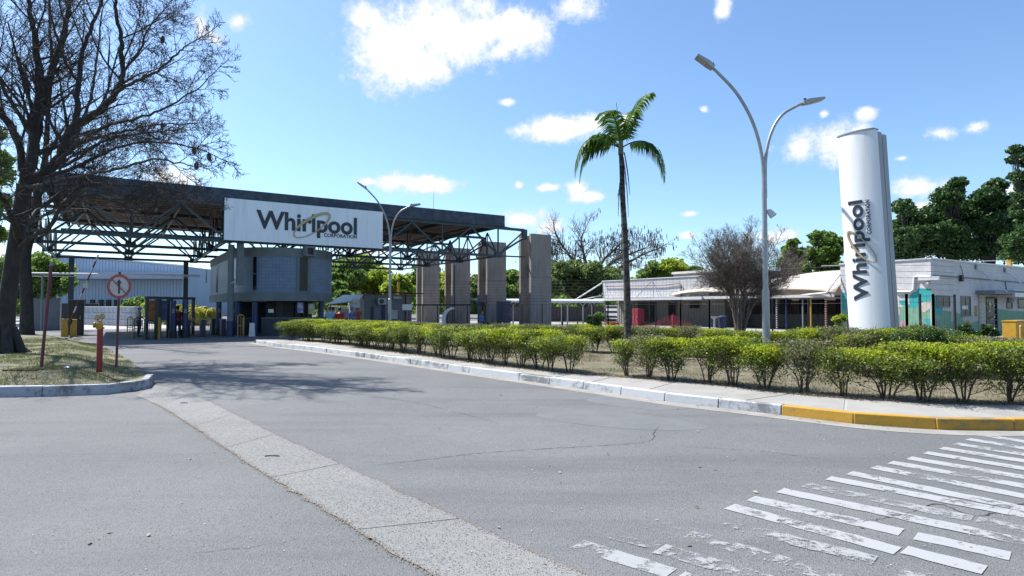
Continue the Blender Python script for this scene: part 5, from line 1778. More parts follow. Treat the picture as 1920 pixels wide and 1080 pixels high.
q = G(77, 690, .30)
b = MB(); b.tube([(0, 0, -.02), (.17, 0, 2.3)], .032, 12)
t = b.build('leaning_pole', M['maroon'], None, q, smooth=True, label='slightly leaning faded red pole at the left of the hydrant', cat='pole')
b = MB(); b.tube([(.17, 0, 2.301), (.175, 0, 2.36)], [.045, .03], 10); b.build('pole_cap', M['mgrey'], t)
q = G(46, 697, .28)
dr = thing('drain_cover', 'dark rusty drain grating lying in the grass', 'drain cover', q, R(3))
b = MB(); b.box(-.33, .33, -.16, -.12, -.04, .06); b.box(-.33, .33, .12, .16, -.04, .06); b.box(-.33, -.29, -.119, .119, -.04, .06); b.box(.29, .33, -.119, .119, -.04, .06); b.build('frame', M['rustiron'] if 'rustiron' in M else mat('rusty_iron', (.05, .02, .02), .8, (.10, .045, .035), 9), dr)
for k in range(9):
    x = -.26 + k * .065; b = MB(); b.box(x - .012, x + .012, -.119, .119, .0, .045); b.build('bar', bpy.data.materials['rusty_iron'], dr)
q = G(127, 691, .31)
b = MB(); rr = random.Random(3)
b.add([(rr.uniform(-.03, .03) + .06 * math.cos(a), .05 * math.sin(a), rr.uniform(0, .05)) for a in (0, .9, 1.8, 2.7, 3.6, 4.5, 5.4)] + [(0, 0, .06)], [(i, (i + 1) % 7, 7) for i in range(7)])
b.build('paper_scrap', M['white_metal'], None, q, label='crumpled white paper scrap on the grass', cat='litter')

# ------------------------------------------------------------------ gate equipment
# barrier
q = G(129, 631)
br = thing('barrier_gate', 'yellow vehicle barrier with its red and white arm raised', 'barrier', (q.x, q.y, 0), A33)
b = MB(); b.box(-.36, -.02, -.2, .2, 0, 1.02); b.build('cabinet', M['yellow'], br, bevel=.02)
b = MB(); b.box(.06, .36, -.2, .2, 0, .98); b.build('cabinet', M['yellow'], br, bevel=.02)
dx = (at_d(187, 470, q.y) - at_d(136, 590, q.y)); L = dx.length; dl = Matrix.Rotation(-A33, 3, 'Z') @ dx.normalized()
o0 = Vector((.1, -.25, 1.0))
for k in range(10):
    b = MB(); b.bar(o0 + dl * (L * k / 10), o0 + dl * (L * (k + 1) / 10 - .005), .07, .05); b.build('arm_band', M['white_metal' if k % 2 else 'red'], br)
b = MB(); b.bar(o0 - dl * .35, o0 - dl * .01, .1, .16); b.build('counterweight', M['dark'], br)
b = MB(); c_ = o0 + dl * (L * .52); b.box(c_.x - .12, c_.x + .12, c_.y - .06, c_.y + .0, c_.z - .13, c_.z + .13); b.build('arm_plate', M['white_metal'], br)

def turnstile(px, p, label):
    s, _ = on_p(px, 600, p)
    t = thing('turnstile', label, 'turnstile', W(s, p), A33, 'turnstiles under the gate roof')
    b = MB(); b.box(-.12, .12, -.45, .45, 0, .95); b.build('body', M['darkbase'], t, bevel=.02)
    b = MB(); b.box(-.14, .14, -.5, .5, .952, 1.0); b.build('top_plate', M['mgrey'], t)
    b = MB(); b.tube([(.12, 0, .85), (.22, 0, .85)], .05, 10); hub = b.build('hub', M['mgrey'], t)
    for a in (0.3, 2.4, 4.5):
        b = MB(); b.tube([(.2, 0, .85), (.42 if a == .3 else .3, .28 * math.cos(a), .85 + .33 * math.sin(a))], .018, 6); b.build('arm', M['white_metal'], hub)
    b = MB(); b.box(-.13, -.121, -.2, .2, .3, .7); b.build('side_panel', M['mgrey'], t)
    return t


for px, p, lb_ in ((352, 39.6, 'turnstile right of the person in dark red'), (380, 39.0, 'turnstile between the two blue columns under the drum'), (399, 41.5, 'turnstile set back under the left flank of the gatehouse'),
                   (418, 39.2, 'turnstile left of the thick downpipe'), (460, 41.0, 'turnstile behind the yellow handrail')):
    turnstile(px, p, lb_)


def blue_post(px, p, h, label, w_=.15):
    s, _ = on_p(px, 600, p)
    t = thing('reader_post', label, 'post', W(s, p), A33, 'blue reader posts at the turnstiles')
    b = MB(); b.tube([(0, 0, 0), (0, 0, h)], w_, 14); b.build('column', M['bluepaint'], t, smooth=True)
    b = MB(); b.tube([(0, 0, 0), (0, 0, .45)], w_ + .05, 14); b.build('base_sleeve', M['dark'], t, smooth=True)
    b = MB(); b.box(-.07, .07, -w_ - .05, -w_ + .01, 1.35, 1.6); b.build('card_reader', M['mgrey'], t)
    return t


for px, p, h, lb_ in ((324, 37.8, 2.05, 'blue reader post left of the person in dark red'), (347, 37.8, 2.1, 'blue reader post right of the person in dark red'), (410, 40.5, 2.0, 'blue reader post behind the thick downpipe'),
                      (440, 40.5, 2.0, 'blue reader post between downpipe and yellow handrail')):
    blue_post(px, p, h, lb_)

# portal frames with posters
def portal(px0, px1, p, h, label, poster=None):
    s0, _ = on_p(px0, 600, p); s1, _ = on_p(px1, 600, p)
    t = thing('portal_frame', label, 'frame', W(s0, p), A33)
    w_ = s1 - s0
    for x in (0, w_ - .16):
        b = MB(); b.box(x, x + .16, -.1, .5, 0, h); b.build('upright', M['dark'], t)
    b = MB(); b.box(-.02, w_ + .02, -.11, .51, h + .002, h + .14); b.build('lintel', M['dark'], t)
    if poster:
        b = MB(); b.box(.17, w_ - .17, .1, .14, h * .45, h * .97); b.build('poster', poster, t)
        b = MB(); b.box(.17, w_ - .17, .1, .14, h * .40, h * .447); b.build('poster_rail', M['white_metal'], t)
    return t


M['poster_orange'] = mat('orange_poster', (.55, .20, .04), .6, (.25, .06, .03), 3.5, 3)
M['poster_blue'] = mat('blue_poster', (.03, .12, .35), .5, (.2, .35, .5), 3.2, 3)
portal(272, 297, 36.6, 2.1, 'black frame holding an orange poster near the yellow railings', M['poster_orange'])
portal(296.5, 319, 38.5, 2.12, 'black frame holding a blue poster left of the reader posts', M['poster_blue'])
portal(318.5, 365, 41.5, 2.15, 'wide dark portal behind the person in dark red', None)


def rail(px0, px1, p, h, label, m='yellow', n=4):
    s0, _ = on_p(px0, 600, p); s1, _ = on_p(px1, 600, p); w_ = s1 - s0
    t = thing('railing', label, 'railing', W(s0, p), A33)
    b = MB(); b.tube([(0, 0, 0), (0, 0, h - .08), (.08, 0, h), (w_ - .08, 0, h), (w_, 0, h - .08), (w_, 0, 0)], .028, 8); b.build('frame', M[m], t, smooth=True)
    b = MB(); b.tube([(0, 0, h * .5), (w_, 0, h * .5)], .02, 8); b.build('mid_rail', M[m], t)
    for k in range(1, n):
        b = MB(); b.tube([(w_ * k / n, 0, .02), (w_ * k / n, 0, h - .01)], .014, 6); b.build('baluster', M[m], t)
    return t


rail(239, 249, 39, 1.15, 'yellow railing at the left end of the pedestrian gate', n=2)
rail(252, 271, 38.2, 1.1, 'dark railing between the yellow railing and the orange poster', 'dark', 6)
rail(274, 290, 36.2, 1.0, 'low dark railing under the orange poster', 'dark', 5)
rail(297.5, 300, 36.4, 1.15, 'narrow orange-yellow guard at the foot of the poster frames')
rail(446, 457, 37.2, 1.25, 'yellow handrail beside the white board, tall half', n=2)
# pallets
rr = random.Random(15)
ORD = ['first', 'second', 'third', 'fourth', 'fifth', 'sixth', 'seventh', 'eighth', 'ninth', 'tenth', 'eleventh', 'twelfth', 'thirteenth', 'fourteenth', 'fifteenth', 'sixteenth', 'seventeenth', 'eighteenth', 'nineteenth', 'twentieth'] + ['%d%s' % (k, {1: 'st', 2: 'nd', 3: 'rd'}.get(k % 10, 'th')) for k in range(21, 80)]
pal = []
M['wrap'] = mat('white_stretch_wrap', (.60, .62, .66), .5, (.30, .34, .40), 1.5, 7, dirt=(.2, .23, .28), dscale=.9)
pm = MB(); pm.box(-.55, .55, -.5, .5, .07, .575); pmesh = None
k = 0
for row in range(2):
    for i in range(13):
        for lev in range(3):
            if row == 1 and i % 3 == 0: continue
            px = 157 + i * 7.7 + rr.uniform(-.7, .7)
            d = 60 - i * .5 + row * 1.6
            q = at_d(px, 600, d)
            if pmesh is None:
                t = thing('wrapped_pallet', 'white shrink-wrapped pallet load in the long stack in the yard', 'pallet', (q.x, q.y, lev * .59), 0, 'wrapped pallets stacked in the yard')
                o = pm.build('load', M['wrap'], t, bevel=.06)
                b = MB(); b.box(-.5, .5, -.47, -.37, 0, .065); b.box(-.5, .5, .37, .47, 0, .065); b.box(-.5, .5, -.05, .05, 0, .065); b.build('pallet_base', M['wrap'], t)
                pmesh = t
            else:
                t = copy_tree(pmesh); t.location = (q.x, q.y, lev * .59)
            t['label'] = 'wrapped pallet load, %s of its pile, %s row, %s from the left' % (('bottom', 'middle', 'top')[lev], ('front', 'rear')[row], ORD[i])
            t.rotation_euler.z = rr.uniform(-.16, .16)
for (px, d, w_) in ((104, 70, 1), (112, 70, 1)):
    t = copy_tree(pmesh); q = at_d(px, 600, d); t.location = (q.x, q.y, 0); t.scale = (1.1, 1.1, 2.3)
    t['label'] = 'white wrapped load standing apart left of the yard stack, the %s of the two' % ('left one' if px == 104 else 'right one'); t['group'] = 'wrapped loads left of the stack'

# ------------------------------------------------------------------ fences
def fence(pts, h, npost, label, wires=9, z0=.14, name='mesh_fence'):
    t = thing(name, label, 'fence', (pts[0].x, pts[0].y, z0))
    o = Vector((pts[0].x, pts[0].y, 0))
    for a, c, n_ in zip(pts, pts[1:], npost):
        for k in range(n_ + 1):
            q = a.lerp(c, k / n_) - o
            b = MB(); b.box(q.x - .035, q.x + .035, q.y - .035, q.y + .035, 0, h); b.build('post', M['dark'], t)
        b = MB()
        for k in range(wires):
            z = .08 + (h - .14) * k / (wires - 1)
            b.tube([(a - o) + Vector((0, 0, z)), (c - o) + Vector((0, 0, z))], .006, 4)
        L = (c - a).length; m_ = int(L / .22)
        for k in range(m_):
            q = a.lerp(c, k / m_) - o
            b.tube([(q.x, q.y, .05), (q.x, q.y, h - .05)], .004, 3)
        o_ = b.build('wire_mesh', M['dark'], t)
    return t


fence([at_d(1595, 577, 22), at_d(1700, 577, 23.5), at_d(1750, 577, 23.5), at_d(1790, 577, 24.5)], 2.05, (3, 2, 1), 'tall dark mesh fence before the mural wall')
fence([at_d(905, 577, 42), at_d(1055, 577, 40.5), at_d(1140, 577, 40), at_d(1276, 577, 38)], 1.75, (4, 3, 3), 'long dark mesh fence in front of the walkway and white building')
fence([at_d(1276, 577, 38), at_d(1330, 577, 36), at_d(1590, 577, 30)], 2.0, (1, 4), 'mesh fence in front of the tent court')
fence([at_d(765, 577, 43), at_d(905, 577, 42)], 1.75, (5,), 'dark mesh fence between the concrete pillars')
b = MB(); a, c = at_d(765, 577, 42.9), at_d(905, 577, 41.9); b.bar((a.x, a.y, 1.85), (c.x, c.y, 1.85), .08, .1); b.build('fence_beam', M['dark'], None, label='dark top beam over the fence between the pillars', cat='beam')

# signs near the hut and blue barrier bar
def post_sign(px, d, zc_, w_, h_, label, post='mgrey', rnd=False, face='sign_face'):
    q = at_d(px, 577, d)
    t = thing('post_sign', label, 'sign', (q.x, q.y, 0))
    b = MB(); b.tube([(0, 0, 0), (0, 0, zc_)], .03, 8); b.build('post', M[post], t, smooth=True)
    b = MB(); b.box(-w_ / 2, w_ / 2, -.05, -.03, zc_ - h_ / 2, zc_ + h_ / 2); b.build('board', M[face], t)
    if rnd:
        for dx in (-.12, .12):
            b = MB()
            for k in range(14):
                a0, a1 = 2 * PI * k / 14, 2 * PI * (k + 1) / 14
                b.bar((dx + .1 * math.cos(a0), -.053, zc_ + .1 * math.sin(a0)), (dx + .1 * math.cos(a1), -.053, zc_ + .1 * math.sin(a1)), .02, .004)
            b.bar((dx - .07, -.053, zc_ + .07), (dx + .07, -.053, zc_ - .07), .02, .004)
            b.build('symbol', M['maroon'], t)
    return t


post_sign(667.5, 38, 1.92, .52, .52, 'white board with two prohibition circles in front of the awning', rnd=True)
post_sign(647, 41, 1.25, .55, .62, 'lower pale board behind the person in the red shirt', rnd=True)
post_sign(763.5, 37, 1.68, .58, .36, 'small white board on a thin post left of the pillars', face='white_metal')
q = at_d(761, 577, 36.6)
t = thing('boom_bar', 'blue horizontal boom with a round sign at its left end', 'barrier', (q.x, q.y, 0))
b = MB(); b.box(0, 1.55, -.05, .05, .55, .83); b.build('boom', mat('bright_blue_paint', (.03, .13, .5), .45), t)
b = MB(); b.box(-.25, -.002, -.05, .05, .52, .86); b.build('end_block', M['bluepaint'], t)
b = MB(); b.lathe([(.17, -.07), (.17, -.055)], 24, (.2, 0, .69), 'y'); b.build('round_sign', M['sign_red'], t)
b = MB(); b.lathe([(.11, -.075), (.11, -.071)], 24, (.2, 0, .69), 'y'); b.build('sign_face', M['sign_face'], t)
for x in (-.12, 1.4): b = MB(); b.tube([(x, 0, 0), (x, 0, .55)], .04, 8); b.build('post', M['dark'], t)
# curved white sheet (arched tube) by the third pillar
q = at_d(834, 577, 40)
t = thing('arched_chute', 'curved white metal sheet arching beside the fence', 'chute', (q.x, q.y, 0), 0)
pts = [Vector((-.05, 0, 0)), Vector((-.12, 0, .6)), Vector((-.14, 0, 1.0)), Vector((0, 0, 1.4)), Vector((.3, 0, 1.62)), Vector((.55, 0, 1.7))]
pts = smooth(pts, 6); b = MB(); vs = []
for i, p_ in enumerate(pts):
    w_ = .24 - .1 * i / len(pts)
    vs += [p_ + Vector((-.02, -.2, 0)), p_ + Vector((w_, -.2, -.12 * i / len(pts))), p_ + Vector((w_, .2, -.12 * i / len(pts))), p_ + Vector((-.02, .2, 0))]
for i in range(len(pts) - 1):
    for k in range(4): b.f.append((4 * i + k, 4 * i + (k + 1) % 4, 4 * i + 4 + (k + 1) % 4, 4 * i + 4 + k))
b.v = [tuple(v) for v in vs]; b.build('sheet', M['white_metal'], t, smooth=True)
b = MB(); b.tube([(.12, .3, 0), (.12, .3, 1.2)], .04, 8); b.build('post', M['dark'], t)
# yellow bin at the right edge, slim rain pipe in front of the third pillar
q = at_d(1909, 577, 26)
t = thing('yellow_container', 'yellow container with a yellow bollard in front at the wall', 'container', (q.x, q.y, .15), A33)
b = MB(); b.box(-.25, 1.6, 0, .5, 0, .9); b.build('body', M['yellow'], t, bevel=.02)
b = MB(); b.box(-.27, 1.62, -.02, .52, .903, .95); b.build('lid', M['yellow'], t)
q = at_d(1913, 577, 21)
b = MB(); b.tube([(0, 0, 0), (0, 0, .86)], .045, 10); b.tube([(0, 0, .86), (0, 0, .9)], [.045, .02], 10); b.build('bollard', M['yellow'], None, (q.x, q.y, .15), smooth=True, label='thin yellow bollard before the yellow container', cat='bollard')
s, z = on_p(852, 500, 47.5)
b = MB(); b.tube([(0, 0, .2), (0, 0, 5.4)], .06, 8); b.build('rain_pipe', M['truss'], None, W(s, 47.5), A33, smooth=True, label='thin blue-grey pipe dropping in front of the third pillar', cat='pipe')
q = at_d(719.5, 577, 58); z = at_d(748, 527, 58).z
q = at_d(747, 577, 60)
b = MB(); b.tube([(0, 0, 0), (0, 0, 3.6)], .1, 8); b.tube([(0, 0, 3.6), (0, 0, 4.2)], [.14, .12], 8); b.build('yellow_vent_pipe', M['yellow'], None, (q.x, q.y, 0), smooth=True, label='yellow vertical pipe rising behind the grey hut roof', cat='pipe')

# ------------------------------------------------------------------ bare branching
def wander(rr, a): return Vector((rr.uniform(-a, a), rr.uniform(-a, a), rr.uniform(-a, a)))


def twigs(mb, p, d, L, r, lvl, maxl, rr, kids=(6, 5, 4), up=0.10, spread=0.9, shrink=.55, tips=None, sides=(6, 5, 4, 3, 3)):
    """a wandering tapered shoot carrying smaller shoots"""
    ns = 6 if lvl < 2 else 4 if lvl < 3 else 3
    pts = [p.copy()]; rad = [r]
    dd = d.normalized(); rt = r * (.35 if lvl < maxl else .5)
    for i in range(ns):
        dd = (dd + wander(rr, .15) + Vector((0, 0, up))).normalized()
        pts.append(pts[-1] + dd * (L / ns)); rad.append(r + (rt - r) * (i + 1) / ns)
    mb.tube(pts, rad, sides[min(lvl, 4)], cap=False)
    if lvl >= maxl:
        if tips is not None: tips.append(pts[-1])
        return
    n = kids[min(lvl, len(kids) - 1)]
    n = max(2, int(n * rr.uniform(.75, 1.25)))
    for i in range(n):
        u = .18 + .8 * (i + rr.random()) / n
        k = min(ns - 1, int(u * ns)); q = pts[k].lerp(pts[k + 1], u * ns - k)
        ax = (pts[k + 1] - pts[k]).normalized()
        s = ax.orthogonal().normalized(); s = Matrix.Rotation(rr.uniform(0, 2 * PI), 3, ax) @ s
        nd = (ax * rr.uniform(.45, .9) + s * spread * rr.uniform(.5, 1.0)).normalized()
        twigs(mb, q, nd, L * shrink * rr.uniform(.65, 1.15) * (1.15 - .45 * u), max(.006, rad[k] * rr.uniform(.42, .62)), lvl + 1, maxl, rr, kids, up, spread, shrink, tips, sides)


def limb(mb, pts, r0, r1, rr, n, L, kids, maxl=3, rmin=.012, up=.05, depth=1.0, sides=9, start=.15, spread=.9, tips=None):
    pts = smooth(pts, 6)
    m_ = len(pts)
    rad = [r0 + (r1 - r0) * (i / (m_ - 1)) ** .75 for i in range(m_)]
    pts = [p + wander(rr, .03) * (1 if 0 < i < m_ - 1 else 0) for i, p in enumerate(pts)]
    mb.tube(pts, rad, sides)
    for i in range(n):
        u = start + (1 - start) * (i + rr.random()) / n
        k = min(m_ - 2, int(u * (m_ - 1))); q = pts[k]
        ax = (pts[k + 1] - pts[k]).normalized()
        s = Matrix.Rotation(rr.uniform(0, 2 * PI), 3, ax) @ ax.orthogonal().normalized()
        nd = (ax * rr.uniform(.4, .9) + s * spread * rr.uniform(.6, 1.0) + Vector((0, 0, .12))).normalized()
        twigs(mb, q, nd, L * rr.uniform(.6, 1.2) * (1.1 - .4 * u), max(rmin, rad[k] * .42), 1, maxl, rr, kids, up, .85, .60, tips)
    twigs(mb, pts[-1], (pts[-1] - pts[-3]), L * .8, r1, 1, maxl, rr, kids, up, .9, .56, tips)


def DP(px, py, d): return at_d(px, py, d)


# ---- big bare tree at the left
D1 = 20.0
t = thing('bare_tree', 'huge leafless tree nearest the camera, limbs spreading over the gate roof', 'tree', G(9, 662, .3), 0, 'leafless trees on the left verge')
o1 = G(9, 662, .3); d0 = o1.y
def build_in(mb, name, m, t, **kw):
    loc = t.location
    mb.v = [(v[0] - loc.x, v[1] - loc.y, v[2] - loc.z) for v in mb.v]
    return mb.build(name, m, t, **kw)


rr = random.Random(101)
tm = MB()
trk = [Vector(o1) - Vector((0, 0, .15)), DP(11, 600, d0), DP(20, 520, d0), DP(32, 440, d0), DP(46, 350, d0)]
trk_s = smooth(trk, 6)
rads = []
for i in range(len(trk_s)):
    u = i / (len(trk_s) - 1); rads.append(.205 * (1 - .05 * u) + .10 * math.exp(-u * 5) + .12 * math.exp(-u * 20))
tm.tube(trk_s, rads, 20)
# root flare ridges
for k in range(6):
    a = k * PI / 3 + .3
    tm.tube([o1 + Vector((math.cos(a) * .7, math.sin(a) * .7, -.12)), o1 + Vector((math.cos(a) * .38, math.sin(a) * .38, .08)), o1 + Vector((math.cos(a) * .18, math.sin(a) * .18, .75))], [.1, .16, .12], 8)
build_in(tm, 'trunk', M['bark'], t, smooth=True)
tips = []
KD = (0, 7, 5, 4)
limbs = [
    ([(46, 350, 0), (100, 311, -.3), (122, 274, -.5), (139, 237, -.6), (178, 213, -.9), (207, 189, -1.1), (224, 159, -1.2), (231, 133, -1.2), (226, 74, -1.6), (216, 12, -1.9), (214, -40, -2)], .19, .04, 13, 2.5),
    ([(139, 237, -.6), (144, 207, -.4), (148, 155, .0), (155, 96, .3), (174, 44, .4), (192, 0, .6), (205, -60, .8)], .12, .04, 11, 2.5),
    ([(46, 350, 0), (60, 300, .2), (63, 260, .3), (74, 160, .5), (67, 74, .7), (56, 22, .9), (50, -60, 1.0)], .23, .06, 14, 2.7),
    ([(46, 350, .2), (65, 265, .8), (80, 190, 1.3), (96, 133, 1.6), (118, 67, 2.0), (130, 0, 2.3), (140, -70, 2.5)], .22, .06, 13, 2.7),
    ([(46, 350, -.1), (33, 259, -1.0), (0, 207, -1.5), (-40, 150, -2), (-70, 60, -2.2)], .13, .05, 9, 2.4),
    ([(178, 213, -.9), (222, 170, -1.6), (260, 150, -2.0), (296, 133, -2.2), (330, 104, -2.4), (352, 84, -2.5)], .075, .02, 11, 1.6),
    ([(100, 311, -.3), (150, 268, -1.1), (200, 235, -1.8), (259, 222, -2.2), (322, 196, -2.6), (376, 163, -2.9)], .085, .018, 14, 1.7),
    ([(122, 274, .6), (170, 262, 1.6), (230, 246, 2.2), (290, 235, 2.6), (350, 232, 2.9)], .09, .02, 12, 1.7),
    ([(60, 340, 0), (120, 322, -.8), (178, 296, -1.4), (230, 274, -1.9), (315, 267, -2.6), (385, 283, -3.0)], .085, .017, 15, 1.6),
    ([(80, 330, .3), (140, 300, 1.1), (200, 262, 1.8), (262, 250, 2.1), (320, 245, 2.4)], .08, .02, 11, 1.6),
    ([(46, 350, -.1), (88, 345, -1.2), (150, 330, -2.2), (215, 318, -3.0), (290, 300, -3.5), (352, 310, -3.9)], .08, .017, 14, 1.5),
    ([(36, 470, 0), (50, 450, -.4), (93, 426, -1.0), (122, 378, -1.5), (178, 367, -1.9), (230, 385, -2.2), (259, 389, -2.4), (304, 379, -2.7)], .10, .018, 13, 1.5),
    ([(122, 378, -1.5), (160, 350, -.6), (230, 348, .2), (300, 352, .9), (372, 372, 1.2)], .06, .016, 12, 1.4),
    ([(40, 430, .2), (70, 395, 1.2), (120, 360, 2.2), (190, 338, 2.8)], .09, .02, 9, 1.8),
    ([(38, 450, -.2), (10, 380, -1.4), (-30, 330, -2.2), (-80, 270, -3)], .12, .03, 7, 2.2),
    ([(63, 260, .3), (20, 190, .9), (-20, 110, 1.3), (-40, 30, 1.8)], .1, .03, 9, 2.4),
    ([(148, 155, 0), (120, 110, -1.2), (100, 50, -1.9), (90, -20, -2.4)], .06, .025, 9, 2.2),
    ([(231, 133, -1.2), (262, 92, -1.0), (280, 50, -.9), (305, 22, -.8)], .045, .016, 10, 1.5),
]
for idx, (pp, r0, r1, n, L) in enumerate(limbs):
    mb = MB()
    limb(mb, [DP(a, b_, d0 + c) for a, b_, c in pp], r0 * .85, r1 * .85, rr, n, L * (.78 if r0 < .1 else .95), KD, maxl=4, rmin=.010, up=.03, tips=tips)
    build_in(mb, 'limb', M['twig'] if r0 < .1 else M['bark'], t, smooth=True, angle=80)
# hanging woody pods
pod = MB(); pod.ball((0, 0, 0), .055, 10, 8, (1, 1, 1.9)); pod.tube([(0, 0, .09), (0, 0, .2)], .006, 4)
for (px, py, dd) in ((305, 74, -2.4), (304, 235, 2.0), (364, 282, -2.8), (392, 294, -3.0), (368, 311, -3.4)):
    q = DP(px, py, d0 + dd) - t.location
    pod.build('seed_pod', M['twig'], t, q, smooth=True)

# ---- second trunk right behind it
o2 = G(50, 632, .18)
t = thing('bare_tree', 'darker leafless tree standing directly behind the huge one', 'tree', o2, 0, 'leafless trees on the left verge')
d2 = o2.y; tm = MB()
trk = smooth([Vector(o2) - Vector((0, 0, .15)), DP(50, 560, d2), DP(47, 480, d2), DP(58, 430, d2), DP(70, 370, d2)], 6)
tm.tube(trk, [.28 * (1 - .2 * i / len(trk)) + .16 * math.exp(-i * .7) for i in range(len(trk))], 18)
build_in(tm, 'trunk', M['bark'], t, smooth=True)
for pp, r0, r1, n, L in [
    ([(70, 370, 0), (95, 320, .6), (130, 270, 1.2), (165, 200, 1.5), (180, 120, 1.8), (190, 30, 2)], .2, .04, 12, 2.8),
    ([(70, 370, 0), (84, 300, -.8), (90, 220, -1.2), (96, 120, -1.6), (92, 20, -2)], .22, .05, 12, 2.8),
    ([(66, 390, 0), (110, 372, 1), (170, 352, 2), (235, 330, 2.6)], .12, .02, 12, 2.2),
    ([(60, 420, 0), (95, 400, -1), (150, 392, -1.6), (215, 400, -2)], .09, .016, 11, 1.7),
    ([(70, 370, 0), (40, 290, 1), (10, 220, 2), (-10, 120, 2.5)], .16, .05, 9, 2.6),
    ([(95, 320, .6), (160, 280, 2), (235, 255, 3.2), (300, 262, 4.2)], .09, .02, 12, 2.1)]:
    mb = MB(); limb(mb, [DP(a, b_, d2 + c) for a, b_, c in pp], r0 * .85, r1 * .85, rr, n, L * .85, (0, 6, 5, 4), maxl=4, rmin=.011, up=.03)
    build_in(mb, 'limb', M['bark'] if r0 > .1 else M['twig'], t, smooth=True, angle=80)

# ---- multi-stemmed bare shrub tree before the tent court
ob = at_d(1386, 577, 35.5); ob.z = .14
t = thing('bare_shrub_tree', 'leafless many-stemmed shrub tree before the white building', 'tree', ob)
rr = random.Random(55)
zt = at_d(1386, 405, 35.5).z
for k in range(23):
    a = k * 2.399; rad = rr.uniform(.1, .42)
    base = ob + Vector((rad * math.cos(a) * .9, rad * math.sin(a) * .7, -.05))
    orad = rr.uniform(.15, 2.7); out_ = Vector((math.cos(a), math.sin(a), 0)) * orad
    hgt = 4.3 - .55 * orad + rr.uniform(-.5, .25)
    p1 = base + Vector((out_.x * .12, out_.y * .12, hgt * .4)); p2 = base + Vector((out_.x * .36, out_.y * .36, hgt * .78)); p3 = base + Vector((out_.x, out_.y, hgt * 1.3))
    mb = MB(); limb(mb, [base, p1, p2, p3], rr.uniform(.04, .075), .02, rr, 11, 1.7, (0, 8, 6, 4), maxl=4, rmin=.010, up=.09, start=.55)
    build_in(mb, 'stem', M['palebark'], t, smooth=True, angle=80)
# side twigs sweep wide and low
mb = MB()
for k in range(16):
    a = rr.uniform(0, 2 * PI); p = ob + Vector((math.cos(a) * rr.uniform(.2, .9), math.sin(a) * .7, rr.uniform(1.7, 3.0)))
    twigs(mb, p, Vector((math.cos(a), math.sin(a) * .8, .45)), 2.1, .014, 1, 4, rr, (0, 7, 5, 4), .02)
build_in(mb, 'side_twigs', M['twig'], t, smooth=True, angle=80)

# ------------------------------------------------------------------ leafy crowns
M['leaf_dark'] = leafmat('dark_glossy_leaves', [(.025, .06, .018), (.045, .10, .028), (.07, .14, .04), (.11, .19, .06)], .4, .28)
M['leaf_mid'] = leafmat('mid_green_leaves', [(.08, .15, .03), (.14, .24, .045), (.21, .33, .07), (.28, .39, .10)], .55, .5)
M['leaf_pale'] = leafmat('pale_feathery_leaves', [(.12, .17, .05), (.18, .25, .08), (.25, .33, .12)], .6, .42)
M['leaf_lime'] = leafmat('lime_leaves', [(.22, .31, .04), (.36, .47, .05), (.50, .58, .09)], .55, .55)
M['leaf_yellow'] = leafmat('yellow_green_leaves', [(.2, .22, .02), (.38, .36, .03), (.5, .42, .05)], .55, .35)


def crown_points(rng, clumps, n, shell=.35):
    """points massed near the outside of many small clumps spread over the big ones"""
    out = []
    W_ = np.array([c[1] ** 2 for c in clumps]); W_ = W_ / W_.sum()
    for (c, r), w in zip(clumps, W_):
        k = max(5, int(n * w))
        # sub clumps
        ns = max(8, int(16 * r ** 1.0) + 10)
        sc_ = rng.normal(size=(ns, 3)); sc_ /= np.linalg.norm(sc_, axis=1)[:, None]
        sc_[:, 2] = np.where(sc_[:, 2] < -.35, sc_[:, 2] * .35, sc_[:, 2])
        rr_ = r * rng.uniform(.45, 1.05, ns)
        cen = np.array(c) + sc_ * rr_[:, None] * np.array([1, 1, .8])
        sr = r * rng.uniform(.2, .42, ns)
        pick = rng.integers(0, ns, k)
        v = rng.normal(size=(k, 3)); v /= np.linalg.norm(v, axis=1)[:, None]
        rad = sr[pick] * rng.uniform(shell, 1.15, k)
        out.append(cen[pick] + v * rad[:, None] * np.array([1, 1, .75]))
        k2 = int(k * .3); v = rng.normal(size=(k2, 3)); v /= np.linalg.norm(v, axis=1)[:, None]
        out.append(np.array(c) + v * (r * rng.uniform(.3, 1.0, k2))[:, None] * np.array([1, 1, .85]))
    return np.concatenate(out)


def tree(name, label, base, clumps, n, leaf, m, seed, trunk_r=.25, trunk_m='bark', up=.3, aspect=.6, group=None, limbs_n=8, trunk_top=None):
    rng = np.random.default_rng(seed); rr = random.Random(seed)
    t = thing(name, label, 'tree', base, 0, group)
    cl = [((c[0] - base.x, c[1] - base.y, c[2] - base.z), r) for c, r in clumps]
    top = trunk_top or (sum(c[2] for c, r in cl) / len(cl))
    fork = Vector((sum(c[0] for c, r in cl) / len(cl) * .3, 0, top * .5))
    mb = MB(); mb.tube(smooth([Vector((0, 0, -.2)), Vector((.05, 0, top * .25)), fork], 4), [trunk_r * (1.25 - .05 * i) for i in range(9)], 10)
    build = mb.build('trunk', M[trunk_m], t, smooth=True)
    mb = MB()
    for c, r in cl:
        v = Vector(c)
        mb.tube(smooth([fork * rr.uniform(.75, 1), fork.lerp(v, .5) + wander(rr, .3), v], 4), [trunk_r * .34 * (1 - .1 * i) for i in range(9)], 6)
        for k in range(limbs_n // 2):
            w_ = v + wander(rr, r * .8); mb.tube([fork.lerp(v, .6), v.lerp(w_, .5) + wander(rr, .2), w_], [trunk_r * .13, trunk_r * .09, .02], 5)
    mb.build('branches', M[trunk_m], t, smooth=True)
    P = crown_points(rng, cl, n)
    me = leafmesh('crown', P, leaf, M[m], rng, aspect, up)
    place(me, 'crown', t)
    return t


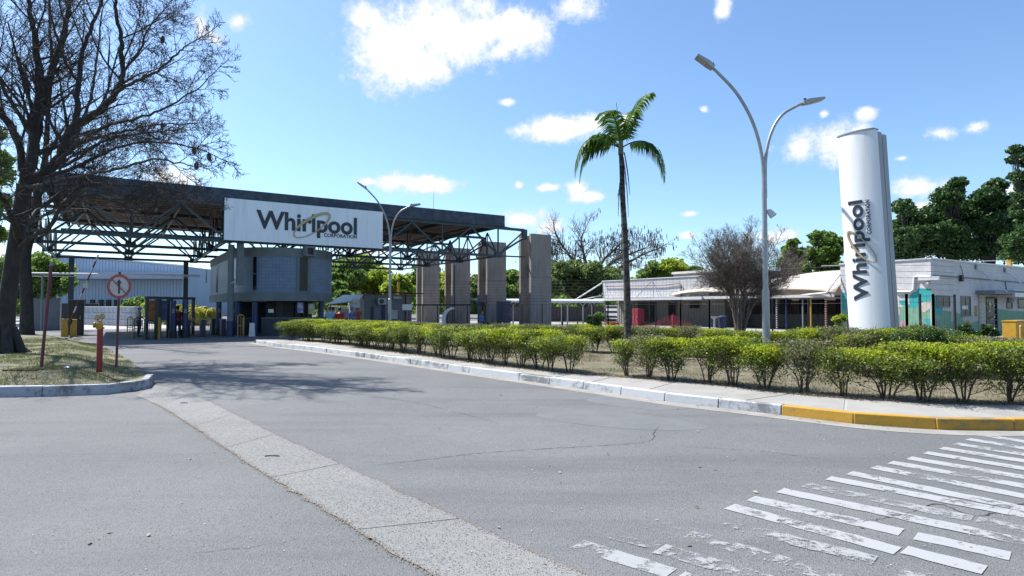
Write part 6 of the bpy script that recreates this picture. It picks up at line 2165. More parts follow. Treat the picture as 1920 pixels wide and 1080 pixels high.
def cl_px(lst, d, spread=1.5, seed=0, layers=2):
    """clumps given by picture outline, spread over a depth"""
    r = random.Random(seed); out = []
    for (px, py, rp) in lst:
        for k in range(layers):
            dd = d + r.uniform(-spread, spread)
            q = at_d(px + r.uniform(-3, 3), py + r.uniform(-2, 2), dd)
            out.append(((q.x, q.y, q.z), rp / F * dd))
    return out


# right: big dark trees behind the mural building
def gz(px, d, z=0): q = at_d(px, 577, d); return Vector((q.x, q.y, z))


tree('dark_tree', 'tall dark glossy tree rising right of the sign tower top', gz(1790, 52), cl_px([(1778, 368, 26), (1795, 345, 15), (1760, 410, 30), (1805, 400, 30), (1775, 445, 34), (1800, 470, 30), (1745, 460, 28)], 52, 2, 1), 34000, .27, 'leaf_dark', 1, .4)
tree('dark_tree', 'dark broad tree immediately right of the sign tower', gz(1710, 50), cl_px([(1690, 390, 18), (1705, 418, 26), (1722, 440, 28), (1690, 450, 28), (1735, 405, 16), (1700, 480, 26)], 50, 2, 2), 27000, .26, 'leaf_dark', 2, .35)
tree('dark_tree', 'dark rounded tree between the tall one and the picture edge', gz(1858, 53), cl_px([(1868, 350, 18), (1850, 372, 26), (1882, 385, 22), (1840, 420, 32), (1880, 425, 28), (1860, 460, 34), (1830, 470, 26), (1828, 395, 14)], 53, 2, 3), 34000, .27, 'leaf_dark', 3, .4)
tree('conifer_like_tree', 'dark feathery tree cut by the right edge of the picture', gz(1938, 46), cl_px([(1908, 282, 13), (1905, 330, 14), (1920, 372, 17), (1898, 300, 10), (1925, 300, 18), (1915, 340, 12), (1935, 350, 22), (1918, 400, 22), (1940, 430, 30), (1910, 455, 26), (1900, 480, 22)], 46, 1.5, 4), 20000, .25, 'leaf_dark', 4, .16)
tree('green_tree', 'loose green tree left of the sign tower behind the tent', gz(1545, 62), cl_px([(1545, 450, 22), (1530, 442, 12), (1560, 470, 22), (1525, 480, 18), (1548, 498, 24), (1575, 455, 14), (1565, 505, 18)], 62, 2, 5), 13000, .36, 'leaf_mid', 5, .3)
tree('green_tree', 'smaller airy green tree behind the tent roof', gz(1495, 62), cl_px([(1488, 455, 9), (1480, 470, 14), (1500, 482, 18), (1475, 495, 18), (1505, 505, 20)], 62, 2, 6), 8000, .34, 'leaf_mid', 6, .25)
for i, (px, py, r_, d, m_, lb_) in enumerate([
    (1262, 500, 20, 95, 'leaf_lime', 'bright green treetop over the white building roof'), (1225, 505, 18, 98, 'leaf_mid', 'green treetop left of the bright one over the roof'),
    (1300, 512, 14, 95, 'leaf_mid', 'low green treetop next to the bare shrub tree')]):
    tree('green_tree', lb_, gz(px, d), cl_px([(px, py, r_), (px - r_, py + 12, r_ * .8), (px + r_, py + 12, r_ * .8), (px, py + 25, r_)], d, 3, i), 7000, .5, m_, 20 + i, .4)
# umbrella of pale foliage with bare pod-hung limbs above
pb = gz(1096, 84)
tree('spreading_tree', 'wide low spreading tree with pale foliage behind the walkway', pb, cl_px([(1050, 512, 24), (1080, 505, 22), (1112, 512, 24), (1140, 520, 22), (1040, 540, 22), (1072, 535, 26), (1110, 538, 24), (1160, 530, 16), (1020, 525, 20)], 84, 3, 8), 21000, .42, 'leaf_pale', 8, .55)
t = thing('pod_tree', 'wide bare-limbed tree hung with dark pods above the pale foliage', 'tree', gz(1110, 90), 0)
rr = random.Random(77); bq = gz(1110, 90)
tips = []
for pp in ([(1110, 577), (1105, 540), (1075, 490), (1050, 455), (1040, 432)], [(1110, 577), (1108, 530), (1095, 480), (1090, 450), (1098, 428)], [(1110, 577), (1115, 530), (1130, 490), (1150, 470), (1165, 455)],
           [(1110, 577), (1130, 530), (1165, 500), (1200, 480), (1228, 468)], [(1110, 577), (1090, 530), (1060, 500), (1025, 485), (1005, 475)], [(1110, 577), (1125, 520), (1150, 490), (1185, 475), (1210, 465)]):
    mb = MB(); limb(mb, [DP(a, b_, 90 + rr.uniform(-2, 2) * (j > 0)) for j, (a, b_) in enumerate(pp)], .42, .08, rr, 17, 4.0, (0, 7, 6), maxl=3, rmin=.04, up=.05, start=.4, tips=tips)
    build_in(mb, 'limb', M['palebark'], t, smooth=True, angle=80)
mb = MB()
for q in tips:
    if rr.random() < .28 and q.z > 7 and (q.x > 12 or q.z < 12):
        h = rr.uniform(.3, .7); mb.box(q.x - .04, q.x + .04, q.y - .03, q.y + .03, q.z - h, q.z)
build_in(mb, 'seed_pods', M['twig'], t)
t.children[-1]['kind'] = 'stuff'
# middle: trees behind gate and hut
mid = [
    ('green_tree', 'bright green tree behind the pillars, between the second and third', 850, 540, 26, 95, 'leaf_lime'),
    ('green_tree', 'bright lime tree over the grey hut', 712, 535, 24, 92, 'leaf_lime'),
    ('green_tree', 'mid green tree right beside the gatehouse drum', 645, 520, 26, 90, 'leaf_mid'),
    ('green_tree', 'lime green tree between the drum-side tree and the hut tree', 680, 510, 22, 98, 'leaf_lime'),
    ('green_tree', 'bright green tree behind the far lamp post', 750, 545, 20, 90, 'leaf_lime'),
    ('green_tree', 'green tree seen between the third and fourth pillar gaps', 800, 530, 26, 100, 'leaf_mid'),
    ('green_tree', 'green tree left of the nearest concrete pillar', 955, 540, 24, 96, 'leaf_mid'),
    ('green_tree', 'pale green tree between the nearest pillars', 905, 545, 22, 94, 'leaf_pale'),
    ('green_tree', 'low shady tree by the gatehouse foot', 630, 555, 16, 70, 'leaf_mid')]
for i, (nm, lb_, px, py, r_, d, m_) in enumerate(mid):
    tree(nm, lb_, gz(px, d), cl_px([(px, py - 14, r_), (px - r_ * .9, py, r_ * .85), (px + r_ * .9, py, r_ * .85), (px, py + 16, r_), (px + r_ * .4, py - r_, r_ * .5)], d, 4, 40 + i), 9000, .5, m_, 50 + i, .4)
# left: dark tree and yellow palms before the warehouse
tree('broad_tree', 'dark bluish green tree behind the left trunks, beside the warehouse', gz(95, 75), cl_px([(85, 500, 28), (120, 510, 22), (60, 520, 26), (100, 540, 24), (130, 530, 14), (75, 560, 20), (30, 500, 30), (10, 550, 26)], 75, 3, 9), 20000, .4, 'leaf_mid', 9, .4)
tree('broad_tree', 'green tree at the left edge behind the big trunk', gz(-20, 60), cl_px([(-25, 330, 40), (0, 300, 24), (-10, 250, 20), (-40, 400, 40), (0, 380, 22), (-10, 440, 26), (-10, 520, 30)], 60, 3, 10), 14000, .36, 'leaf_mid', 10, .4)


def frond(mb, lmb, p, d, L, droop, nleaf, ll, rr, r=.02, hang=.7, width=.045):
    """palm frond: arching midrib with two ranks of narrow leaflets"""
    d = d.normalized(); pts = [p.copy()]; dd = d.copy()
    n = 14
    for i in range(n):
        dd = (dd + Vector((0, 0, -droop * (i / n) ** .8 * .38))).normalized()
        pts.append(pts[-1] + dd * L / n)
    mb.tube(pts, [r * (1 - .85 * i / n) + .003 for i in range(n + 1)], 5)
    for i in range(nleaf):
        u = .14 + .86 * i / nleaf; k = min(n - 1, int(u * n)); q = pts[k].lerp(pts[k + 1], u * n - k)
        ax = (pts[k + 1] - pts[k]).normalized()
        side = ax.cross(Vector((0, 0, 1)))
        if side.length < .1: side = Vector((0, 1, 0))
        side.normalize()
        for s in (-1, 1):
            l = ll * (math.sin(PI * min(1, u * .85 + .12)) ** .6) * rr.uniform(.85, 1.1)
            e = (ax * rr.uniform(.35, .6) + side * s * rr.uniform(.7, 1) + Vector((0, 0, -hang * rr.uniform(.5, 1.1)))).normalized()
            mid_ = q + e * l * .5 + Vector((0, 0, .05 * l)); end = q + (e * .9 + Vector((0, 0, -.28))).normalized() * l
            wv = e.cross(ax).normalized() * width * .5 if e.cross(ax).length > .01 else Vector((0, 0, width * .5))
            wv = ax * width * .5
            lmb.add([q - wv * .5, q + wv * .5, mid_ + wv, end, mid_ - wv], [(0, 1, 2, 3, 4)])
    return pts


M['frond'] = leafmat('palm_leaflets', [(.05, .12, .02), (.10, .20, .03), (.18, .29, .05)], .38, .45)
M['frond_dry'] = leafmat('dry_palm_leaflets', [(.07, .065, .06), (.12, .11, .10)], .8, .1)
# ---- the palm
pb = at_d(1176, 577, 18.6); pb.z = .14
t = thing('palm_tree', 'single slender palm with a dark ringed trunk standing in the lawn', 'palm', pb)
tp = [(1176, 668), (1176, 560), (1172, 450), (1168, 380), (1166, 320), (1164, 284)]
pts = [at_d(a, b_, 18.6) - pb for a, b_ in tp]; pts[0] = Vector((0, 0, -.05))
ps = smooth(pts, 8)
mb = MB(); mb.tube(ps, [.122 - .06 * (i / len(ps)) ** .8 + .004 * (i % 2) + (.05 if i == 0 else 0) for i in range(len(ps))], 16); mb.build('trunk', M['palmbark'], t, smooth=True)
top = ps[-1]
mb = MB(); mb.tube([top - Vector((0, 0, .1)), top + Vector((0, 0, .25)), top + Vector((-.02, 0, .6))], [.085, .075, .03], 10); mb.build('crownshaft', mat('green_crownshaft', (.12, .16, .05), .5), t, smooth=True)
rr = random.Random(6)
for (dx, dy, dz, L, dr, hg) in ((-1, -.15, .75, 2.45, 1.75, .8), (1, .1, .62, 2.35, 1.75, .75), (-.8, .3, 1.25, 1.9, 1.6, .5), (.42, -.2, 1.7, 2.0, .6, .35), (-.3, -.3, 1.9, 1.75, 1.2, .4), (.3, .3, 2.0, 1.7, .7, .35), (-.95, .1, .5, 2.2, 1.8, .85)):
    a = MB(); l = MB(); frond(a, l, top + Vector((0, 0, .1)), Vector((dx, dy, dz)), L, dr, 66, .60, rr, .02, hg, .045)
    f = a.build('frond', M['frond'], t, smooth=True); l.build('leaflets', M['frond'], f)
mb = MB(); mb.tube([top + Vector((-.02, 0, .4)), top + Vector((-.13, 0, 1.55))], [.025, .006], 6); mb.build('spear_leaf', M['frond'], t)
for (dx, st, L) in ((.22, .05, 1.35), (-.12, 1.0, 1.05), (.14, .2, 1.9)):
    a = MB(); l = MB(); frond(a, l, top + Vector((dx * .4, -.08, -st)), Vector((dx, -.1, -1.2)), L, .6, 36, .22, rr, .018, 1.3, .025)
    f = a.build('dead_frond', M['frond_dry'], t); l.build('leaflets', M['frond_dry'], f)


def bushy_palm(label, base, n, L, m, seed, name='bushy_palm', h0=.3, cat='palm'):
    rr = random.Random(seed); t = thing(name, label, cat, base)
    for k in range(n):
        a = k * 2.4; a_ = MB(); l = MB()
        frond(a_, l, Vector((.2 * math.cos(a), .2 * math.sin(a), h0)), Vector((math.cos(a), math.sin(a), rr.uniform(1.0, 3.0))), L * rr.uniform(.7, 1.1), 1.6, 24, L * .28, rr, .03, .4, .06 * L / 2)
        f = a_.build('frond', M[m], t); l.build('leaflets', M[m], f)
    return t


bushy_palm('yellow-green arching palm clump left of the gatehouse', gz(350, 60), 20, 4.6, 'leaf_yellow', 3)
bushy_palm('greener palm clump beside the yellow one', gz(318, 64), 18, 4.6, 'leaf_lime', 4)
bushy_palm('yellowish palm clump tight against the gatehouse edge', gz(368, 57), 16, 3.8, 'leaf_yellow', 5)
bushy_palm('drooping dull green palm right of the gatehouse drum', gz(632, 62), 14, 4.2, 'leaf_pale', 6)
tree('clipped_tree', 'low dark rounded bush in the loading yard', gz(255, 80), cl_px([(245, 570, 12), (262, 568, 13), (275, 573, 10), (235, 575, 9)], 80, 1, 3), 4000, .3, 'leaf_mid', 71, .15)
# bromeliad, ferny bush and young plant
bushy_palm('reddish spiky bromeliad before the white building', W(SB - 4.2, on_front(1147, 4.2), .14), 16, .8, 'bromeliad' if 'bromeliad' in M else 'leaf_yellow', 7, 'bromeliad', .05, 'plant')
M['bromeliad'] = leafmat('bromeliad_leaves', [(.3, .05, .04), (.4, .1, .06), (.38, .25, .06)], .5, .3)
for o in list(bpy.data.objects):
    if o.name.startswith('bromeliad'):
        for c in o.children_recursive: c.data.materials[0] = M['bromeliad']
tree('fern_bush', 'feathery green bush behind the mesh fence near the bromeliad', gz(1116, 44, .1), cl_px([(1110, 602, 12), (1122, 595, 11), (1116, 612, 14)], 44, .4, 3), 2500, .16, 'leaf_mid', 72, .05)
tree('young_shrub', 'bright green thin shrub at the left side of the sign tower', gz(1572, 27, .14), cl_px([(1568, 600, 8), (1578, 598, 9), (1572, 612, 8)], 27, .25, 3), 1700, .11, 'leaf_lime', 73, .025)
for i, (px, d, lb_) in enumerate(((1807, 25, 'dark low bush under the mural window'), (1850, 24.5, 'dark rounded bush at the mural building door'))):
    tree('dark_bush', lb_, gz(px, d, .14), cl_px([(px, 618, 11), (px + 8, 625, 10), (px - 8, 625, 9)], d, .2, i), 2600, .10, 'leaf_dark', 80 + i, .03)

# far wooded horizon, one mass
rng = np.random.default_rng(5)
pts = []
for i in range(420):
    az = rng.uniform(-.95, .95); d = rng.uniform(150, 210)
    x, y = d * math.sin(az), d * math.cos(az); r = rng.uniform(3, 5.5)
    k = 130; v = rng.normal(size=(k, 3)); v /= np.linalg.norm(v, axis=1)[:, None]
    pts.append(np.array([x, y, r * .9]) + v * r * np.array([1, 1, 1.0]) * rng.uniform(.7, 1, (k, 1)))
me = leafmesh('treeline', np.concatenate(pts), 1.5, M['leaf_mid'], rng, .7, .3)
place(me, 'treeline', kind='stuff')

# ------------------------------------------------------------------ hedges: each shrub a plant of its own
M['hedge_leaf'] = leafmat('hedge_leaves', [(.07, .12, .02), (.13, .20, .03), (.20, .27, .04), (.24, .25, .07)], .5, .4)
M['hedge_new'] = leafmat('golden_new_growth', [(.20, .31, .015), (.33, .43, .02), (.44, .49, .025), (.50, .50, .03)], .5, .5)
M['hedge_dry'] = leafmat('thinning_hedge_leaves', [(.10, .14, .05), (.18, .20, .08), (.25, .23, .11)], .6, .35)


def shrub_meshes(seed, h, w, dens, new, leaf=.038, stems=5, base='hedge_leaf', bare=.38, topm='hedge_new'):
    rng = np.random.default_rng(seed); rr = random.Random(seed)
    sm = MB(); tips_ = []
    for k in range(stems):
        a = rr.uniform(0, 2 * PI); b0 = Vector((.06 * math.cos(a), .06 * math.sin(a), -.03))
        e = Vector((w * .42 * math.cos(a) * rr.uniform(.3, 1), w * .36 * math.sin(a) * rr.uniform(.3, 1), h * rr.uniform(.55, .75)))
        mid_ = b0.lerp(e, .45) + Vector((-.1 * math.cos(a) * .5, 0, .06))
        pts_ = smooth([b0, mid_, e], 4); sm.tube(pts_, [.017 * (1 - .07 * i) for i in range(len(pts_))], 5)
        for j in range(7):
            q = pts_[rr.randint(2, len(pts_) - 1)]
            twigs(sm, q, Vector((rr.uniform(-1, 1), rr.uniform(-1, 1), rr.uniform(.2, 1.3))), h * .42, .006, 2, 3, rr, (0, 0, 4), .1, .9, .5, tips_)
    # clumps of leaves on the twig ends
    T = np.array([tuple(t_) for t_ in tips_ if t_.z > h * bare * .7 and t_.z < h])
    n = int(dens * 1700)
    pick = T[rng.integers(0, len(T), n)]
    P1 = pick + rng.normal(size=(n, 3)) * .05
    # clipped body: upper layer
    n2 = int(dens * 2300)
    u = rng.uniform(-1, 1, (n2, 3))
    cl_c = rng.uniform(-1, 1, (16, 3)); cl_c[:, 2] = rng.uniform(-.2, 1, 16)
    pk = cl_c[rng.integers(0, 16, n2)] + rng.normal(size=(n2, 3)) * .24
    P2 = np.stack([pk[:, 0] * w * .46, pk[:, 1] * w * .40, h * (bare + .12) + (pk[:, 2] * .5 + .5) * h * (1 - bare - .14)], 1)
    P = np.concatenate([P1, P2]); P[:, 2] = np.minimum(P[:, 2], h + rng.normal(size=len(P)) * .018)
    P = P[P[:, 2] > h * .12]
    lm = leafmesh('foliage', P, leaf, M[base], rng, .6, .3)
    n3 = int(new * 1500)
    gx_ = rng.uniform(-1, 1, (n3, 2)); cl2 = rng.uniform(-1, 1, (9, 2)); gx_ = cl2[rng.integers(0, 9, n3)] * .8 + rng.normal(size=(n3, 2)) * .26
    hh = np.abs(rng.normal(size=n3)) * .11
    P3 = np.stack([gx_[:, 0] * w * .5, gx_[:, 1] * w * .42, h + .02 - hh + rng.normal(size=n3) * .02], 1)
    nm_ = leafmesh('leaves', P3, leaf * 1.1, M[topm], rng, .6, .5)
    return sm.mesh('stems', M['hedgebark'], True, 80), lm, nm_


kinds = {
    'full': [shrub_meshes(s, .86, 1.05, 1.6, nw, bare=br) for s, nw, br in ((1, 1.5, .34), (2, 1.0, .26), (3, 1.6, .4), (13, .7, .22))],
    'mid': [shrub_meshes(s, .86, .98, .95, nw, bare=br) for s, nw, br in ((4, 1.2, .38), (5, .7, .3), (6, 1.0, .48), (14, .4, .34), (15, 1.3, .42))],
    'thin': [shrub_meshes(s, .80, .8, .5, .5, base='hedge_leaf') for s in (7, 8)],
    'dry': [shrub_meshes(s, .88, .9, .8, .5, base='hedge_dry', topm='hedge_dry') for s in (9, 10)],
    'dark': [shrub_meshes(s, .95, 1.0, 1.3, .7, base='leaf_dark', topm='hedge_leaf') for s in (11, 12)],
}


def put_shrub(kind, p, h, rr, label, group, wid=1.0):
    t = thing('hedge_shrub', label, 'shrub', p, rr.uniform(0, 6.28), group)
    ms = rr.choice(kinds[kind])
    s = (wid * rr.uniform(.84, 1.22), wid * rr.uniform(.9, 1.12), h / .86)
    t.scale = s
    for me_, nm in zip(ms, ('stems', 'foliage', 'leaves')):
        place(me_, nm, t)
    return t


rr = random.Random(31)
frontline = offset(sline, .32)
fl2 = [p for p in frontline]
# walk along the front hedge line
pos = resample(fl2, .62)
def px_of(p):
    c_, s_ = math.cos(PITCH), math.sin(PITCH); v = p - Vector((0, 0, CAMZ)); yc = v.y * c_ + v.z * s_
    return 960 + F * v.x / yc


desc = {'full': 'dense golden-topped', 'mid': 'medium leafy', 'thin': 'thin see-through', 'dry': 'greyish thinning'}
seen = [0, 0, 0]
lefts = [p for p in pos if px_of(p) <= 1104]


i0 = min(i for i, p in enumerate(pos) if px_of(p) >= 1172)
for i, p in enumerate(pos):
    px = px_of(p)
    if px > 2150: break
    if 1112 < px < 1166: continue                       # the gap before the palm
    if px < 760: kind = 'full'
    elif px < 1104: kind = rr.choice(['full', 'mid', 'mid', 'full'])
    elif px < 1420: kind = rr.choice(['mid', 'mid', 'thin', 'full', 'dry', 'thin'])
    else: kind = rr.choice(['full', 'full', 'mid', 'full', 'mid', 'dry'])
    if 788 < px < 800 or 1235 < px < 1252 or 1600 < px < 1625: kind = 'thin'
    q = Vector((p.x + rr.uniform(-.16, .16), p.y + rr.uniform(-.08, .12), .14))
    put_shrub(kind, q, .86 + rr.uniform(-.10, .08), rr,
              '%s shrub, %s one %s in the front hedge' % (desc[kind], *((ORD[len(lefts) - 1 - i], 'left of the gap before the palm') if px <= 1104 else (ORD[i - i0], 'right of the gap before the palm'))), 'front hedge along the pavement')
# rear hedge
bpx = [(560, 31.5), (700, 27.5), (820, 24.5), (980, 22.3), (1145, 20.2), (1290, 18.6), (1440, 18.2), (1560, 17.6)]
bl = smooth([gz(a, d, .14) for a, d in bpx], 8)
for i, p in enumerate(resample(bl, .66)):
    px = px_of(p)
    kind = 'full' if px < 780 else rr.choice(['dry', 'mid', 'full', 'dry']) if px < 1300 else rr.choice(['full', 'mid', 'full'])
    put_shrub(kind, p + Vector((rr.uniform(-.08, .08), rr.uniform(-.08, .08), 0)), (.86 if px < 1300 else .80) + rr.uniform(-.05, .05), rr,
              '%s shrub, %s of the rear hedge counted from the gatehouse end' % ({'full': 'dense green', 'mid': 'medium leafy', 'dry': 'dull olive'}[kind], ORD[i]), 'rear hedge behind the lawn')
# shrubs at the foot of the sign tower
for i, (px, d, kind, h) in enumerate(((1604, 13.4, 'thin', .95), (1622, 13.3, 'dry', .9), (1645, 13.3, 'mid', 1.0), (1668, 13.3, 'dark', .9), (1694, 13.4, 'dark', .92), (1722, 13.5, 'dark', .97), (1744, 13.7, 'dark', .9), (1768, 13.9, 'full', .86), (1795, 14.1, 'full', .84),
                       (1575, 14.4, 'dry', 1.0), (1548, 14.9, 'dry', .98), (1522, 15.2, 'mid', .95))):
    put_shrub(kind, gz(px, d, .14), h, rr, ('%s shrub, %s rightwards from the left foot of the sign tower' % ({'dark': 'dark green', 'full': 'low clipped', 'thin': 'thin grey-leaved', 'dry': 'olive', 'mid': 'leafy green'}[kind], ORD[i]) if i < 9 else
               '%s shrub, %s leftwards from the left foot of the sign tower' % ({'dry': 'olive', 'mid': 'leafy green'}[kind], ORD[i - 9])), 'shrubs at the sign tower', .95)
for i, (px, d) in enumerate(((1850, 12.8), (1880, 12.6), (1912, 12.4), (1945, 12.3))):
    put_shrub('dry', gz(px, d, .14), .82, rr, 'low olive clipped shrub behind the front hedge, %s from the dark shrubs by the sign' % ORD[i], 'low shrubs near the right edge', 1.05)

# ------------------------------------------------------------------ grass and litter
def blades(name, n, region, m, h=(.03, .08), seed=1, zf=lambda x, y: .143, clump=.5):
    rng = np.random.default_rng(seed)
    x = rng.uniform(region[0], region[1], n * 3); y = rng.uniform(region[2], region[3], n * 3)
    keep = []
    for i in range(len(x)):
        if mn.noise(Vector((x[i] * 1.1, y[i] * 1.1, 3.3))) + .5 * mn.noise(Vector((x[i] * 4, y[i] * 4, 1))) > rng.uniform(-.5, .6) * clump:
            if zf(x[i], y[i]) is not None: keep.append(i)
        if len(keep) >= n: break
    x = x[keep]; y = y[keep]; k = len(keep)
    z = np.array([zf(a, b_) for a, b_ in zip(x, y)])
    hh = rng.uniform(h[0], h[1], k); a = rng.uniform(0, 2 * PI, k); w_ = rng.uniform(.004, .008, k)
    lx = rng.normal(size=k) * .5 * hh; ly = rng.normal(size=k) * .5 * hh
    v = np.empty((k, 3, 3))
    v[:, 0] = np.stack([x - w_ * np.cos(a), y - w_ * np.sin(a), z - .005], 1)
    v[:, 1] = np.stack([x + w_ * np.cos(a), y + w_ * np.sin(a), z - .005], 1)
    v[:, 2] = np.stack([x + lx, y + ly, z + hh], 1)
    me = bpy.data.meshes.new(name); me.vertices.add(k * 3); me.loops.add(k * 3); me.polygons.add(k)
    me.vertices.foreach_set('co', v.reshape(-1)); me.loops.foreach_set('vertex_index', np.arange(k * 3, dtype=np.int32)); me.polygons.foreach_set('loop_start', np.arange(0, k * 3, 3, dtype=np.int32))
    me.update(calc_edges=True); me.materials.append(m)
    return place(me, name, kind='stuff')


M['grass'] = leafmat('verge_grass', [(.09, .14, .03), (.14, .20, .05), (.22, .22, .10), (.30, .27, .16)], .6, .35)
M['grass_dry'] = leafmat('dry_lawn_grass', [(.13, .13, .06), (.24, .20, .12), (.32, .27, .17)], .7, .25)
def zleft(x, y):
    if not inside(x, y, ring): return None
    d = edge_dist(x, y, ring)
    return verge_z(x, y) if d > .15 else (.17 if y < 12.5 else .02)
blades('grass', 60000, (-20.5, -6.8, 11.2, 27), M['grass'], (.025, .075), 3, zleft)
lp = [p.xy for p in lawn_poly]; lpv = [Vector((p.x, p.y, 0)) for p in lawn_poly]
def zright(x, y): return .143 if inside(x, y, lpv) else None
blades('lawn_grass', 60000, (-9, 17, 9.6, 24), M['grass_dry'], (.02, .06), 4, zright)
# weeds and leaf litter under the hedge edge
rr = random.Random(91); C = []; C2 = []
for p in resample(sline, .05):
    for k in range(9):
        q = offset([p, p + Vector((1, -.2, 0))], 0)[0]
        C.append((p.x + rr.uniform(-.35, .35), p.y + abs(rr.gauss(0, .2)) - .02, .152 + rr.random() * .025))
rng = np.random.default_rng(9)
me = leafmesh('leaf_litter', np.array(C), .035, leafmat('brown_leaf_litter', [(.05, .035, .02), (.1, .065, .035), (.16, .11, .06)], .8, .1), rng, .6, 1.2); place(me, 'leaf_litter', kind='stuff')
# loose leaves and grit on the road
C = []
for k in range(260):
    y = rr.uniform(2.6, 24) ; x = rr.uniform(-.75, .8) * y
    C.append((x, y, .012))
for k in range(130):
    p = rr.choice(kline[:-4]); C.append((p.x + rr.uniform(-.3, .1), p.y - abs(rr.gauss(0, .25)), .012))
me = leafmesh('fallen_leaves', np.array(C), .038, leafmat('fallen_leaf', [(.12, .08, .04), (.3, .24, .14), (.42, .38, .3)], .8, .1), rng, .55, 2.5, .6); place(me, 'fallen_leaves', kind='stuff')
C = [(rr.uniform(-.8, .85) * (y_ := rr.uniform(2.3, 14)), y_, .008) for k in range(2600)]
me = leafmesh('grit', np.array(C), .011, leafmat('pale_grit', [(.06, .06, .06), (.3, .29, .27), (.45, .43, .4)], .9, 0), rng, .9, 2.5, .5); place(me, 'grit', kind='stuff')
for i, (px, py, l) in enumerate(((510, 857, .16), (640, 712, .14), (345, 757, .12))):
    q = G(px, py); b = MB(); b.tube([q + Vector((-l / 2, 0, .012)), q + Vector((0, .01, .018)), q + Vector((l / 2, .005, .012))], .006, 5)
    b.v = [(a - q.x, b__ - q.y, c) for a, b__, c in b.v]; b.build('fallen_twig', M['twig'], None, q, label=('short brown twig lying across the concrete gutter', 'pale twig on the asphalt in mid-road', 'small twig near the verge kerb tip')[i], cat='twig')

# ------------------------------------------------------------------ people
M['skin'] = mat('skin', (.33, .19, .13), .55, (.28, .15, .10), 8)
M['hair'] = mat('dark_hair', (.02, .015, .012), .6)
M['shirt_lightblue'] = mat('light_blue_cloth', (.20, .42, .62), .8, (.16, .36, .55), 9)
M['shirt_red'] = mat('red_cloth', (.32, .02, .04), .8, (.24, .015, .03), 9)
M['shirt_blue'] = mat('blue_cloth', (.05, .16, .50), .8, (.04, .12, .4), 9)
M['shirt_pink'] = mat('pink_cloth', (.5, .33, .33), .8)
M['shirt_darkred'] = mat('dark_red_cloth', (.16, .01, .02), .8)
M['shirt_coral'] = mat('coral_cloth', (.45, .08, .06), .8)
M['navycloth'] = mat('navy_trousers', (.02, .03, .06), .85, (.015, .022, .045), 9)
M['shoe'] = mat('black_shoe', (.015, .015, .016), .5)


def blend(mb, name, m, parent, vox=.016, it=3):
    """melt the rough shapes into one continuous skin"""
    o = mb.build(name, m, parent)
    md = o.modifiers.new('r', 'REMESH'); md.mode = 'VOXEL'; md.voxel_size = vox
    sm = o.modifiers.new('s', 'SMOOTH'); sm.factor = .5; sm.iterations = it
    dg = bpy.context.evaluated_depsgraph_get()
    me = bpy.data.meshes.new_from_object(o.evaluated_get(dg))
    o.modifiers.clear(); o.data = me; me.materials.clear(); me.materials.append(m)
    me.polygons.foreach_set('use_smooth', [True] * len(me.polygons))
    return o


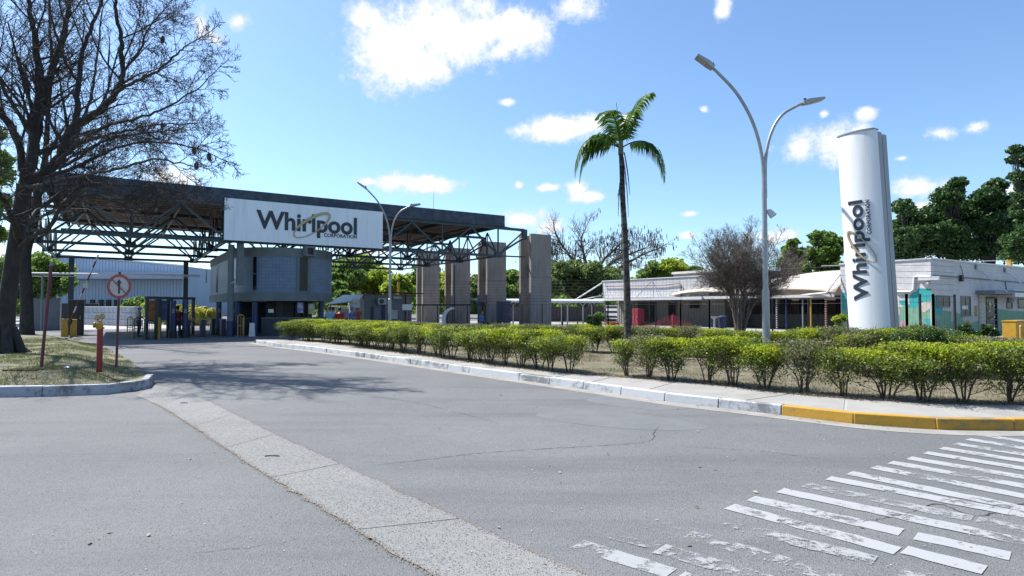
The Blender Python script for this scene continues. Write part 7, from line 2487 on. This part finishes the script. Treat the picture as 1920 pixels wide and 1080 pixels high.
def person(label, loc, rz, shirt, arms, sit=False, cap=None, scale=1.0, stride=0.0, lean=0.0):
    """arms: two (elbow, wrist) pairs; the figure faces -y"""
    t = thing('person', label, 'person', loc, rz); t.scale = (scale,) * 3
    V = Vector
    hip = .93 if not sit else .50
    body = MB()
    tz = hip - .93
    def z(a): return a + tz
    neck = V((0, -.01 - lean, z(1.46))); headc = V((0, -.035 - lean * 1.2, z(1.615)))
    # torso under the clothes, neck, head
    body.tube([V((0, 0, z(.92))), V((0, -lean * .4, z(1.15))), V((0, -lean * .8, z(1.38))), neck], [.13, .12, .13, .06], 14)
    body.tube([neck, headc - V((0, 0, .05))], [.056, .055], 10)
    body.ball(headc, .1, 16, 12, (.82, .98, 1.2)); body.ball(headc + V((0, -.045, -.075)), .05, 10, 8, (.95, .9, .8))
    body.tube([headc + V((0, -.095, .01)), headc + V((0, -.122, -.03))], [.011, .017], 6)
    for s in (-1, 1): body.ball(headc + V((s * .083, .005, -.01)), .024, 8, 6, (.4, .8, 1.2))
    hands = []
    for s, (el, wr) in zip((-1, 1), arms):
        sh = V((s * .185, -lean * .8, z(1.39))); el = V(el) + V((0, 0, tz)); wr = V(wr) + V((0, 0, tz))
        body.tube([sh, sh.lerp(el, .5), el, el.lerp(wr, .45), wr], [.05, .045, .037, .036, .025], 10)
        d = (wr - el).normalized(); sd_ = d.cross(V((0, 1, 0))).normalized() if abs(d.y) < .9 else V((1, 0, 0)); nrm = d.cross(sd_)
        palm = wr + d * .045
        body.add([wr - sd_ * .024 - nrm * .014, wr + sd_ * .024 - nrm * .014, wr + sd_ * .024 + nrm * .014, wr - sd_ * .024 + nrm * .014,
                  palm + d * .045 - sd_ * .04 - nrm * .012, palm + d * .045 + sd_ * .04 - nrm * .012, palm + d * .045 + sd_ * .04 + nrm * .012, palm + d * .045 - sd_ * .04 + nrm * .012],
                 [(0, 3, 2, 1), (4, 5, 6, 7), (0, 1, 5, 4), (1, 2, 6, 5), (2, 3, 7, 6), (3, 0, 4, 7)])
        for k, ln in enumerate((.062, .072, .068, .052)):
            f0 = palm + d * .035 + sd_ * (-.031 + k * .0207)
            f1 = f0 + d * ln * .6 + nrm * .006; f2 = f1 + d * ln * .45 + nrm * .02
            body.tube([f0, f1, f2], [.0098, .0092, .008], 6)
        th0 = wr + d * .02 - sd_ * .02; body.tube([th0, th0 + d * .03 - sd_ * .03, th0 + d * .062 - sd_ * .038 + nrm * .01], [.013, .011, .009], 6)
    legs = []
    for s in (-1, 1):
        h_ = V((s * .09, 0, z(.93)))
        if sit: kn = V((s * .11, -.43, .50)); an = V((s * .11, -.43, .09))
        else: kn = V((s * .1, -.03 - s * stride * .5, .5)); an = V((s * .1, .02 - s * stride, .09))
        body.tube([h_, h_.lerp(kn, .5), kn, kn.lerp(an, .35), an], [.09, .075, .055, .055, .036], 12)
        legs.append((h_, kn, an))
        body.tube([an + V((0, .03, -.045)), an + V((0, -.13, -.05))], [.035, .032], 8)
    blend(body, 'body', M['skin'], t, .0125, 2)
    sb = MB()
    sb.tube([V((0, 0, z(.88))), V((0, -lean * .2, z(1.0))), V((0, -lean * .5, z(1.2))), V((0, -lean * .8, z(1.36))), V((0, -lean, z(1.44)))], [.165, .155, .16, .165, .085], 18)
    sb.v = [(v[0] * 1.15, v[1] * .8, v[2]) for v in sb.v]
    for s, (el, wr) in zip((-1, 1), arms):
        sh = V((s * .17, -lean * .8, z(1.385))); el = V(el) + V((0, 0, tz)); sb.tube([sh, sh.lerp(el, .5), sh.lerp(el, .78)], [.07, .064, .062], 12)
    blend(sb, 'shirt', M[shirt], t, .016, 3)
    tb = MB()
    tb.tube([V((0, 0, z(.86))), V((0, 0, z(1.02)))], [.155, .145], 16); tb.v = [(v[0] * 1.15, v[1] * .85, v[2]) for v in tb.v]
    for h_, kn, an in legs: tb.tube([h_, h_.lerp(kn, .5), kn, kn.lerp(an, .4), an + V((0, 0, .01))], [.105, .092, .075, .07, .06], 12)
    blend(tb, 'trousers', M['navycloth'], t, .016, 2)
    for h_, kn, an in legs:
        b = MB(); b.tube([an + V((0, .055, -.055)), an + V((0, -.02, -.05)), an + V((0, -.15, -.06)), an + V((0, -.18, -.065))], [.035, .042, .036, .02], 10)
        b.v = [(v[0], v[1], max(.002, v[2])) for v in b.v]; b.build('shoe', M['shoe'], t, smooth=True)
    hb = MB(); hb.ball(headc + V((0, .016, .022)), .104, 16, 12, (.86, .98, 1.16))
    hb.v = [(x, max(y, headc.y - .055 if z_ > headc.z + .05 else headc.y + .0), max(z_, headc.z - .06)) for x, y, z_ in hb.v]
    hb.build('hair', M['hair'], t, smooth=True)
    if cap:
        cb = MB(); cb.ball(headc + V((0, .005, .05)), .112, 16, 12, (.9, 1.0, .95)); cb.v = [(x, y, max(z_, headc.z + .035)) for x, y, z_ in cb.v]
        cb.add([(headc.x - .07, headc.y - .09, headc.z + .05), (headc.x + .07, headc.y - .09, headc.z + .05), (headc.x + .05, headc.y - .19, headc.z + .035), (headc.x - .05, headc.y - .19, headc.z + .035)], [(0, 1, 2, 3)])
        cb.build('cap', M[cap], t, smooth=True)
    eb = MB()
    for s in (-1, 1): eb.ball(headc + V((s * .032, -.088, .012)), .011, 8, 6)
    eb.build('eyes', M['hair'], t, smooth=True)
    return t


DOWN = (((-.25, .0, 1.12), (-.26, -.06, .88)), ((.25, .0, 1.12), (.26, -.06, .88)))
FOLD = (((-.25, -.02, 1.12), (-.12, -.25, 1.1)), ((.25, -.02, 1.12), (.1, -.27, 1.15)))
FRONT = (((-.24, -.08, 1.13), (-.2, -.32, 1.12)), ((.25, .0, 1.12), (.26, -.06, .88)))
def gp(px, d, z=.0): q = at_d(px, 577, d); return (q.x, q.y, z)


person('person in a light blue shirt seen from behind beside the gatehouse', gp(618, 32.5), R(165), 'shirt_lightblue', FOLD)
person('second person in light blue partly behind the first', gp(624, 34.5), R(150), 'shirt_lightblue', DOWN, scale=.98)
person('person in a bright red shirt between the two blue shirts', gp(637, 32.6), R(190), 'shirt_red', DOWN, scale=.97)
person('person in a blue uniform and cap facing the signboard on a post', gp(659, 34), R(80), 'shirt_blue', FRONT, cap='shirt_blue', scale=.97)
person('person in coral clothes standing behind the white sign board', gp(671, 40.5), R(20), 'shirt_coral', FRONT)
person('person in a pale blue shirt sitting by the mesh fence', gp(903, 38.5, .14), R(60), 'shirt_blue', FRONT, sit=True)
q = gp(903, 38.5, .14)
t = thing('bench', 'low bench under the sitting person by the fence', 'bench', (q[0], q[1], .14), R(60))
b = MB(); b.box(-.7, .7, -.17, .25, .36, .41); b.build('seat', M['deck'], t)
for x in (-.6, .55): b = MB(); b.box(x, x + .06, -.12, .2, 0, .358); b.build('leg', M['dark'], t)
s, _ = on_p(333, 600, 38.0); person('person in a dark red shirt walking through the turnstile', W(s, 38.0), A33 + R(180), 'shirt_darkred', DOWN, scale=1.02, stride=.12)
s, _ = on_p(260, 600, 41.0); person('person in a pink shirt and white cap beside the railings', W(s, 41.0), A33 + R(80), 'shirt_pink', FRONT, cap='white_metal')
